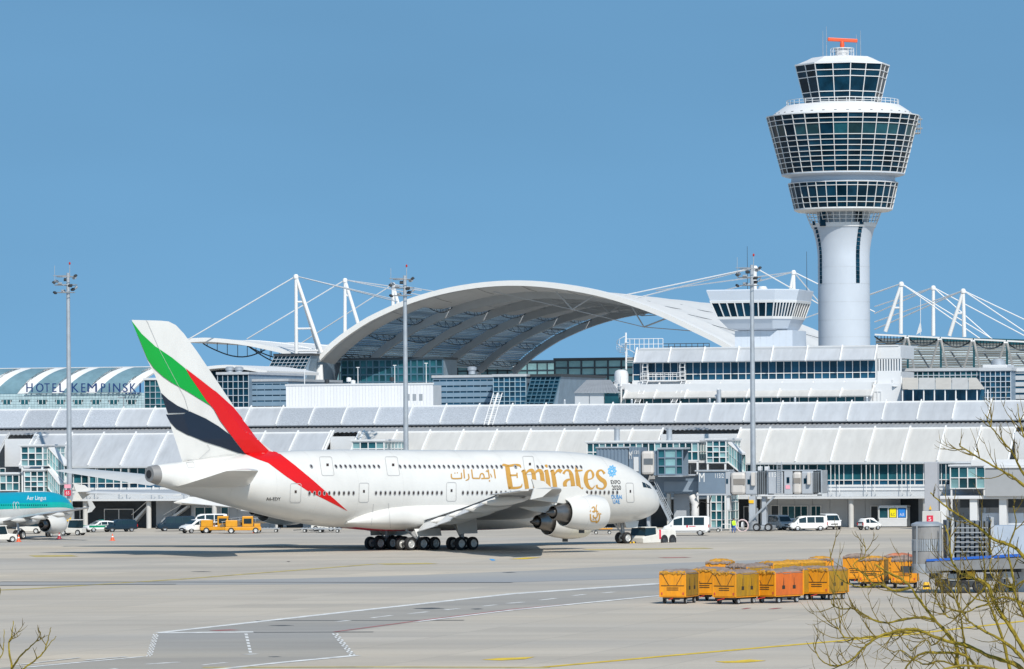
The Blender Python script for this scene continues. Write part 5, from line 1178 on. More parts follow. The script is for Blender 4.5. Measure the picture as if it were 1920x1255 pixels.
# ================================================================ light masts
def light_mast(label, px, top, v, notices=()):
    u, zt = tl(px, top, v); t = tthing('light_mast', label, 'light mast', u, v, 0, 'tall apron light masts')
    MB().lathe([(.62,0),(.62,2.6),(.40,2.8),(.36,8),(.24,zt-2.4),(.2,zt)], 16).build('pole', GALV, t, True)
    hd = link('lamp_head', None, t, (0,0,0)); hd.empty_display_size = .3
    for z, r in ((zt-.5,1.25),(zt-1.6,1.5),(zt-2.6,1.2)):
        MB().path([(r*cos(2*pi*k/16)-.3, r*sin(2*pi*k/16), z) for k in range(17)], .05, 5).build('ring', GREYM, hd)
        for k in range(4): MB().tube((0,0,z), (r*cos(k*pi/2)-.3, r*sin(k*pi/2), z), .04, n=5).build('spoke', GREYM, hd)
    for k in range(11):
        a = k*.93; z = zt - .4 - .22*k; r = 1.5
        o = MB().box(-.28,.28,-.13,.13,-.2,.2).build('floodlight', GREYM if k % 2 else DARKM, hd, bevel=.04); o.location = (r*cos(a)-.45, r*sin(a), z); o.rotation_euler = (.9, 0, a+pi/2)
    MB().tube((-2.1,0,zt-.35),(.2,0,zt-.35), .05).build('arm', GREYM, hd); MB().tube((-1.9,0,zt-1.7),(-1.9,0,zt+1.0), .035).build('aerial', GALV, hd)
    MB().tube((.25,0,zt-.6),(.25,0,zt+1.1), .05).build('spike', GALV, hd); MB().lathe([(.02,zt+1.05),(.13,zt+1.15),(.13,zt+1.35),(.02,zt+1.45)], 10, (.25,0,0)).build('obstruction_light', M('beacon_red', (.45,.03,.02), .3), hd, True)
    for k in range(6): MB().tube((.45,-.1,3+k*2.2),(.45,.1,3+k*2.2), .03, n=4).build('step', GREYM, t)
    for (z, h, col, tx) in notices:
        b = MB().box(-.46,.46,-.72,-.66,z,z+h).build('notice', col, t)
        if tx: link('lettering', text_mesh('lettering', tx, .5, h*.62, WHITE), b, (-.25,-.725,z+h*.2))
    return t
NYE = M('notice_yellow', (.85,.50,.02), .5); NRE = M('notice_red', (.65,.02,.06), .5); NPK = M('notice_pink', (.80,.35,.42), .5)
light_mast('tall grey light mast at the left, before the hotel', 127.5, 512, -12, ((3.2,.75,NYE,''),(4.6,.75,NRE,'65'),(5.6,.5,NPK,''),(1.2,.9,NYE,'')))
light_mast('tall grey light mast in the middle, before the vaulted roof', 759, 517, -12)
light_mast('tall grey light mast at the right, before the control building', 1409.5, 497, -12, ((3.4,.8,NYE,''),(2.2,.7,CONCW,'')))
# ================================================================ passenger bridges
BRB = M('bridge_blue_grey', (.16,.215,.28), .5, var=.08, scale=.4); BRG = M('bridge_grey', (.40,.43,.47), .5, var=.08); BRC = M('bridge_beige', (.56,.53,.50), .55, var=.05); BEL = M('bellows_grey', (.13,.15,.17), .7, var=.15)
def bpart(t, nm, pa, pb, ya, yb, v0, v1, mat, bev=.06):
    m = (pa+pb)/2; ua, ub = tl(pa, (ya+yb)/2, v0)[0], tl(pb, (ya+yb)/2, v0)[0]; z1, z0 = tz(m, ya, v0), tz(m, yb, v0)
    return MB().box(ua, ub, v0, v1, z0, z1).build(nm, mat, t, bevel=bev), (ua, ub, z0, z1)
def corr(t, nm, pa, pb, ya, yb, v0, v1, mat, n):                       # ribbed tunnel wall
    ua, ub = tl(pa, ya, v0)[0], tl(pb, ya, v0)[0]; z1, z0 = tz((pa+pb)/2, ya, v0), tz((pa+pb)/2, yb, v0); pts = []
    for i in range(n):
        a = ua+(ub-ua)*i/n; w = (ub-ua)/n
        for f, d in ((0,0),(.15,.07),(.5,.07),(.65,0)): pts.append((a+w*f, v0-d))
    pts.append((ub, v0)); pts += [(ub, v1), (ua, v1)]
    return MB().prism([(x, y, z0) for x, y in pts], (0,0,z1-z0)).build(nm, mat, t)
def hood(t, pa, pb, ya, yb, v0, v1, rings=5):
    for i in range(rings):
        a = pa+(pb-pa)*i/rings; bpart(t, 'hood_fold', a, a+(pb-pa)/rings*.72, ya+1, yb-1, v0+.1*(i%2), v1, BEL, .05)
    bpart(t, 'hood_frame', pb-2, pb+.5, ya-2, yb+.5, v0-.2, v1+.2, GALV, .03)
def txt_on(t, s, pa, pb, ya, yb, v, mat=WHITE):
    ua, z0 = tl(pa, yb, v); ub, _ = tl(pb, yb, v); z1 = tz(pa, ya, v); return link('lettering', text_mesh('lettering', s, ub-ua, z1-z0, mat), t, (ua, v, z0))
def bw(t, pa, pb, ya, yb, v, mat=None, nm='window'): return bpart(t, nm, pa, pb, ya, yb, v, v+.05, mat or GLD, 0)[0]
B1 = tthing('passenger_bridge', 'upper blue-grey passenger bridge with glazed cab beside the nose of the striped airliner', 'passenger bridge', group='passenger bridges')
v = -24
corr(B1, 'tunnel', 1118, 1178, 841, 892, v, v+3, BRB, 9); bpart(B1, 'tunnel_roof', 1116, 1180, 838, 841, v-.2, v+3.2, GALV); corr(B1, 'tunnel', 1179, 1201, 839, 894, v-.15, v+3.2, BRB, 4)
txt_on(B1, 'M', 1179.5, 1184.5, 847, 861, v-.3); txt_on(B1, '113/1', 1186, 1198, 845, 852, v-.3)
bpart(B1, 'notice', 1188, 1197, 857, 884, v-.4, v-.25, CLW, 0); bpart(B1, 'rotunda', 1202, 1225, 846, 890, v-.5, v+3.4, BRC, .3); bw(B1, 1207, 1224, 860, 871, v-.56, BEL, 'louvre')
bpart(B1, 'connector', 1225, 1234, 845, 892, v, v+3, BRB)
ua, zb_ = tl(1234, 892, v-.3); ub, _ = tl(1280, 892, v-.3); zt_ = tz(1257, 843, v-.3); cabp = link('cab', None, B1, (0,0,0)); cabp.empty_display_size = .2
grid_face(cabp, lambda a, z: V((a, v-.3, z)), [ua, ua+(ub-ua)*.28, ua+(ub-ua)*.74, ub], lin(zb_+.15, zt_, 3), .14, .14, lambda i, j: GLT if i != 1 else GLP, BRB)
MB().box(ua-.1, ub+.1, v-.5, v+3.4, zt_+.02, zt_+.25).build('cab_roof', GALV, cabp); MB().box(ua, ub, v-.4, v+3.4, zb_-.15, zb_).build('cab_floor', GALV, cabp); MB().box(ua+.1, ub-.1, v+3, v+3.1, zb_, zt_).build('cab_back', BRB, cabp)
bpart(B1, 'lower_tunnel', 1228, 1312, 893, 924, v+4, v+7, BRB); bpart(B1, 'tunnel_fascia', 1245, 1312, 903, 922, v+3.9, v+4.0, M('bridge_blue_pale', (.24,.30,.37), .5), 0); bpart(B1, 'tunnel_edge', 1226, 1314, 890, 893, v+3.7, v+7, BRG)
for px in (1215, 1253): bpart(B1, 'support_column', px-3, px+3, 925, 992, v+4.5, v+5.3, CONCW if px > 1230 else BRG, .1)
bpart(B1, 'support_wall', 1263, 1292, 926, 992, v+6, v+6.4, BRG)
t_ = link('pre_conditioned_air_hose', None, B1, (0,0,0)); t_.empty_display_size = .2
a, b = tl(1297, 930, v+3), tl(1304, 975, v+3); MB().path([(a[0],v+3,a[1]), (a[0]+.5,v+2.8,(a[1]+b[1])/2+.5), (b[0]-.1,v+3,b[1])], [.42,.5,.46], 10).build('hose', M('hose_white', (.62,.61,.60), .7, var=.15), t_, True)
a = [tl(x, y, v+2.6) for x, y in ((1293,944),(1297,957),(1306,955),(1314,940),(1330,945),(1335,925))]; MB().path([(p[0], v+2.6, p[1]) for p in a], .07, 6).build('cable', BLACK, t_)
st = link('stair', None, B1, (0,0,0)); st.empty_display_size = .2
a, b = tl(1227, 919, v-.5), tl(1258, 981, v-.5)
for dv in (0, .9): MB().bar((a[0],v-.5+dv,a[1]), (b[0],v-.5+dv,b[1]), .08, .28).build('stringer', GALV, st); MB().tube((a[0],v-.5+dv,a[1]+1), (b[0],v-.5+dv,b[1]+1), .04).build('handrail', GALV, st)
for i in range(1, 15): MB().box(-.15,.15,0,.9,-.03,.03).build('tread', GALV, st).location = (a[0]+(b[0]-a[0])*i/15, v-.5, a[1]+(b[1]-a[1])*i/15)
B2 = tthing('passenger_bridge', 'blue-grey passenger bridge marked M and 113/2 with beige rotunda', 'passenger bridge', group='passenger bridges')
v = -22
bpart(B2, 'tunnel', 1309, 1360, 885, 926, v, v+3, BRB); bpart(B2, 'tunnel_roof', 1302, 1366, 881.5, 885, v-.15, v+3.1, GALV); bpart(B2, 'base_beam', 1305, 1372, 926, 929.5, v-.1, v+3, BRG)
txt_on(B2, 'M', 1311, 1321, 887, 904, v-.02); txt_on(B2, '113/2', 1341, 1357, 888, 896.5, v-.02)
bpart(B2, 'connector', 1360, 1369, 885, 927, v-.1, v+3, BRG); bw(B2, 1361.5, 1365, 898, 907, v-.16)
bpart(B2, 'rotunda', 1369.5, 1397, 886, 928, v-.5, v+3.4, BRC, .35); bw(B2, 1375, 1396.5, 898, 909, v-.56, M('louvre_taupe', (.24,.22,.20), .7), 'louvre')
bpart(B2, 'cab', 1397, 1420, 884, 928, v-.3, v+3, BRG, .15); bw(B2, 1401.5, 1406, 899, 908, v-.36); bpart(B2, 'canopy_motor', 1408, 1415, 886, 911, v-.8, v-.35, BRC); hood(B2, 1420, 1440, 883, 928, v-.5, v+2.4)
bpart(B2, 'roof_unit', 1420.5, 1427, 875, 883, v+.5, v+1.5, CLW); bpart(B2, 'roof_unit', 1433, 1440, 875, 883, v+.5, v+1.5, CLW); bpart(B2, 'air_unit', 1362, 1368, 930, 957, v+.2, v+1.4, CLW)
B3 = tthing('passenger_bridge', 'light grey passenger bridge marked 113 with ladder and folding hood', 'passenger bridge', group='passenger bridges')
v = -23
bpart(B3, 'tunnel', 1440.5, 1468, 884, 926, v, v+3, BRG); bpart(B3, 'tunnel_roof', 1438, 1530, 881.5, 884, v-.1, v+3.2, GALV); txt_on(B3, '113', 1441.5, 1456, 886, 895, v-.02)
l_ = link('ladder', None, B3, (0,0,0)); l_.empty_display_size = .2
for px in (1457, 1465): a, b = tl(px, 925, v-.2), tl(px, 866, v-.2); MB().tube((a[0],v-.2,a[1]), (b[0],v-.2,b[1]), .05).build('rail', GALV, l_)
for i in range(14): a, b = tl(1457, 924-i*4, v-.2), tl(1465, 924-i*4, v-.2); MB().tube((a[0],v-.2,a[1]), (b[0],v-.2,b[1]), .035, n=5).build('rung', GALV, l_)
bpart(B3, 'service_panel', 1470, 1486, 884, 927, v-.12, v+3, BRG); bw(B3, 1475, 1480, 895, 906, v-.18); bpart(B3, 'pink_notice', 1473, 1481, 910, 917, v-.17, v-.13, NPK, 0)
bpart(B3, 'rotunda', 1486, 1502, 885, 927, v-.4, v+3.3, BRC, .3); bw(B3, 1488, 1501, 896.5, 906, v-.46, M('louvre_taupe', (.24,.22,.20)), 'louvre')
bpart(B3, 'cab', 1502.5, 1525, 884, 927, v-.3, v+3, BRG, .15); bw(B3, 1507, 1512, 897, 907, v-.36); bpart(B3, 'canopy_motor', 1513, 1519, 886, 909, v-.8, v-.35, BRC); hood(B3, 1524, 1541, 884, 925, v-.4, v+2.4, 4)
bpart(B3, 'base_beam', 1425, 1532, 928, 931, v-.2, v+2.8, CLW); 
dr = link('drive_leg', None, B3, (0,0,0)); dr.empty_display_size = .2
for dv in (0, 1.6):
    a, b = tl(1453, 930, v+dv), tl(1404, 980, v+dv); MB().bar((a[0],v+dv,a[1]), (b[0],v+dv,b[1]), .14, .22).build('strut', GALV, dr)
for (pa, pb, ya, yb) in ((1404,1416,931,978),(1428,1436,931,985)): bpart(dr, 'column', pa, pb, ya, yb, v+.4, v+1.4, BRG)
bpart(dr, 'bogie', 1414, 1447, 986, 994, v-.3, v+2, GALV); bpart(dr, 'yellow_sign', 1404.5, 1413, 938, 944, v+.3, v+.38, NYE, 0)
for px in (1419, 1441): a = tl(px, 990, v-.5); wheel(dr, a[0], v-.5, .5, .4, hub=GREYM, whole=True)
a = tl(1392, 986, v-.3); MB().path([(a[0]+.75*cos(k*.45), v-.3, a[1]+.75*sin(k*.45)) for k in range(15)], .09, 6).build('hose_reel', M('reel_pink', (.66,.52,.52), .6), dr); MB().lathex([(-.1,.5),(.1,.5)], 14, (a[0], v-.1, a[1])).build('reel_drum', CLW, dr)
B4 = tthing('fixed_bridge', 'grey fixed walkway box on white legs behind the branches at the right edge', 'passenger bridge')
v = -14
bpart(B4, 'tunnel', 1847, 2010, 878, 931, v, v+4, M('walkway_grey', (.33,.34,.35), .55, var=.05)); bpart(B4, 'tunnel_roof', 1844, 2012, 874, 878, v-.2, v+4.2, CLW); bpart(B4, 'white_wing', 1820, 1960, 862, 874, v+1, v+4, CLW)
for px in (1769, 1825, 1880): bpart(B4, 'support_leg', px-7, px+7, 935, 990, v+1, v+2.4, CLW)
bpart(B4, 'cross_beam', 1762, 1935, 930, 936, v+.6, v+3, CLW); bpart(B4, 'recess_shade', 1800, 1990, 934, 952, v+3.2, v+3.3, SHADE, 0); bpart(B4, 'light_wall', 1840, 2000, 962, 1040, v+3, v+3.2, M('pale_blue_wall', (.60,.66,.74), .5))  # recess is a flat dark sheet with its shade painted in
pil = tthing('concrete_pillar', 'broad grey pillar with red fire notice before the window band', 'pillar', tu(1745, -14, 940), -14, 0); zt_ = tz(1745, 867, -14)
MB().hexa([(-1.15,0,0),(1.2,0,0),(1.2,1.6,0),(-1.15,1.6,0)], [(-1.1,0,2.3),(1.15,0,2.3),(1.15,1.6,2.3),(-1.1,1.6,2.3)]).build('base', CONCW, pil, bevel=.08)
MB().box(-.8,.85,.1,1.5,2.3,zt_).build('shaft', M('pillar_grey', (.38,.39,.42), .6, var=.05), pil, bevel=.05)
b = MB().box(-.5,.3,-.07,-.01,.9,1.75).build('red_notice', NRE, pil); link('lettering', text_mesh('lettering', '5', .35, .5, WHITE), b, (-.28,-.075,1.05)); MB().prism([(-.22,-.06,2.5),(.12,-.06,2.5),(-.05,-.06,3.0)], (0,.05,0)).build('warning_triangle', NYE, pil)
# ---- near bridge at the right with blue stripe
B5 = thing('passenger_bridge', 'near grey passenger bridge with round cab and blue stripe behind the branches', 'passenger bridge', group='passenger bridges')
YB = 352.0; BR5 = M('cab_grey', (.27,.265,.26), .5, var=.25, scale=1.2, stretch=(1,1,.3), dirt=.35)
def q5(px, py, dy=0): return at(px, py, YB+dy)
a, b = q5(1741, 1058), q5(1741, 987); R_ = 29*YB/F
MB().lathe([(R_*.98,a.z-.7),(R_,a.z-.6),(R_,a.z+.0)], 28, (a.x, YB+R_, 0)).build('cab_floor', GALV, B5, True)
MB().lathe([(R_*.97,a.z),(R_*.97,a.z+.95)], 28, (a.x, YB+R_, 0)).build('cab_lower', BR5, B5, True); MB().lathe([(R_*.95,a.z+.95),(R_*.95,a.z+1.9)], 28, (a.x, YB+R_, 0)).build('cab_louvre', M('louvre_dark', (.10,.10,.10), .6, var=.3), B5, True); MB().lathe([(R_*.97,a.z+1.9),(R_*.97,b.z)], 28, (a.x, YB+R_, 0)).build('cab_upper', BR5, B5, True)
MB().lathe([(R_*1.04,b.z),(R_*1.04,b.z+.15),(R_*.7,b.z+.32)], 28, (a.x, YB+R_, 0)).build('cab_roof', GALV, B5, True)
for i in range(22): an = radians(-175+i*8); MB().box(-.03,.03,-.05,.05,a.z+.98,a.z+1.88).build('louvre_slat', GALV, B5).matrix_local = Matrix.Translation((a.x+R_*.97*cos(an), YB+R_+R_*.97*sin(an), 0)) @ Matrix.Rotation(an, 4, 'Z')
for i in range(9): p, q = q5(1775+i*9, 1048+.2*i, 1.2), q5(1781+i*9, 976+.2*i, 1.2); MB().box(p.x, q.x, YB+1.1+.1*(i%2), YB+4, p.z, q.z).build('hood_fold', BEL, B5, bevel=.03)
for px in (1783, 1858): p, q = q5(px, 1052, .8), q5(px+5, 970, .8); MB().box(p.x, q.x, YB+.7, YB+4.2, p.z, q.z).build('hood_frame', M('frame_grey', (.40,.42,.44), .5, var=.1), B5)
p, q = q5(1862, 1042, 1), q5(2030, 985, 1); MB().box(p.x, q.x, YB+1, YB+4.2, p.z, q.z).build('tunnel', M('tunnel_blue_grey', (.38,.44,.52), .5, var=.12), B5); 
p, q = q5(1737, 1049, -.2), q5(2040, 1031, -.2)
MB().prism([p, q, q+V((0,0,-.26)), p+V((0,0,-.16))], (0,.15,0)).build('blue_stripe', M('stripe_blue', (.01,.10,.45), .45), B5); MB().prism([p+V((0,.02,-.22)), q+V((0,.02,-.4)), q+V((0,.02,-1.3)), p+V((0,.02,-.9))], (0,3.6,0)).build('floor_beam', M('beam_grey', (.20,.205,.21), .5, var=.2, dirt=.3), B5)
p = q5(1800, 1112); MB().box(p.x-1.6, p.x+2.0, YB+.6, YB+3.6, .45, 1.0).build('bogie', DARKM, B5, bevel=.08); MB().box(p.x-.5, p.x+.9, YB+1.2, YB+2.6, 1.0, 2.4).build('drive_column', DARKM, B5)
for dx in (-1.0, .3, 1.5): wheel(B5, p.x+dx, YB+.6, .5, .4, hub=DARKM, whole=True)
for px in (1882, 1912): p = q5(px, 1110, 2); MB().box(p.x-.35, p.x+.35, YB+2, YB+2.7, 0, 3).build('support_column', BRG, B5)
p = q5(1770,1075); MB().box(p.x-1.2, p.x+1.2, YB+.4, YB+.5, 2.0, 2.2).build('hazard_bar', NYE, B5); MB().box(p.x-3.0, p.x+6, YB+1.2, YB+3.6, 1.55, 2.0).build('under_frame', DARKM, B5)
for k, px in enumerate((1737, 1870, 1882, 1896)):
    p = gp(px, 1108 if k else 1105); t = thing('barrier_block', ('yellow concrete block left of the near bridge', 'yellow barrier block below the bridge, leftmost of three', 'yellow barrier block below the bridge, middle of three', 'yellow barrier block below the bridge, rightmost of three')[k], 'barrier', p)
    MB().hexa([(-.3,-.25,0),(.3,-.25,0),(.3,.25,0),(-.3,.25,0)], [(-.2,-.15,.55),(.2,-.15,.55),(.2,.15,.55),(-.2,.15,.55)]).build('block', NYE, t, bevel=.03); MB().box(-.22,.22,-.26,-.22,.2,.32).build('stripe', BLACK, t)
# ================================================================ second airliner at the left
PH = radians(63); g0 = gp(36, 1012); fw, rt = V((cos(PH), sin(PH), 0)), V((sin(PH), -cos(PH), 0)); N2 = g0 + fw*17.7 - rt*3.8
j2 = thing('small_airliner', 'teal topped narrow-body airliner cut off by the left picture edge', 'airplane', N2, PH); J2M = Matrix.Translation(N2) @ Matrix.Rotation(PH, 4, 'Z')
TEAL = M('livery_teal', (.0,.30,.42), .3, var=.04); TGR = M('livery_green_band', (.0,.42,.36), .3)
F2 = [(0,3.1,3.0,.05),(.3,3.6,2.6,.55),(1,4.25,2.2,1.05),(2,4.85,1.92,1.5),(3.2,5.3,1.78,1.8),(5,5.6,1.72,1.96),(8,5.66,1.72,1.975),(24,5.66,1.72,1.975),(28,5.6,2.1,1.9),(32,5.45,3.0,1.5),(36,5.1,4.1,.7),(37.5,4.9,4.5,.25)]
f2 = MB().loft([fring(x, F2, 36, 1.0, .5) for x in (0,.15,.3,.6,1,1.5,2,2.6,3.2,4,5,6.5,8,12,16,20,24,26,28,30,32,34,36,37.5)], True, 0, True, lambda i, j: 0 if i < 5 and j > 18 else (1 if 2 <= j <= 15 else (2 if j in (0,1,16,17) else 0)))
f2.build('fuselage', [ACW, TEAL, TGR], j2, True); B2V = bvh_of(f2)
for sg in (-1, 1):
    w = MB().loft([foil(a[1], a[2], sgn_*a[0], a[3], a[4], a[5]) for sgn_ in (sg,) for a in ((1.5,11.8,18.6,2.35,.13,.04),(6.2,15.2,19.2,2.9,.11,.02),(16.8,21.2,22.8,4.0,.10,0),(17.0,21.6,22.8,4.02,.08,0))]).build('wing', UND, j2, True)
    MB().prism([(-21.5,sg*17.0,4.0),(-22.3,sg*17.0,4.75),(-23.2,sg*17.0,4.8),(-22.8,sg*17.0,4.0),(-23.2,sg*17.0,3.35),(-22.4,sg*17.0,3.45)], (0,sg*.1,0)).build('wing_tip_fence', ACW, w)
    for r in (5.2, 8.6, 12.2): MB().lathex([(2,.02),(1.2,.25),(-.6,.32),(-2,.02)], 10, (-19.6-.26*(r-5), sg*r, 2.35+.1*(r-5))).build('flap_track_fairing', ACW, w, True)
    e = link('engine', None, j2, (-11.4, sg*5.75, 1.75)); e.empty_display_size = .3
    MB().lathex([(-.3,.84),(-.05,.90),(0,.95),(-.1,1.02),(-.7,1.12),(-1.8,1.15),(-3.0,1.02),(-3.6,.88),(-3.6,.82)], 28, cap=False).build('nacelle', ACW, e, True)
    MB().lathex([(-.9,.85),(-.9,.01)], 20, cap=False).build('fan', DKIN, e); MB().lathex([(-3.0,.86),(-3.05,.5)], 20, cap=False).build('bypass_duct', DKIN, e); MB().lathex([(-2.8,.66),(-3.6,.62),(-4.4,.45),(-4.4,.36),(-3.8,.3)], 20, cap=False).build('core_cowl', NOZ, e, True)
    MB().lathex([(-3.8,.34),(-4.6,.22),(-5.1,.01)], 16, cap=False).build('exhaust_cone', DKIN, e, True)
    MB().prism([(-.9,-.15,1.0),(-2.5,-.15,1.6),(-5.5,-.15,1.4),(-5.4,-.15,.9),(-3.4,-.15,.7)], (0,.3,0)).build('pylon', ACW, e)
    MB().loft([foil(a[1], a[2], sg*a[0], a[3], a[4], 0) for a in ((.4,31.6,35.4,4.9,.1),(6.2,34.6,36.4,5.6,.09))]).build('tailplane', ACW, j2, True)
    g = link('main_gear', None, j2, (-17.7, sg*3.8, 0)); g.empty_display_size = .2; MB().tube((0,0,.58),(0,-sg*.3,2.6), .15).build('strut', GALV, g); MB().tube((0,-.5,.58),(0,.5,.58), .1).build('axle', GREYM, g)
    for s in (-.42,.42): wheel(g, 0, s, .58, .4, whole=True)
g = link('nose_gear', None, j2, (-5.1, 0, 0)); g.empty_display_size = .2; MB().tube((0,0,.38),(0,0,2.1), .1).build('strut', GALV, g)
for s in (-.25,.25): wheel(g, 0, s, .38, .22, whole=True)
MB().loft([[V((-(a), y, z)) for a, y in ((l,0),((l+t_)/2,.22),(t_,0),((l+t_)/2,-.22))] for l, t_, z in ((29.5,36.2,5.2),(33.8,37.6,11.7))]).build('tail_fin', TEAL, j2)
MB().loft([fring(x, [(9.5,3.1,1.6,1.3),(11.5,3.0,1.42,2.1),(17,3.0,1.38,2.15),(21,2.8,1.5,1.8),(22.5,2.6,1.7,1.0)], 24, .9) for x in (9.5,11.5,14,17,19,21,22.5)]).build('belly_fairing', ACW, j2, True)
decal('lettering', text_in('Aer Lingus', 50, 86, 930, 940.5), B2V, WHITE, j2, J2M, .03, 4)
for px in range(-2, 89, 4): decal('window', [[(px, 946), (px+1.8, 946), (px+1.8, 948.8), (px, 948.8)]], B2V, M('window_dark_teal', (.0,.10,.12), .2), j2, J2M, .03, 0)
for px in (24.5, 30.5): ol = smooth_rect(px, px+4.6, 941.5, 956, 1); decal('exit_door', stroke(ol + [ol[0]], .7), B2V, WHITE, j2, J2M, .03, 0)

# clutter hanging under the near bridge
cl_ = random.Random(3)
for i in range(9):
    a_ = q5(1745+i*20, 1066, .8); b_ = q5(1752+i*20+cl_.uniform(-14,14), 1084+cl_.uniform(0,20), .8)
    MB().path([a_, (a_+b_)/2+V((cl_.uniform(-.3,.3), 0, -.35)), b_], .05, 5).build('service_hose', BLACK, B5)
for i in range(5): a_ = q5(1752+i*34, 1078+4*(i%2), .5); MB().box(a_.x-.35, a_.x+.35, YB+.5, YB+1.1, a_.z-.3, a_.z+.25).build('service_box', (DARKM, GREYM, NYE, DARKM, GREYM)[i], B5, bevel=.03)
for px in (1719, 1763): a_, b_ = q5(px, 1062, -.1), q5(px, 986, -.1); MB().tube(a_, b_, .06).build('door_rail', GREYM, B5)
for i in range(6): a_, b_ = q5(1790, 990+i*9, .6), q5(1852, 990+i*9, .6); MB().tube(a_, b_, .05).build('shutter_slat', GREYM, B5)
l5 = [q5(1695, 1040, 2), q5(1703, 1036, 2), q5(1708, 1044, 2)]
for q_ in l5: MB().tube(q_, q_+V((0,0,-1.6)), .03, n=5).build('platform_rail', DARKM, B5)
# ================================================================ vehicles
CGL = M('car_glass', (.012,.03,.04), .05, var=.2); HLM = M('headlamp', (.75,.77,.78), .15); TLM = M('tail_lamp', (.45,.01,.015), .25); RIM = M('alloy_rim', (.45,.46,.47), .35, .6); BMP = M('bumper_black', (.03,.03,.032), .6)
def paint(n, c): return M('paint_'+n, c, .35, var=.03, coat=.0 if c[0] < .1 else .4, spec=.25 if c[0] < .1 else .5)
PROF = {
 'van': dict(top=[(-.5,.90),(-.49,.97),(-.42,1),(0,1),(.17,.99),(.24,.94),(.385,.56),(.46,.50),(.495,.40),(.5,.25)], belt=.52, ws=(.385,.245), side=[(-.40,-.18),(-.16,.04),(.07,.26)], tl=.95),
 'mpv': dict(top=[(-.5,.62),(-.48,.80),(-.44,.94),(-.3,.99),(-.05,1),(.08,.97),(.29,.63),(.42,.55),(.485,.44),(.5,.28)], belt=.58, ws=(.29,.09), side=[(-.42,-.24),(-.22,.0),(.02,.24)], tl=.85),
 'hatch': dict(top=[(-.5,.55),(-.47,.66),(-.38,.92),(-.2,.99),(0,1),(.07,.97),(.26,.66),(.42,.57),(.485,.46),(.5,.28)], belt=.62, ws=(.26,.08), side=[(-.34,-.16),(-.14,.04),(.06,.2)], tl=.80),
 'smart': dict(top=[(-.5,.50),(-.47,.68),(-.36,.96),(-.15,1),(.05,.99),(.12,.96),(.36,.60),(.45,.52),(.49,.40),(.5,.25)], belt=.56, ws=(.36,.13), side=[(-.34,-.16),(-.12,.26)], tl=.9)}
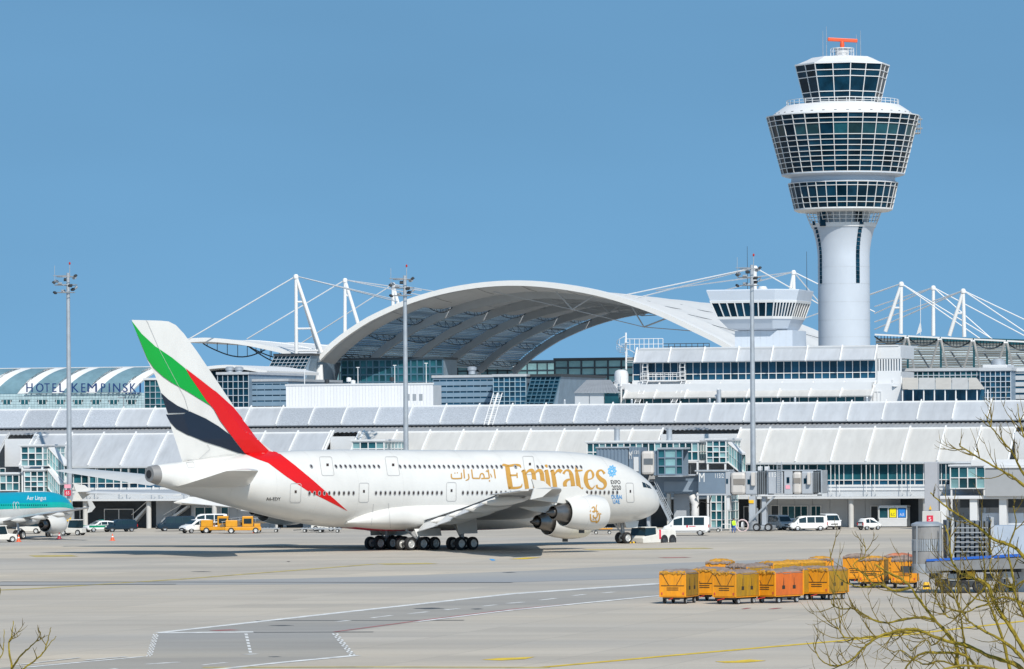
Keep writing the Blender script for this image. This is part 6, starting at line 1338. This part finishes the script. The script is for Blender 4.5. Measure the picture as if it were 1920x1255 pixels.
def car(name, label, cat, pos, hd, L, W, Hh, mat, style, group=None, wr=.32, lower=None, roofmat=None, band=None, bars=None):
    P = PROF[style]; t = thing(name, label, cat, pos, hd, group); zb = .20*Hh if style != 'van' else .14*Hh; belt = P['belt']*Hh
    def top(x):
        T = P['top']
        for a, b in zip(T, T[1:]):
            if a[0] <= x <= b[0]: return (a[1]+(b[1]-a[1])*(x-a[0])/(b[0]-a[0]))*Hh
        return T[-1][1]*Hh
    xs = sorted(set([a[0] for a in P['top']] + lin(-.5,.5,20))); rings = []
    def hw(x): return W/2*(1-.16*max(0, (abs(x)-.40)/.10)**2)
    def yat(x, z): zt = top(x); w = hw(x); return w if z <= belt else w*(1-.16*min(1, (z-belt)/(Hh-belt))) 
    for x in xs:
        zt = top(x); w = hw(x); zl = min(belt, zt-.08); bot = zb + (.12*Hh*max(0,(abs(x)-.44)/.06)); wt = yat(x, zt-.05)
        half = [(w*.9,bot),(w,bot+.1),(w*1.01,(bot+zl)/2),(w,zl),(wt*.995,max(zl+.01,zt-.10)),(wt*.86,max(zl+.02,zt-.01))]
        rings.append([V((x*L, y, z)) for y, z in half] + [V((x*L, -y, z)) for y, z in half[::-1]])
    MB().loft(rings).build('body', mat, t, True)
    (xb, xt) = P['ws']; e = .012
    def wsq(z): f = (z-top(xb))/(top(xt)-top(xb)); return xb+(xt-xb)*f
    za, zc = top(xb)+.05, top(xt)-.06
    q = [V((wsq(za)*L+.03, s*yat(xb,za)*.86, za+.02)) for s in (1,-1)] + [V((wsq(zc)*L+.03, s*yat(xt,zc)*.84, zc+.02)) for s in (-1,1)]
    MB().prism(q, (-.03,0,-.02)).build('windscreen', CGL, t)
    for s in (1,-1):
        for a, b in P['side']:
            z0 = belt+.04; za_, zb2 = min(top(a), Hh)-.14, top(b)-.14
            if zb2 < z0+.1: zb2 = z0+.08
            q = [V((a*L, s*(yat(a,z0)+e), z0)), V((b*L, s*(yat(b,z0)+e), z0)), V((min(b, b if zb2 > z0+.2 else b-.05)*L, s*(yat(b,zb2)+e), zb2)), V((a*L, s*(yat(a,za_)+e), za_))]
            MB().prism(q, (0,-s*.02,0)).build('side_window', CGL, t)
        for x in (.30, -.31): wheel(t, x*L, s*(W/2-.10), wr, .22, hub=RIM)
        for x in (.30, -.31): MB().loft([[V((x*L+rr*cos(a), s*(W/2+.004), wr+rr*sin(a))) for a in lin(-.15,pi+.15,10)] for rr in (wr*1.0,wr*1.2)], False, closed=False).build('wheel_arch', BMP, t)
        o = MB().box(-.10,.06,-.16,.16,-.09,.09).build('headlight', HLM, t, bevel=.03); o.location = (.475*L, s*W*.36, .42*Hh if style != 'van' else .36*Hh)
        zt_ = P['tl']*belt; o = MB().box(-.05,.05,-.09,.09,-.18,.18).build('tail_light', TLM, t, bevel=.02); o.location = (-.497*L, s*W*.41, zt_)
        MB().box(-.05,.05,-.1,.1,-.08,.08).build('mirror', mat, t, bevel=.02).location = (xb*L*.78, s*(W/2+.09), belt+.1)
        if band: z0, z1, bm = band; MB().prism([(-.46*L, s*(W/2+.012), z0*Hh), (.44*L, s*(W/2+.012), z0*Hh), (.44*L, s*(W/2+.012), z1*Hh), (-.46*L, s*(W/2+.012), z1*Hh)], (0,-s*.02,0)).build('colour_band', bm, t)
    q = [V((-.5*L-.012, s*W*.38, belt+.05)) for s in (1,-1)] + [V((P['top'][2][0]*L-.05, s*W*.36, P['top'][2][1]*Hh-.12)) for s in (-1,1)]
    MB().prism(q, (.03,0,0)).build('rear_window', CGL, t)
    for x in (.495, -.495): MB().box(x*L-.04, x*L+.04, -W*.44, W*.44, zb+.02, zb+.24).build('bumper', lower or BMP, t, bevel=.03)
    MB().box(.5*L-.01, .5*L+.02, -W*.24, W*.24, .33*Hh, .40*Hh).build('grille', BMP, t); MB().box(.5*L+.035, .5*L+.045, -.26, .26, .24*Hh, .24*Hh+.11).build('number_plate', WHITE, t)
    if roofmat: MB().box(-.3*L,.05*L,-W*.36,W*.36,Hh-.005,Hh+.02).build('roof_panel', roofmat, t, bevel=.01)
    if bars: MB().box(-.06*L,.0*L,-W*.3,W*.3,Hh,Hh+.12).build('light_bar', bars, t, bevel=.03)
    return t
D = radians
wv = car('minibus', 'white minibus with red side lettering behind the tow tractor', 'minibus', gp(1287,1004.5), D(172), 5.6, 1.95, 2.35, paint('white', (.78,.78,.77)), 'van', wr=.35)
b = MB().box(-.3,-.1,.985,1.0,1.0,1.25).build('red_mark', NRE, wv); link('lettering', text_mesh('lettering', 'shuttle', .01, .01, NRE), b) if False else None
for i in range(5): MB().box(-.55-i*.16,-.43-i*.16,.985,.998,1.08,1.18).build('red_lettering', NRE, wv)
MB().box(-2.4,2.0,.985,.995,.52,.60).build('side_moulding', BMP, wv)
car('van', 'silver grey van parked left beneath bridge 113', 'van', gp(1463,994), D(-68), 4.4, 1.8, 1.9, paint('silver', (.42,.45,.48)), 'van', wr=.31)
car('car', 'pale grey car half hidden between two vans under the terminal', 'car', gp(1484,993.5), D(-160), 4.3, 1.75, 1.45, paint('pale_grey', (.55,.60,.64)), 'hatch')
car('van', 'white people carrier van with black bumpers under the terminal', 'van', gp(1514,995.5), D(188), 4.75, 1.9, 1.88, paint('white', (.78,.78,.77)), 'van', wr=.33)
tv = car('van', 'white transporter van facing the camera with yellow vest behind its windscreen', 'van', gp(1556,993), D(-80), 4.9, 1.9, 2.0, paint('white', (.78,.78,.77)), 'van', wr=.33)
MB().box(1.0,1.12,-.3,.3,1.25,1.5).build('yellow_vest', M('vest_lime', (.35,.75,.03), .7), tv)
car('city_car', 'tiny white two-seat car with black roof before the kiosk', 'car', gp(1630,994), D(28), 2.7, 1.56, 1.54, paint('white', (.78,.78,.77)), 'smart', wr=.29, roofmat=BMP)
PGR = paint('police_green', (.0,.22,.12))
car('police_car', 'white and green police car with light bar beneath the far wing', 'car', gp(188,998), D(-150), 4.5, 1.78, 1.5, paint('white', (.78,.78,.77)), 'hatch', band=(.42,.60,PGR), bars=M('lightbar_green', (.0,.25,.2), .3))
car('people_carrier', 'dark blue people carrier parked beside the police car', 'car', gp(223,997.5), D(-150), 4.6, 1.8, 1.65, paint('navy', (.012,.03,.05)), 'mpv')
car('van', 'dark navy van parked by the stairs left of the white cars', 'van', gp(329,996), D(192), 5.0, 1.9, 1.95, paint('navy', (.012,.03,.05)), 'van', wr=.33)
car('van', 'small white delivery car with its nose towards the camera', 'van', gp(369,1000), D(-145), 4.4, 1.8, 1.8, paint('white', (.78,.78,.77)), 'mpv')
car('minibus', 'white minibus roof showing behind the small white delivery car', 'minibus', gp(389,995), D(185), 5.2, 1.95, 2.2, paint('white', (.78,.78,.77)), 'van', wr=.34)
# ---- tow tractor at the nose gear
tn = JM @ V((-.9, 0, 0)); tug = thing('tow_tractor', 'low white aircraft tow tractor with dark glazed cab at the nose wheel', 'tow tractor', tn, TH)
TWP = M('tractor_white', (.70,.68,.63), .5, var=.08, dirt=.15)
MB().loft([[V((x,-1.35,.35)), V((x,1.35,.35)), V((x,1.35,h)), V((x,1.1,h+.08)), V((x,-1.1,h+.08)), V((x,-1.35,h))] for x, h in ((-2.3,.75),(-2.0,.95),(-.2,1.15),(0,1.5),(2.0,1.55),(2.6,1.45),(2.7,.9))]).build('body', TWP, tug, bevel=.05)
MB().hexa([(-1.95,-1.28,1.0),(-.3,-1.28,1.1),(-.3,1.28,1.1),(-1.95,1.28,1.0)], [(-1.8,-1.2,1.75),(-.3,-1.2,1.78),(-.3,1.2,1.78),(-1.8,1.2,1.75)]).build('cab_glass', CGL, tug, bevel=.03)
MB().box(-1.9,-.2,-1.25,1.25,1.78,1.88).build('cab_roof', TWP, tug, bevel=.04)
for y in (-1.24, 1.24): MB().bar((-.25,y,1.0),(-.25,y,1.8), .12, .12, up=(1,0,0)).build('cab_pillar', TWP, tug)
for x in (1.0, 2.45):
    for s in (-1, 1): wheel(tug, x*.86, s*1.27, .55, .36, hub=DARKM)
for s in (-1, 1): wheel(tug, -1.2, s*1.15, .42, .3, hub=DARKM)
MB().box(.1,.35,-1.38,-1.3,.7,1.6).build('red_extinguisher', NRE, tug)
tug.scale = (1, 1, 1.18)
tb = thing('tow_bar', 'yellow and black tow bar between tractor and nose wheel', 'tow bar', JM @ V((-3.6, 0, 0)), TH)
for i in range(7): MB().tube((-1.1+i*.26,0,.42),(-1.1+(i+1)*.26,0,.42), .13, n=8).build('tube_section', NYE if i % 2 == 0 else BLACK, tb)
MB().box(-1.3,-1.0,-.4,.4,.3,.55).build('coupling_head', DARKM, tb)
def tractor(label, pos, hd, col, name='baggage_tractor'):
    t = thing(name, label, 'tractor', pos, hd)
    MB().loft([[V((x,-.75,.3)), V((x,.75,.3)), V((x,.75,h)), V((x,-.75,h))] for x, h in ((-1.5,.9),(.3,.95),(.5,1.05),(1.5,.95),(1.6,.6))]).build('body', col, t, bevel=.06)
    MB().box(-1.2,.4,-.7,.7,1.9,2.0).build('cab_roof', col, t, bevel=.04); MB().hexa([(-1.1,-.68,.95),(.45,-.68,1.0),(.45,.68,1.0),(-1.1,.68,.95)], [(-1.1,-.64,1.88),(.2,-.64,1.88),(.2,.64,1.88),(-1.1,.64,1.88)]).build('cab_glass', CGL, t)
    for x in (-1.0, 1.0):
        for s in (-1, 1): wheel(t, x, s*.7, .36, .24)
    for s in (-1, 1): MB().bar((.47,s*.68,1.0),(.22,s*.64,1.9), .08, .08, up=(0,1,0)).build('cab_pillar', col, t)
    return t
tractor('white push tractor with open frame cab right of the teal airliner engine', gp(137,1004), D(160), TWP, 'push_tractor')
tractor('white ground power unit behind the teal airliner landing gear', gp(55,1001), D(175), TWP, 'ground_power_tractor')
tractor('small white tractor cut by the left picture edge with dark wheel', gp(5,1017), D(20), TWP, 'baggage_tractor')
# ---- belt loaders
YEL = M('machine_yellow', (.70,.31,.010), .45, var=.12, scale=1.2, dirt=.15)
def loader(label, pos, hd):
    t = thing('belt_loader', label, 'belt loader', pos, hd, 'yellow belt loaders')
    MB().box(-2.4,2.2,-.8,.8,.4,.85).build('chassis', YEL, t, bevel=.05); MB().box(-2.3,-.8,-.82,-.05,.85,1.7).build('engine_cover', YEL, t, bevel=.08); MB().box(1.3,2.1,-.8,-.1,.85,1.25).build('tool_box', YEL, t, bevel=.05); MB().box(-.2,1.2,-.82,.0,.85,2.2).build('cab', YEL, t, bevel=.08)
    for s in (-.84,-.0): MB().box(.0,1.0,s-.01,s+.02,1.25,1.9).build('cab_window', CGL, t)
    MB().box(1.2,1.22,-.7,-.1,1.25,1.9).build('cab_window', CGL, t)
    MB().bar((-3.0,.45,.95),(3.0,.45,1.45), .75, .30).build('conveyor', M('conveyor_frame', (.16,.13,.09), .6, var=.2), t, bevel=.03); MB().bar((-2.9,.45,1.13),(2.9,.45,1.62), .55, .06).build('belt', BLACK, t)
    for s in (.06,.84): MB().tube((-2.8,s,1.5),(2.8,s,2.0), .035).build('guard_rail', GALV, t)
    for i in range(6): MB().tube((-2.7+i*1.05,.06,1.05+i*.09),(-2.7+i*1.05,.06,1.52+i*.09), .03, n=5).build('rail_post', GALV, t)
    for x in (-1.6, 1.5):
        for s in (-1, 1): wheel(t, x, s*.75, .38, .26)
    for s in (.3,.6): MB().bar((-.6,s,.6),(.9,s,1.5), .08, .1).build('lift_arm', DARKM, t)
loader('left of the two yellow belt loaders under the far wing', gp(412,1000), D(-4)); loader('right of the two yellow belt loaders under the far wing', gp(457,1000.5), D(4))
def dolly(label, pos, hd, name='dolly', mat=GREYM, h=.55, L=3.2):
    t = thing(name, label, 'dolly', pos, hd); MB().box(-L/2,L/2,-.75,.75,h-.14,h).build('deck', mat, t, bevel=.02)
    for x in (-L*.34, L*.34):
        for s in (-1, 1): wheel(t, x, s*.6, .22, .14)
    MB().tube((L/2,0,.35),(L/2+1.0,0,.3), .05).build('draw_bar', DARKM, t)
    for i in range(7): MB().tube((-L/2+.3+i*(L-.6)/6,-.65,h+.04),(-L/2+.3+i*(L-.6)/6,.65,h+.04), .05).build('roller', GALV, t)
dolly('empty grey pallet dolly right of the belt loaders', gp(502,998.5), D(178)); dolly('grey pallet dolly behind the airliner belly, leftmost of two', gp(588,998.5), D(175)); dolly('grey pallet dolly behind the airliner belly, rightmost of two', gp(617,999), D(178))
dolly('low yellow ramp dolly under the near engine', gp(1130,1002), D(180), mat=YEL, h=.75, L=2.4); dolly('steel pallet dolly behind the white minibus', gp(1330,998), D(178), h=.6)
cv = tractor('white cargo lift standing behind the dollies by the tail belly', gp(607,996.5), D(178), TWP, 'cargo_lift')
# ---- cones
for px, py, lb in ((211,1014,'orange traffic cone standing alone left of the jet'), (35,1016,'orange traffic cone under the teal airliner wing'), (111,1011,'dark red traffic cone beside the teal airliner engine'), (478,999.5,'orange traffic cone beside the right belt loader')):
    t = thing('traffic_cone', lb, 'cone', gp(px, py), 0, 'traffic cones'); cm_ = M('cone_orange', (.80,.10,.02), .5) if 'dark' not in lb else M('cone_dark_red', (.35,.02,.04), .5)
    MB().lathe([(.27,.04),(.18,.28),(.14,.42)], 14).build('lower_cone', cm_, t, True); MB().lathe([(.14,.42),(.10,.56)], 14).build('white_band', WHITE, t, True); MB().lathe([(.10,.56),(.03,.82),(.01,.84)], 14).build('upper_cone', cm_, t, True); MB().box(-.33,.33,-.33,.33,0,.05).build('base', cm_, t, bevel=.02)
# ---- barrier frame, worker
bf = thing('crowd_barrier', 'small white tubular barrier beside the worker', 'barrier', gp(1361,996), -ALPHA)
for s in (-.55,.55): MB().tube((s,0,0),(s,0,.85), .05).build('post', STEELW, bf)
MB().tube((-.55,0,.85),(.55,0,.85), .05).build('rail', STEELW, bf)
pe = thing('person', 'worker in lime jacket and blue trousers walking under the bridge', 'person', gp(1376,999.5), D(-60))
sk_v = [(0,0,.92),(0,0,1.15),(0,0,1.40),(0,0,1.52),(.02,0,1.64),(.03,0,1.72),(0,.10,.88),(.14,.11,.48),(.02,.11,.08),(.16,.11,.04),(0,-.10,.88),(-.06,-.11,.48),(-.24,-.11,.10),(-.12,-.11,.04),(0,.20,1.38),(-.06,.25,1.12),(.12,.24,.92),(.17,.235,.84),(0,-.20,1.38),(.08,-.25,1.12),(.26,-.23,.96),(.32,-.22,.89)]
sk_e = [(0,1),(1,2),(2,3),(3,4),(4,5),(0,6),(6,7),(7,8),(8,9),(0,10),(10,11),(11,12),(12,13),(2,14),(14,15),(15,16),(16,17),(2,18),(18,19),(19,20),(20,21)]
rad = [.15,.15,.16,.06,.10,.09,.10,.075,.055,.045,.10,.075,.055,.045,.075,.055,.042,.035,.075,.055,.042,.035]
me = bpy.data.meshes.new('body'); me.from_pydata(sk_v, sk_e, []); bo = link('body', me, pe)
sm_ = bo.modifiers.new('skin', 'SKIN')
for i, r in enumerate(rad): me.skin_vertices[0].data[i].radius = (r, r*(.8 if i < 3 else 1))
me.skin_vertices[0].data[0].use_root = True; bo.modifiers.new('sub', 'SUBSURF').render_levels = 2
pmn = bpy.data.materials.new('work_clothes'); pmn.use_nodes = True; N_ = pmn.node_tree.nodes; L_ = pmn.node_tree.links
tc_ = N_.new('ShaderNodeTexCoord'); sp_ = N_.new('ShaderNodeSeparateXYZ'); cr = N_.new('ShaderNodeValToRGB'); cr.color_ramp.interpolation = 'CONSTANT'
mr_ = N_.new('ShaderNodeMapRange'); mr_.inputs[2].default_value = 2.0; L_.new(tc_.outputs['Object'], sp_.inputs[0]); L_.new(sp_.outputs[2], mr_.inputs[0]); L_.new(mr_.outputs[0], cr.inputs[0])
e = cr.color_ramp.elements; e[0].position = 0; e[0].color = (.02,.02,.02,1); e[1].position = .06; e[1].color = (.01,.10,.42,1)
for p_, c_ in ((.455,(.55,.85,.03,1)),(.755,(.42,.25,.18,1))): x = e.new(p_); x.color = c_
L_.new(cr.outputs[0], N_['Principled BSDF'].inputs['Base Color']); me.materials.append(pmn)
MB().lathe([(.02,1.83),(.08,1.81),(.115,1.74),(.11,1.68)], 12, (.015,0,0)).build('hair', M('hair_dark', (.03,.02,.015), .8), pe, True)
MB().box(.0,.02,-.16,.16,1.08,1.13).build('reflective_strip', M('reflective', (.75,.76,.76), .3), pe).location = (-.15,0,0)
# ---- baggage carts
CY = M('cart_yellow', (.78,.30,.006), .55, var=.15, scale=2.6, stretch=(1,1,.3), dirt=.22, objvar=.06); CO = M('cart_olive', (.40,.215,.008), .65, var=.25, scale=2.4, stretch=(1,1,.25), dirt=.42, objvar=.08); CR = M('cart_orange', (.60,.135,.018), .6, var=.16, scale=2.4, stretch=(1,1,.3), dirt=.22)
TRB = M('tarp_brown', (.26,.20,.17), .75, var=.25, scale=2, bump=.6); TRY = M('tarp_yellow', (.58,.28,.02), .7, var=.35, scale=2.2, dirt=.45, bump=.6)
GRM = M('grime_black', (.03,.025,.015), .8)
def cart(label, corner, beta, sidemat, roofmat, rnd):
    """corner: ground point of the near right corner; the box runs back along beta from the view axis"""
    rr = random.Random(rnd); L, W, Hh = 3.1, 1.9, 2.46; h = D(90-beta); fwv = V((cos(h), sin(h), 0)); rtv = V((sin(h), -cos(h), 0))
    t = thing('baggage_cart', label, 'cart', corner - rtv*W/2 + fwv*L/2, h, 'yellow baggage carts'); x0, x1 = -L/2, L/2; z0 = .52
    MB().box(x0+.1,x1-.1,-W/2+.15,W/2-.15,.36,.50).build('chassis', DARKM, t); MB().box(x0,x1,-W/2,W/2,z0-.04,z0+.06).build('floor', CY, t, bevel=.02)
    for s in (-1, 1):
        MB().box(x0+.03,x1-.03,s*(W/2)-.03,s*(W/2)+.03,z0+.06,Hh-.22).build('side_curtain', sidemat, t, bevel=.01)
        for x in (-.62,.55):
            MB().prism([(x-.16,s*(W/2+.04),1.02),(x+.16,s*(W/2+.04),1.02),(x+.16,s*(W/2+.04),1.28),(x-.16,s*(W/2+.04),1.28)], (0,-s*.02,0)).build('strap_patch', GRM, t)
            MB().prism([(x-.03,s*(W/2+.05),1.28),(x+.03,s*(W/2+.05),1.28),(x,s*(W/2+.05),1.85)], (0,-s*.02,0)).build('strap', GRM, t)
        for x in (-1.0, 1.0): wheel(t, x, s*(W/2-.16), .23, .16, hub=GREYM)
    for e_ in (x0, x1):
        d_ = -.03 if e_ < 0 else .03
        MB().box(e_-.03,e_+.03,-W/2+.02,W/2-.02,z0+.05,1.30).build('end_panel', CY, t, bevel=.015); MB().box(e_-.02,e_+.02,-W/2+.02,W/2-.02,1.34,Hh-.25).build('end_curtain', CY, t)
        for z, w in ((1.32,.82),(1.16,.42),(1.02,.42)): MB().box(e_+d_*1.3-.012,e_+d_*1.3+.012,-W*w/2*1.1,W*w/2*1.1,z-.025,z+.025).build('end_slot', GRM, t)
        for s in (-1, 1): MB().box(e_-.05,e_+.05,s*(W/2)-.06,s*(W/2)+.06,z0,Hh-.2).build('corner_post', CY, t, bevel=.01); MB().box(e_+d_*1.6-.01,e_+d_*1.6+.01,s*(W/2-.14)-.05,s*(W/2-.14)+.05,z0+.15,z0+.32).build('reflector', M('reflector_red', (.55,.08,.05), .4), t)
        for s in (-1, 1): MB().bar((e_+d_, s*W*.42, Hh-.25), (e_+d_, s*W*.16, 1.38), .03, .03, up=(1,0,0)).build('curtain_fold', GRM, t)
    rings = []
    for i in range(13):
        x = x0-.08+(L+.16)*i/12; R2 = []
        for k in range(11):
            y = -W/2-.06+(W+.12)*k/10; ee = 1 if i in (0,12) or k in (0,10) else 0
            R2.append(V((x, y, Hh-.16 + .16*sin(pi*k/10) + rr.uniform(-.025,.03) + (rr.uniform(-.02,.10) if i in (1,2) else 0) - (.10+rr.uniform(0,.08))*ee)))
        rings.append(R2)
    mb = MB().loft(rings, False, closed=False); o = mb.build('tarp_roof', roofmat, t, True); so_ = o.modifiers.new('thick', 'SOLIDIFY'); so_.thickness = .05
    fl = [[V((x0-.11+rr.uniform(-.03,.02), -W/2+W*k/8, Hh-.12+rr.uniform(-.04,.08))), V((x0-.13+rr.uniform(-.05,.03), -W/2+W*k/8, Hh-.34-rr.uniform(0,.14)))] for k in range(9)]
    fl = []
    for k in range(19):
        y = -W/2-.03+(W+.06)*k/18; d0, d1 = rr.uniform(-.03,.05), rr.uniform(-.05,.07)
        fl.append([V((x0-.02, y, Hh-.10+rr.uniform(-.02,.05))), V((x0-.10+d0, y, Hh-.20+rr.uniform(-.03,.03))), V((x0-.07+d1, y, Hh-.27-rr.uniform(0,.10)))])
    o = MB().loft(fl, False, closed=False).build('tarp_flap', TRY if rnd % 2 else TRB, t); o.modifiers.new('thick', 'SOLIDIFY').thickness = .02
    MB().tube((x0,0,.42),(x0-.9,0,.34), .04).build('draw_bar', M('draw_bar_red', (.4,.03,.02), .6), t); MB().box(x0+.2,x0+.45,-.4,.4,.3,.4).build('axle', DARKM, t)
for a in (('yellow baggage cart, frontmost at the left end of the cluster',1285,1133,20,CO,TRB), ('yellow cart half hidden between the leftmost and second front carts',1343,1128,24,CO,TRB), ('yellow cart with olive curtain, second from left in front',1379,1134,36,CO,TRB), ('baggage cart with orange side curtain in the front row',1453,1132,44,CR,TRB),
          ('olive curtained cart squeezed right behind the orange one',1506,1126,42,CO,TRB), ('yellow cart at the right end of the front cluster',1553,1126,32,CO,TRB), ('taller looking yellow cart behind the right end of the cluster',1562,1103,4,CO,TRY), ('yellow roofed cart poking out at the back left of the cluster',1370,1109,8,CO,TRY),
          ('olive roofed cart in the back row, left of two',1450,1114,48,CO,TRY), ('olive roofed cart in the back row, right of two',1496,1111,48,CO,TRY), ('brown roofed cart in the middle of the cluster',1400,1120,40,CO,TRB),
          ('yellow cart, leftmost of the rear right group',1626,1097,10,CO,TRB), ('yellow cart with end shelf in the middle of the rear right group',1656,1103,12,CO,TRY), ('yellow cart at the right of the rear group by the bridge',1718,1104,8,CO,TRB), ('orange roofed cart behind the rear right group',1702,1096,14,CR,M('tarp_rust', (.50,.17,.09), .7, var=.3, scale=2))):
    cart(a[0], gp(a[1], a[2]), a[3], a[4], a[5], a[1])
# ================================================================ bare trees close to the camera
BARK = M('lichen_bark', (.265,.195,.010), .85, var=.6, scale=14, dirt=.45, bump=.5, detail=6); TWG = M('twig_brown', (.15,.105,.010), .85, var=.4, scale=20)
def tree(label, Y0, limbs, root, seed, dens=1.0, tl_=1.0):
    rr = random.Random(seed); b0 = at(*root, Y0); t = thing('bare_tree', label, 'tree', (b0.x, Y0, 0)); org = V((b0.x, Y0, 0)); tw = MB()
    def P(px, py, y): return at(px, py, y) - org
    MB().path([V((0,0,0)), V((.1,.05,b0.z*.35)), V((-.05,0,b0.z*.7)), V((0,0,b0.z))], [.24,.18,.14,.11], 12).build('trunk', BARK, t, True)
    def twig(p, ang, ln, r, y, lv):
        pts = [(p[0], p[1], y)]; a = ang; n = 5; x, yy, dd = p[0], p[1], y; curl = rr.uniform(-.10,.22)*(1 if cos(ang) > 0 else -1)
        for k in range(n):
            a += curl*.5 + rr.uniform(-.10,.10) + .16*math.sin(pi/2 - a); x += cos(a)*ln/n; yy -= sin(a)*ln/n; dd += rr.uniform(-.05,.05); pts.append((x, yy, dd))
        tw.path([P(*q) for q in pts], [r*(1-.75*k/n) for k in range(n+1)], 4)
        if lv:
            for q in pts[1:-1]:
                if rr.random() < .5: twig(q, a + rr.choice((-1,1))*rr.uniform(.4,1.0), ln*rr.uniform(.3,.6), r*.6, q[2], lv-1)
    for li, (pts, r0, r1, nt_) in enumerate(limbs):
        yb = Y0 + rr.uniform(-1.3,1.3); sm = smoothline(pts, 5); n = len(sm); dy = rr.uniform(-1.0,1.0)
        sm = [(x+rr.uniform(-.9,.9), y+rr.uniform(-.9,.9), yb+dy*i/n) for i, (x, y) in enumerate(sm)]
        MB().path([P(*q) for q in sm], [(r0+(r1-r0)*(i/(n-1))**.8)*.86*(1+.18*rr.uniform(-1,1))/F*Y0 for i in range(n)], 7).build('branch', BARK, t, True)
        cnt = int(nt_*dens)
        for k in range(cnt):
            i = int((.12+.86*rr.random())*(n-1)); q = sm[i]; d = (sm[min(i+1,n-1)][0]-sm[i-1][0], -(sm[min(i+1,n-1)][1]-sm[i-1][1])); base = math.atan2(d[1], d[0])
            twig(q, base + rr.choice((-1,1))*rr.uniform(.45,1.15), tl_*rr.uniform(24,80), max(1.3, (r0+(r1-r0)*i/n)*.34)/F*Y0, q[2], 1)
    tag(tw.build('twigs', TWG, t), kind='stuff')
LR = [([(1960,1330),(1850,1290),(1799,1255),(1794,1214),(1776,1188),(1753,1163),(1736,1141),(1721,1121),(1708,1101),(1690,1085),(1663,1072),(1640,1058)], 6.0, 1.4, 9),
 ([(1980,1300),(1919,1216),(1892,1173),(1866,1131),(1851,1096),(1822,1083),(1799,1073),(1784,1048),(1779,1010),(1772,985)], 6.0, 1.3, 10),
 ([(1990,1140),(1920,1045),(1894,1023),(1861,1010),(1826,983),(1791,963),(1766,944),(1745,925)], 5.2, 1.3, 7),
 ([(1990,960),(1920,911),(1895,892),(1869,878),(1830,855),(1802,838),(1800,832)], 4.2, 1.0, 7),
 ([(1975,960),(1920,890),(1906,864),(1895,844),(1875,821),(1858,800),(1848,778)], 3.4, .9, 6),
 ([(1960,900),(1930,850),(1917,807),(1911,785),(1908,757)], 2.6, .8, 4),
 ([(1850,1290),(1822,1240),(1801,1226),(1771,1224),(1736,1224),(1718,1231),(1701,1249),(1692,1268)], 4.4, 2.0, 5),
 ([(1960,1300),(1910,1250),(1856,1231),(1814,1211),(1764,1199),(1726,1183),(1693,1181),(1651,1193),(1620,1214),(1595,1239),(1570,1249),(1550,1245),(1533,1229),(1525,1206)], 5.6, 1.0, 12),
 ([(1753,1163),(1728,1158),(1701,1161),(1656,1168),(1625,1156),(1600,1141),(1580,1143),(1563,1136),(1558,1126)], 3.8, .9, 8),
 ([(1726,1183),(1690,1186),(1651,1192),(1613,1196),(1585,1195),(1573,1181),(1565,1161)], 3.2, .9, 7),
 ([(1708,1101),(1680,1108),(1650,1096),(1625,1100),(1600,1098),(1575,1085),(1560,1060),(1556,1030)], 3.4, .8, 6),
 ([(1640,1100),(1618,1075),(1600,1060),(1622,1040),(1618,1010)], 2.0, .7, 3),
 ([(1900,1290),(1880,1200),(1862,1150),(1848,1110),(1846,1060),(1838,1020)], 4.2, 1.0, 7),
 ([(1930,1240),(1925,1170),(1905,1120),(1898,1070),(1890,1030),(1905,985),(1900,950)], 4.4, 1.0, 8),
 ([(1851,1096),(1830,1120),(1800,1150),(1790,1160),(1770,1150),(1755,1120),(1750,1100)], 2.6, .9, 5),
 ([(1820,1290),(1812,1230),(1806,1190),(1800,1150),(1785,1110),(1768,1090)], 3.6, 1.0, 7),
 ([(1776,1188),(1750,1210),(1735,1200),(1715,1215),(1706,1221),(1700,1205)], 2.0, .8, 4),
 ([(1960,1270),(1890,1262),(1840,1250),(1790,1250),(1750,1262)], 4.0, 2.0, 5),
 ([(1985,1180),(1940,1150),(1912,1128),(1880,1120),(1850,1128),(1822,1118),(1806,1100)], 3.8, .9, 6),
 ([(1970,1330),(1935,1262),(1905,1222),(1870,1196),(1838,1180),(1812,1160),(1795,1128),(1790,1100)], 5.0, 1.0, 8),
 ([(1920,1300),(1870,1272),(1820,1262),(1770,1240),(1735,1246),(1712,1236),(1690,1220),(1672,1226)], 3.8, .9, 6),
 ([(1990,1080),(1950,1060),(1925,1085),(1900,1100),(1872,1092),(1856,1070),(1860,1040),(1850,1015)], 3.4, .8, 6),
 ([(1866,1131),(1835,1138),(1812,1147),(1780,1142),(1745,1128)], 2.4, .8, 4)]
tree('bare lichen-yellow tree crown filling the lower right corner', 46.0, LR, (1990,1330), 11, 1.8)
LL = [([(10,1330),(22,1255),(16,1215),(22,1190),(25,1165)], 3.4, .8, 5), ([(10,1330),(30,1270),(50,1250),(80,1225),(90,1200),(95,1177)], 3.2, .8, 5), ([(22,1255),(40,1228),(55,1215),(70,1200),(77,1185)], 2.4, .8, 4),
      ([(0,1300),(-6,1250),(6,1220),(8,1180)], 2.6, .7, 3), ([(80,1225),(95,1205),(106,1193)], 1.6, .6, 1), ([(-30,1260),(-20,1180),(-4,1130),(1,1102)], 2.4, .7, 2)]
tree('bare twiggy tree top at the lower left corner', 47.0, LL, (10,1330), 5, .6, .5)
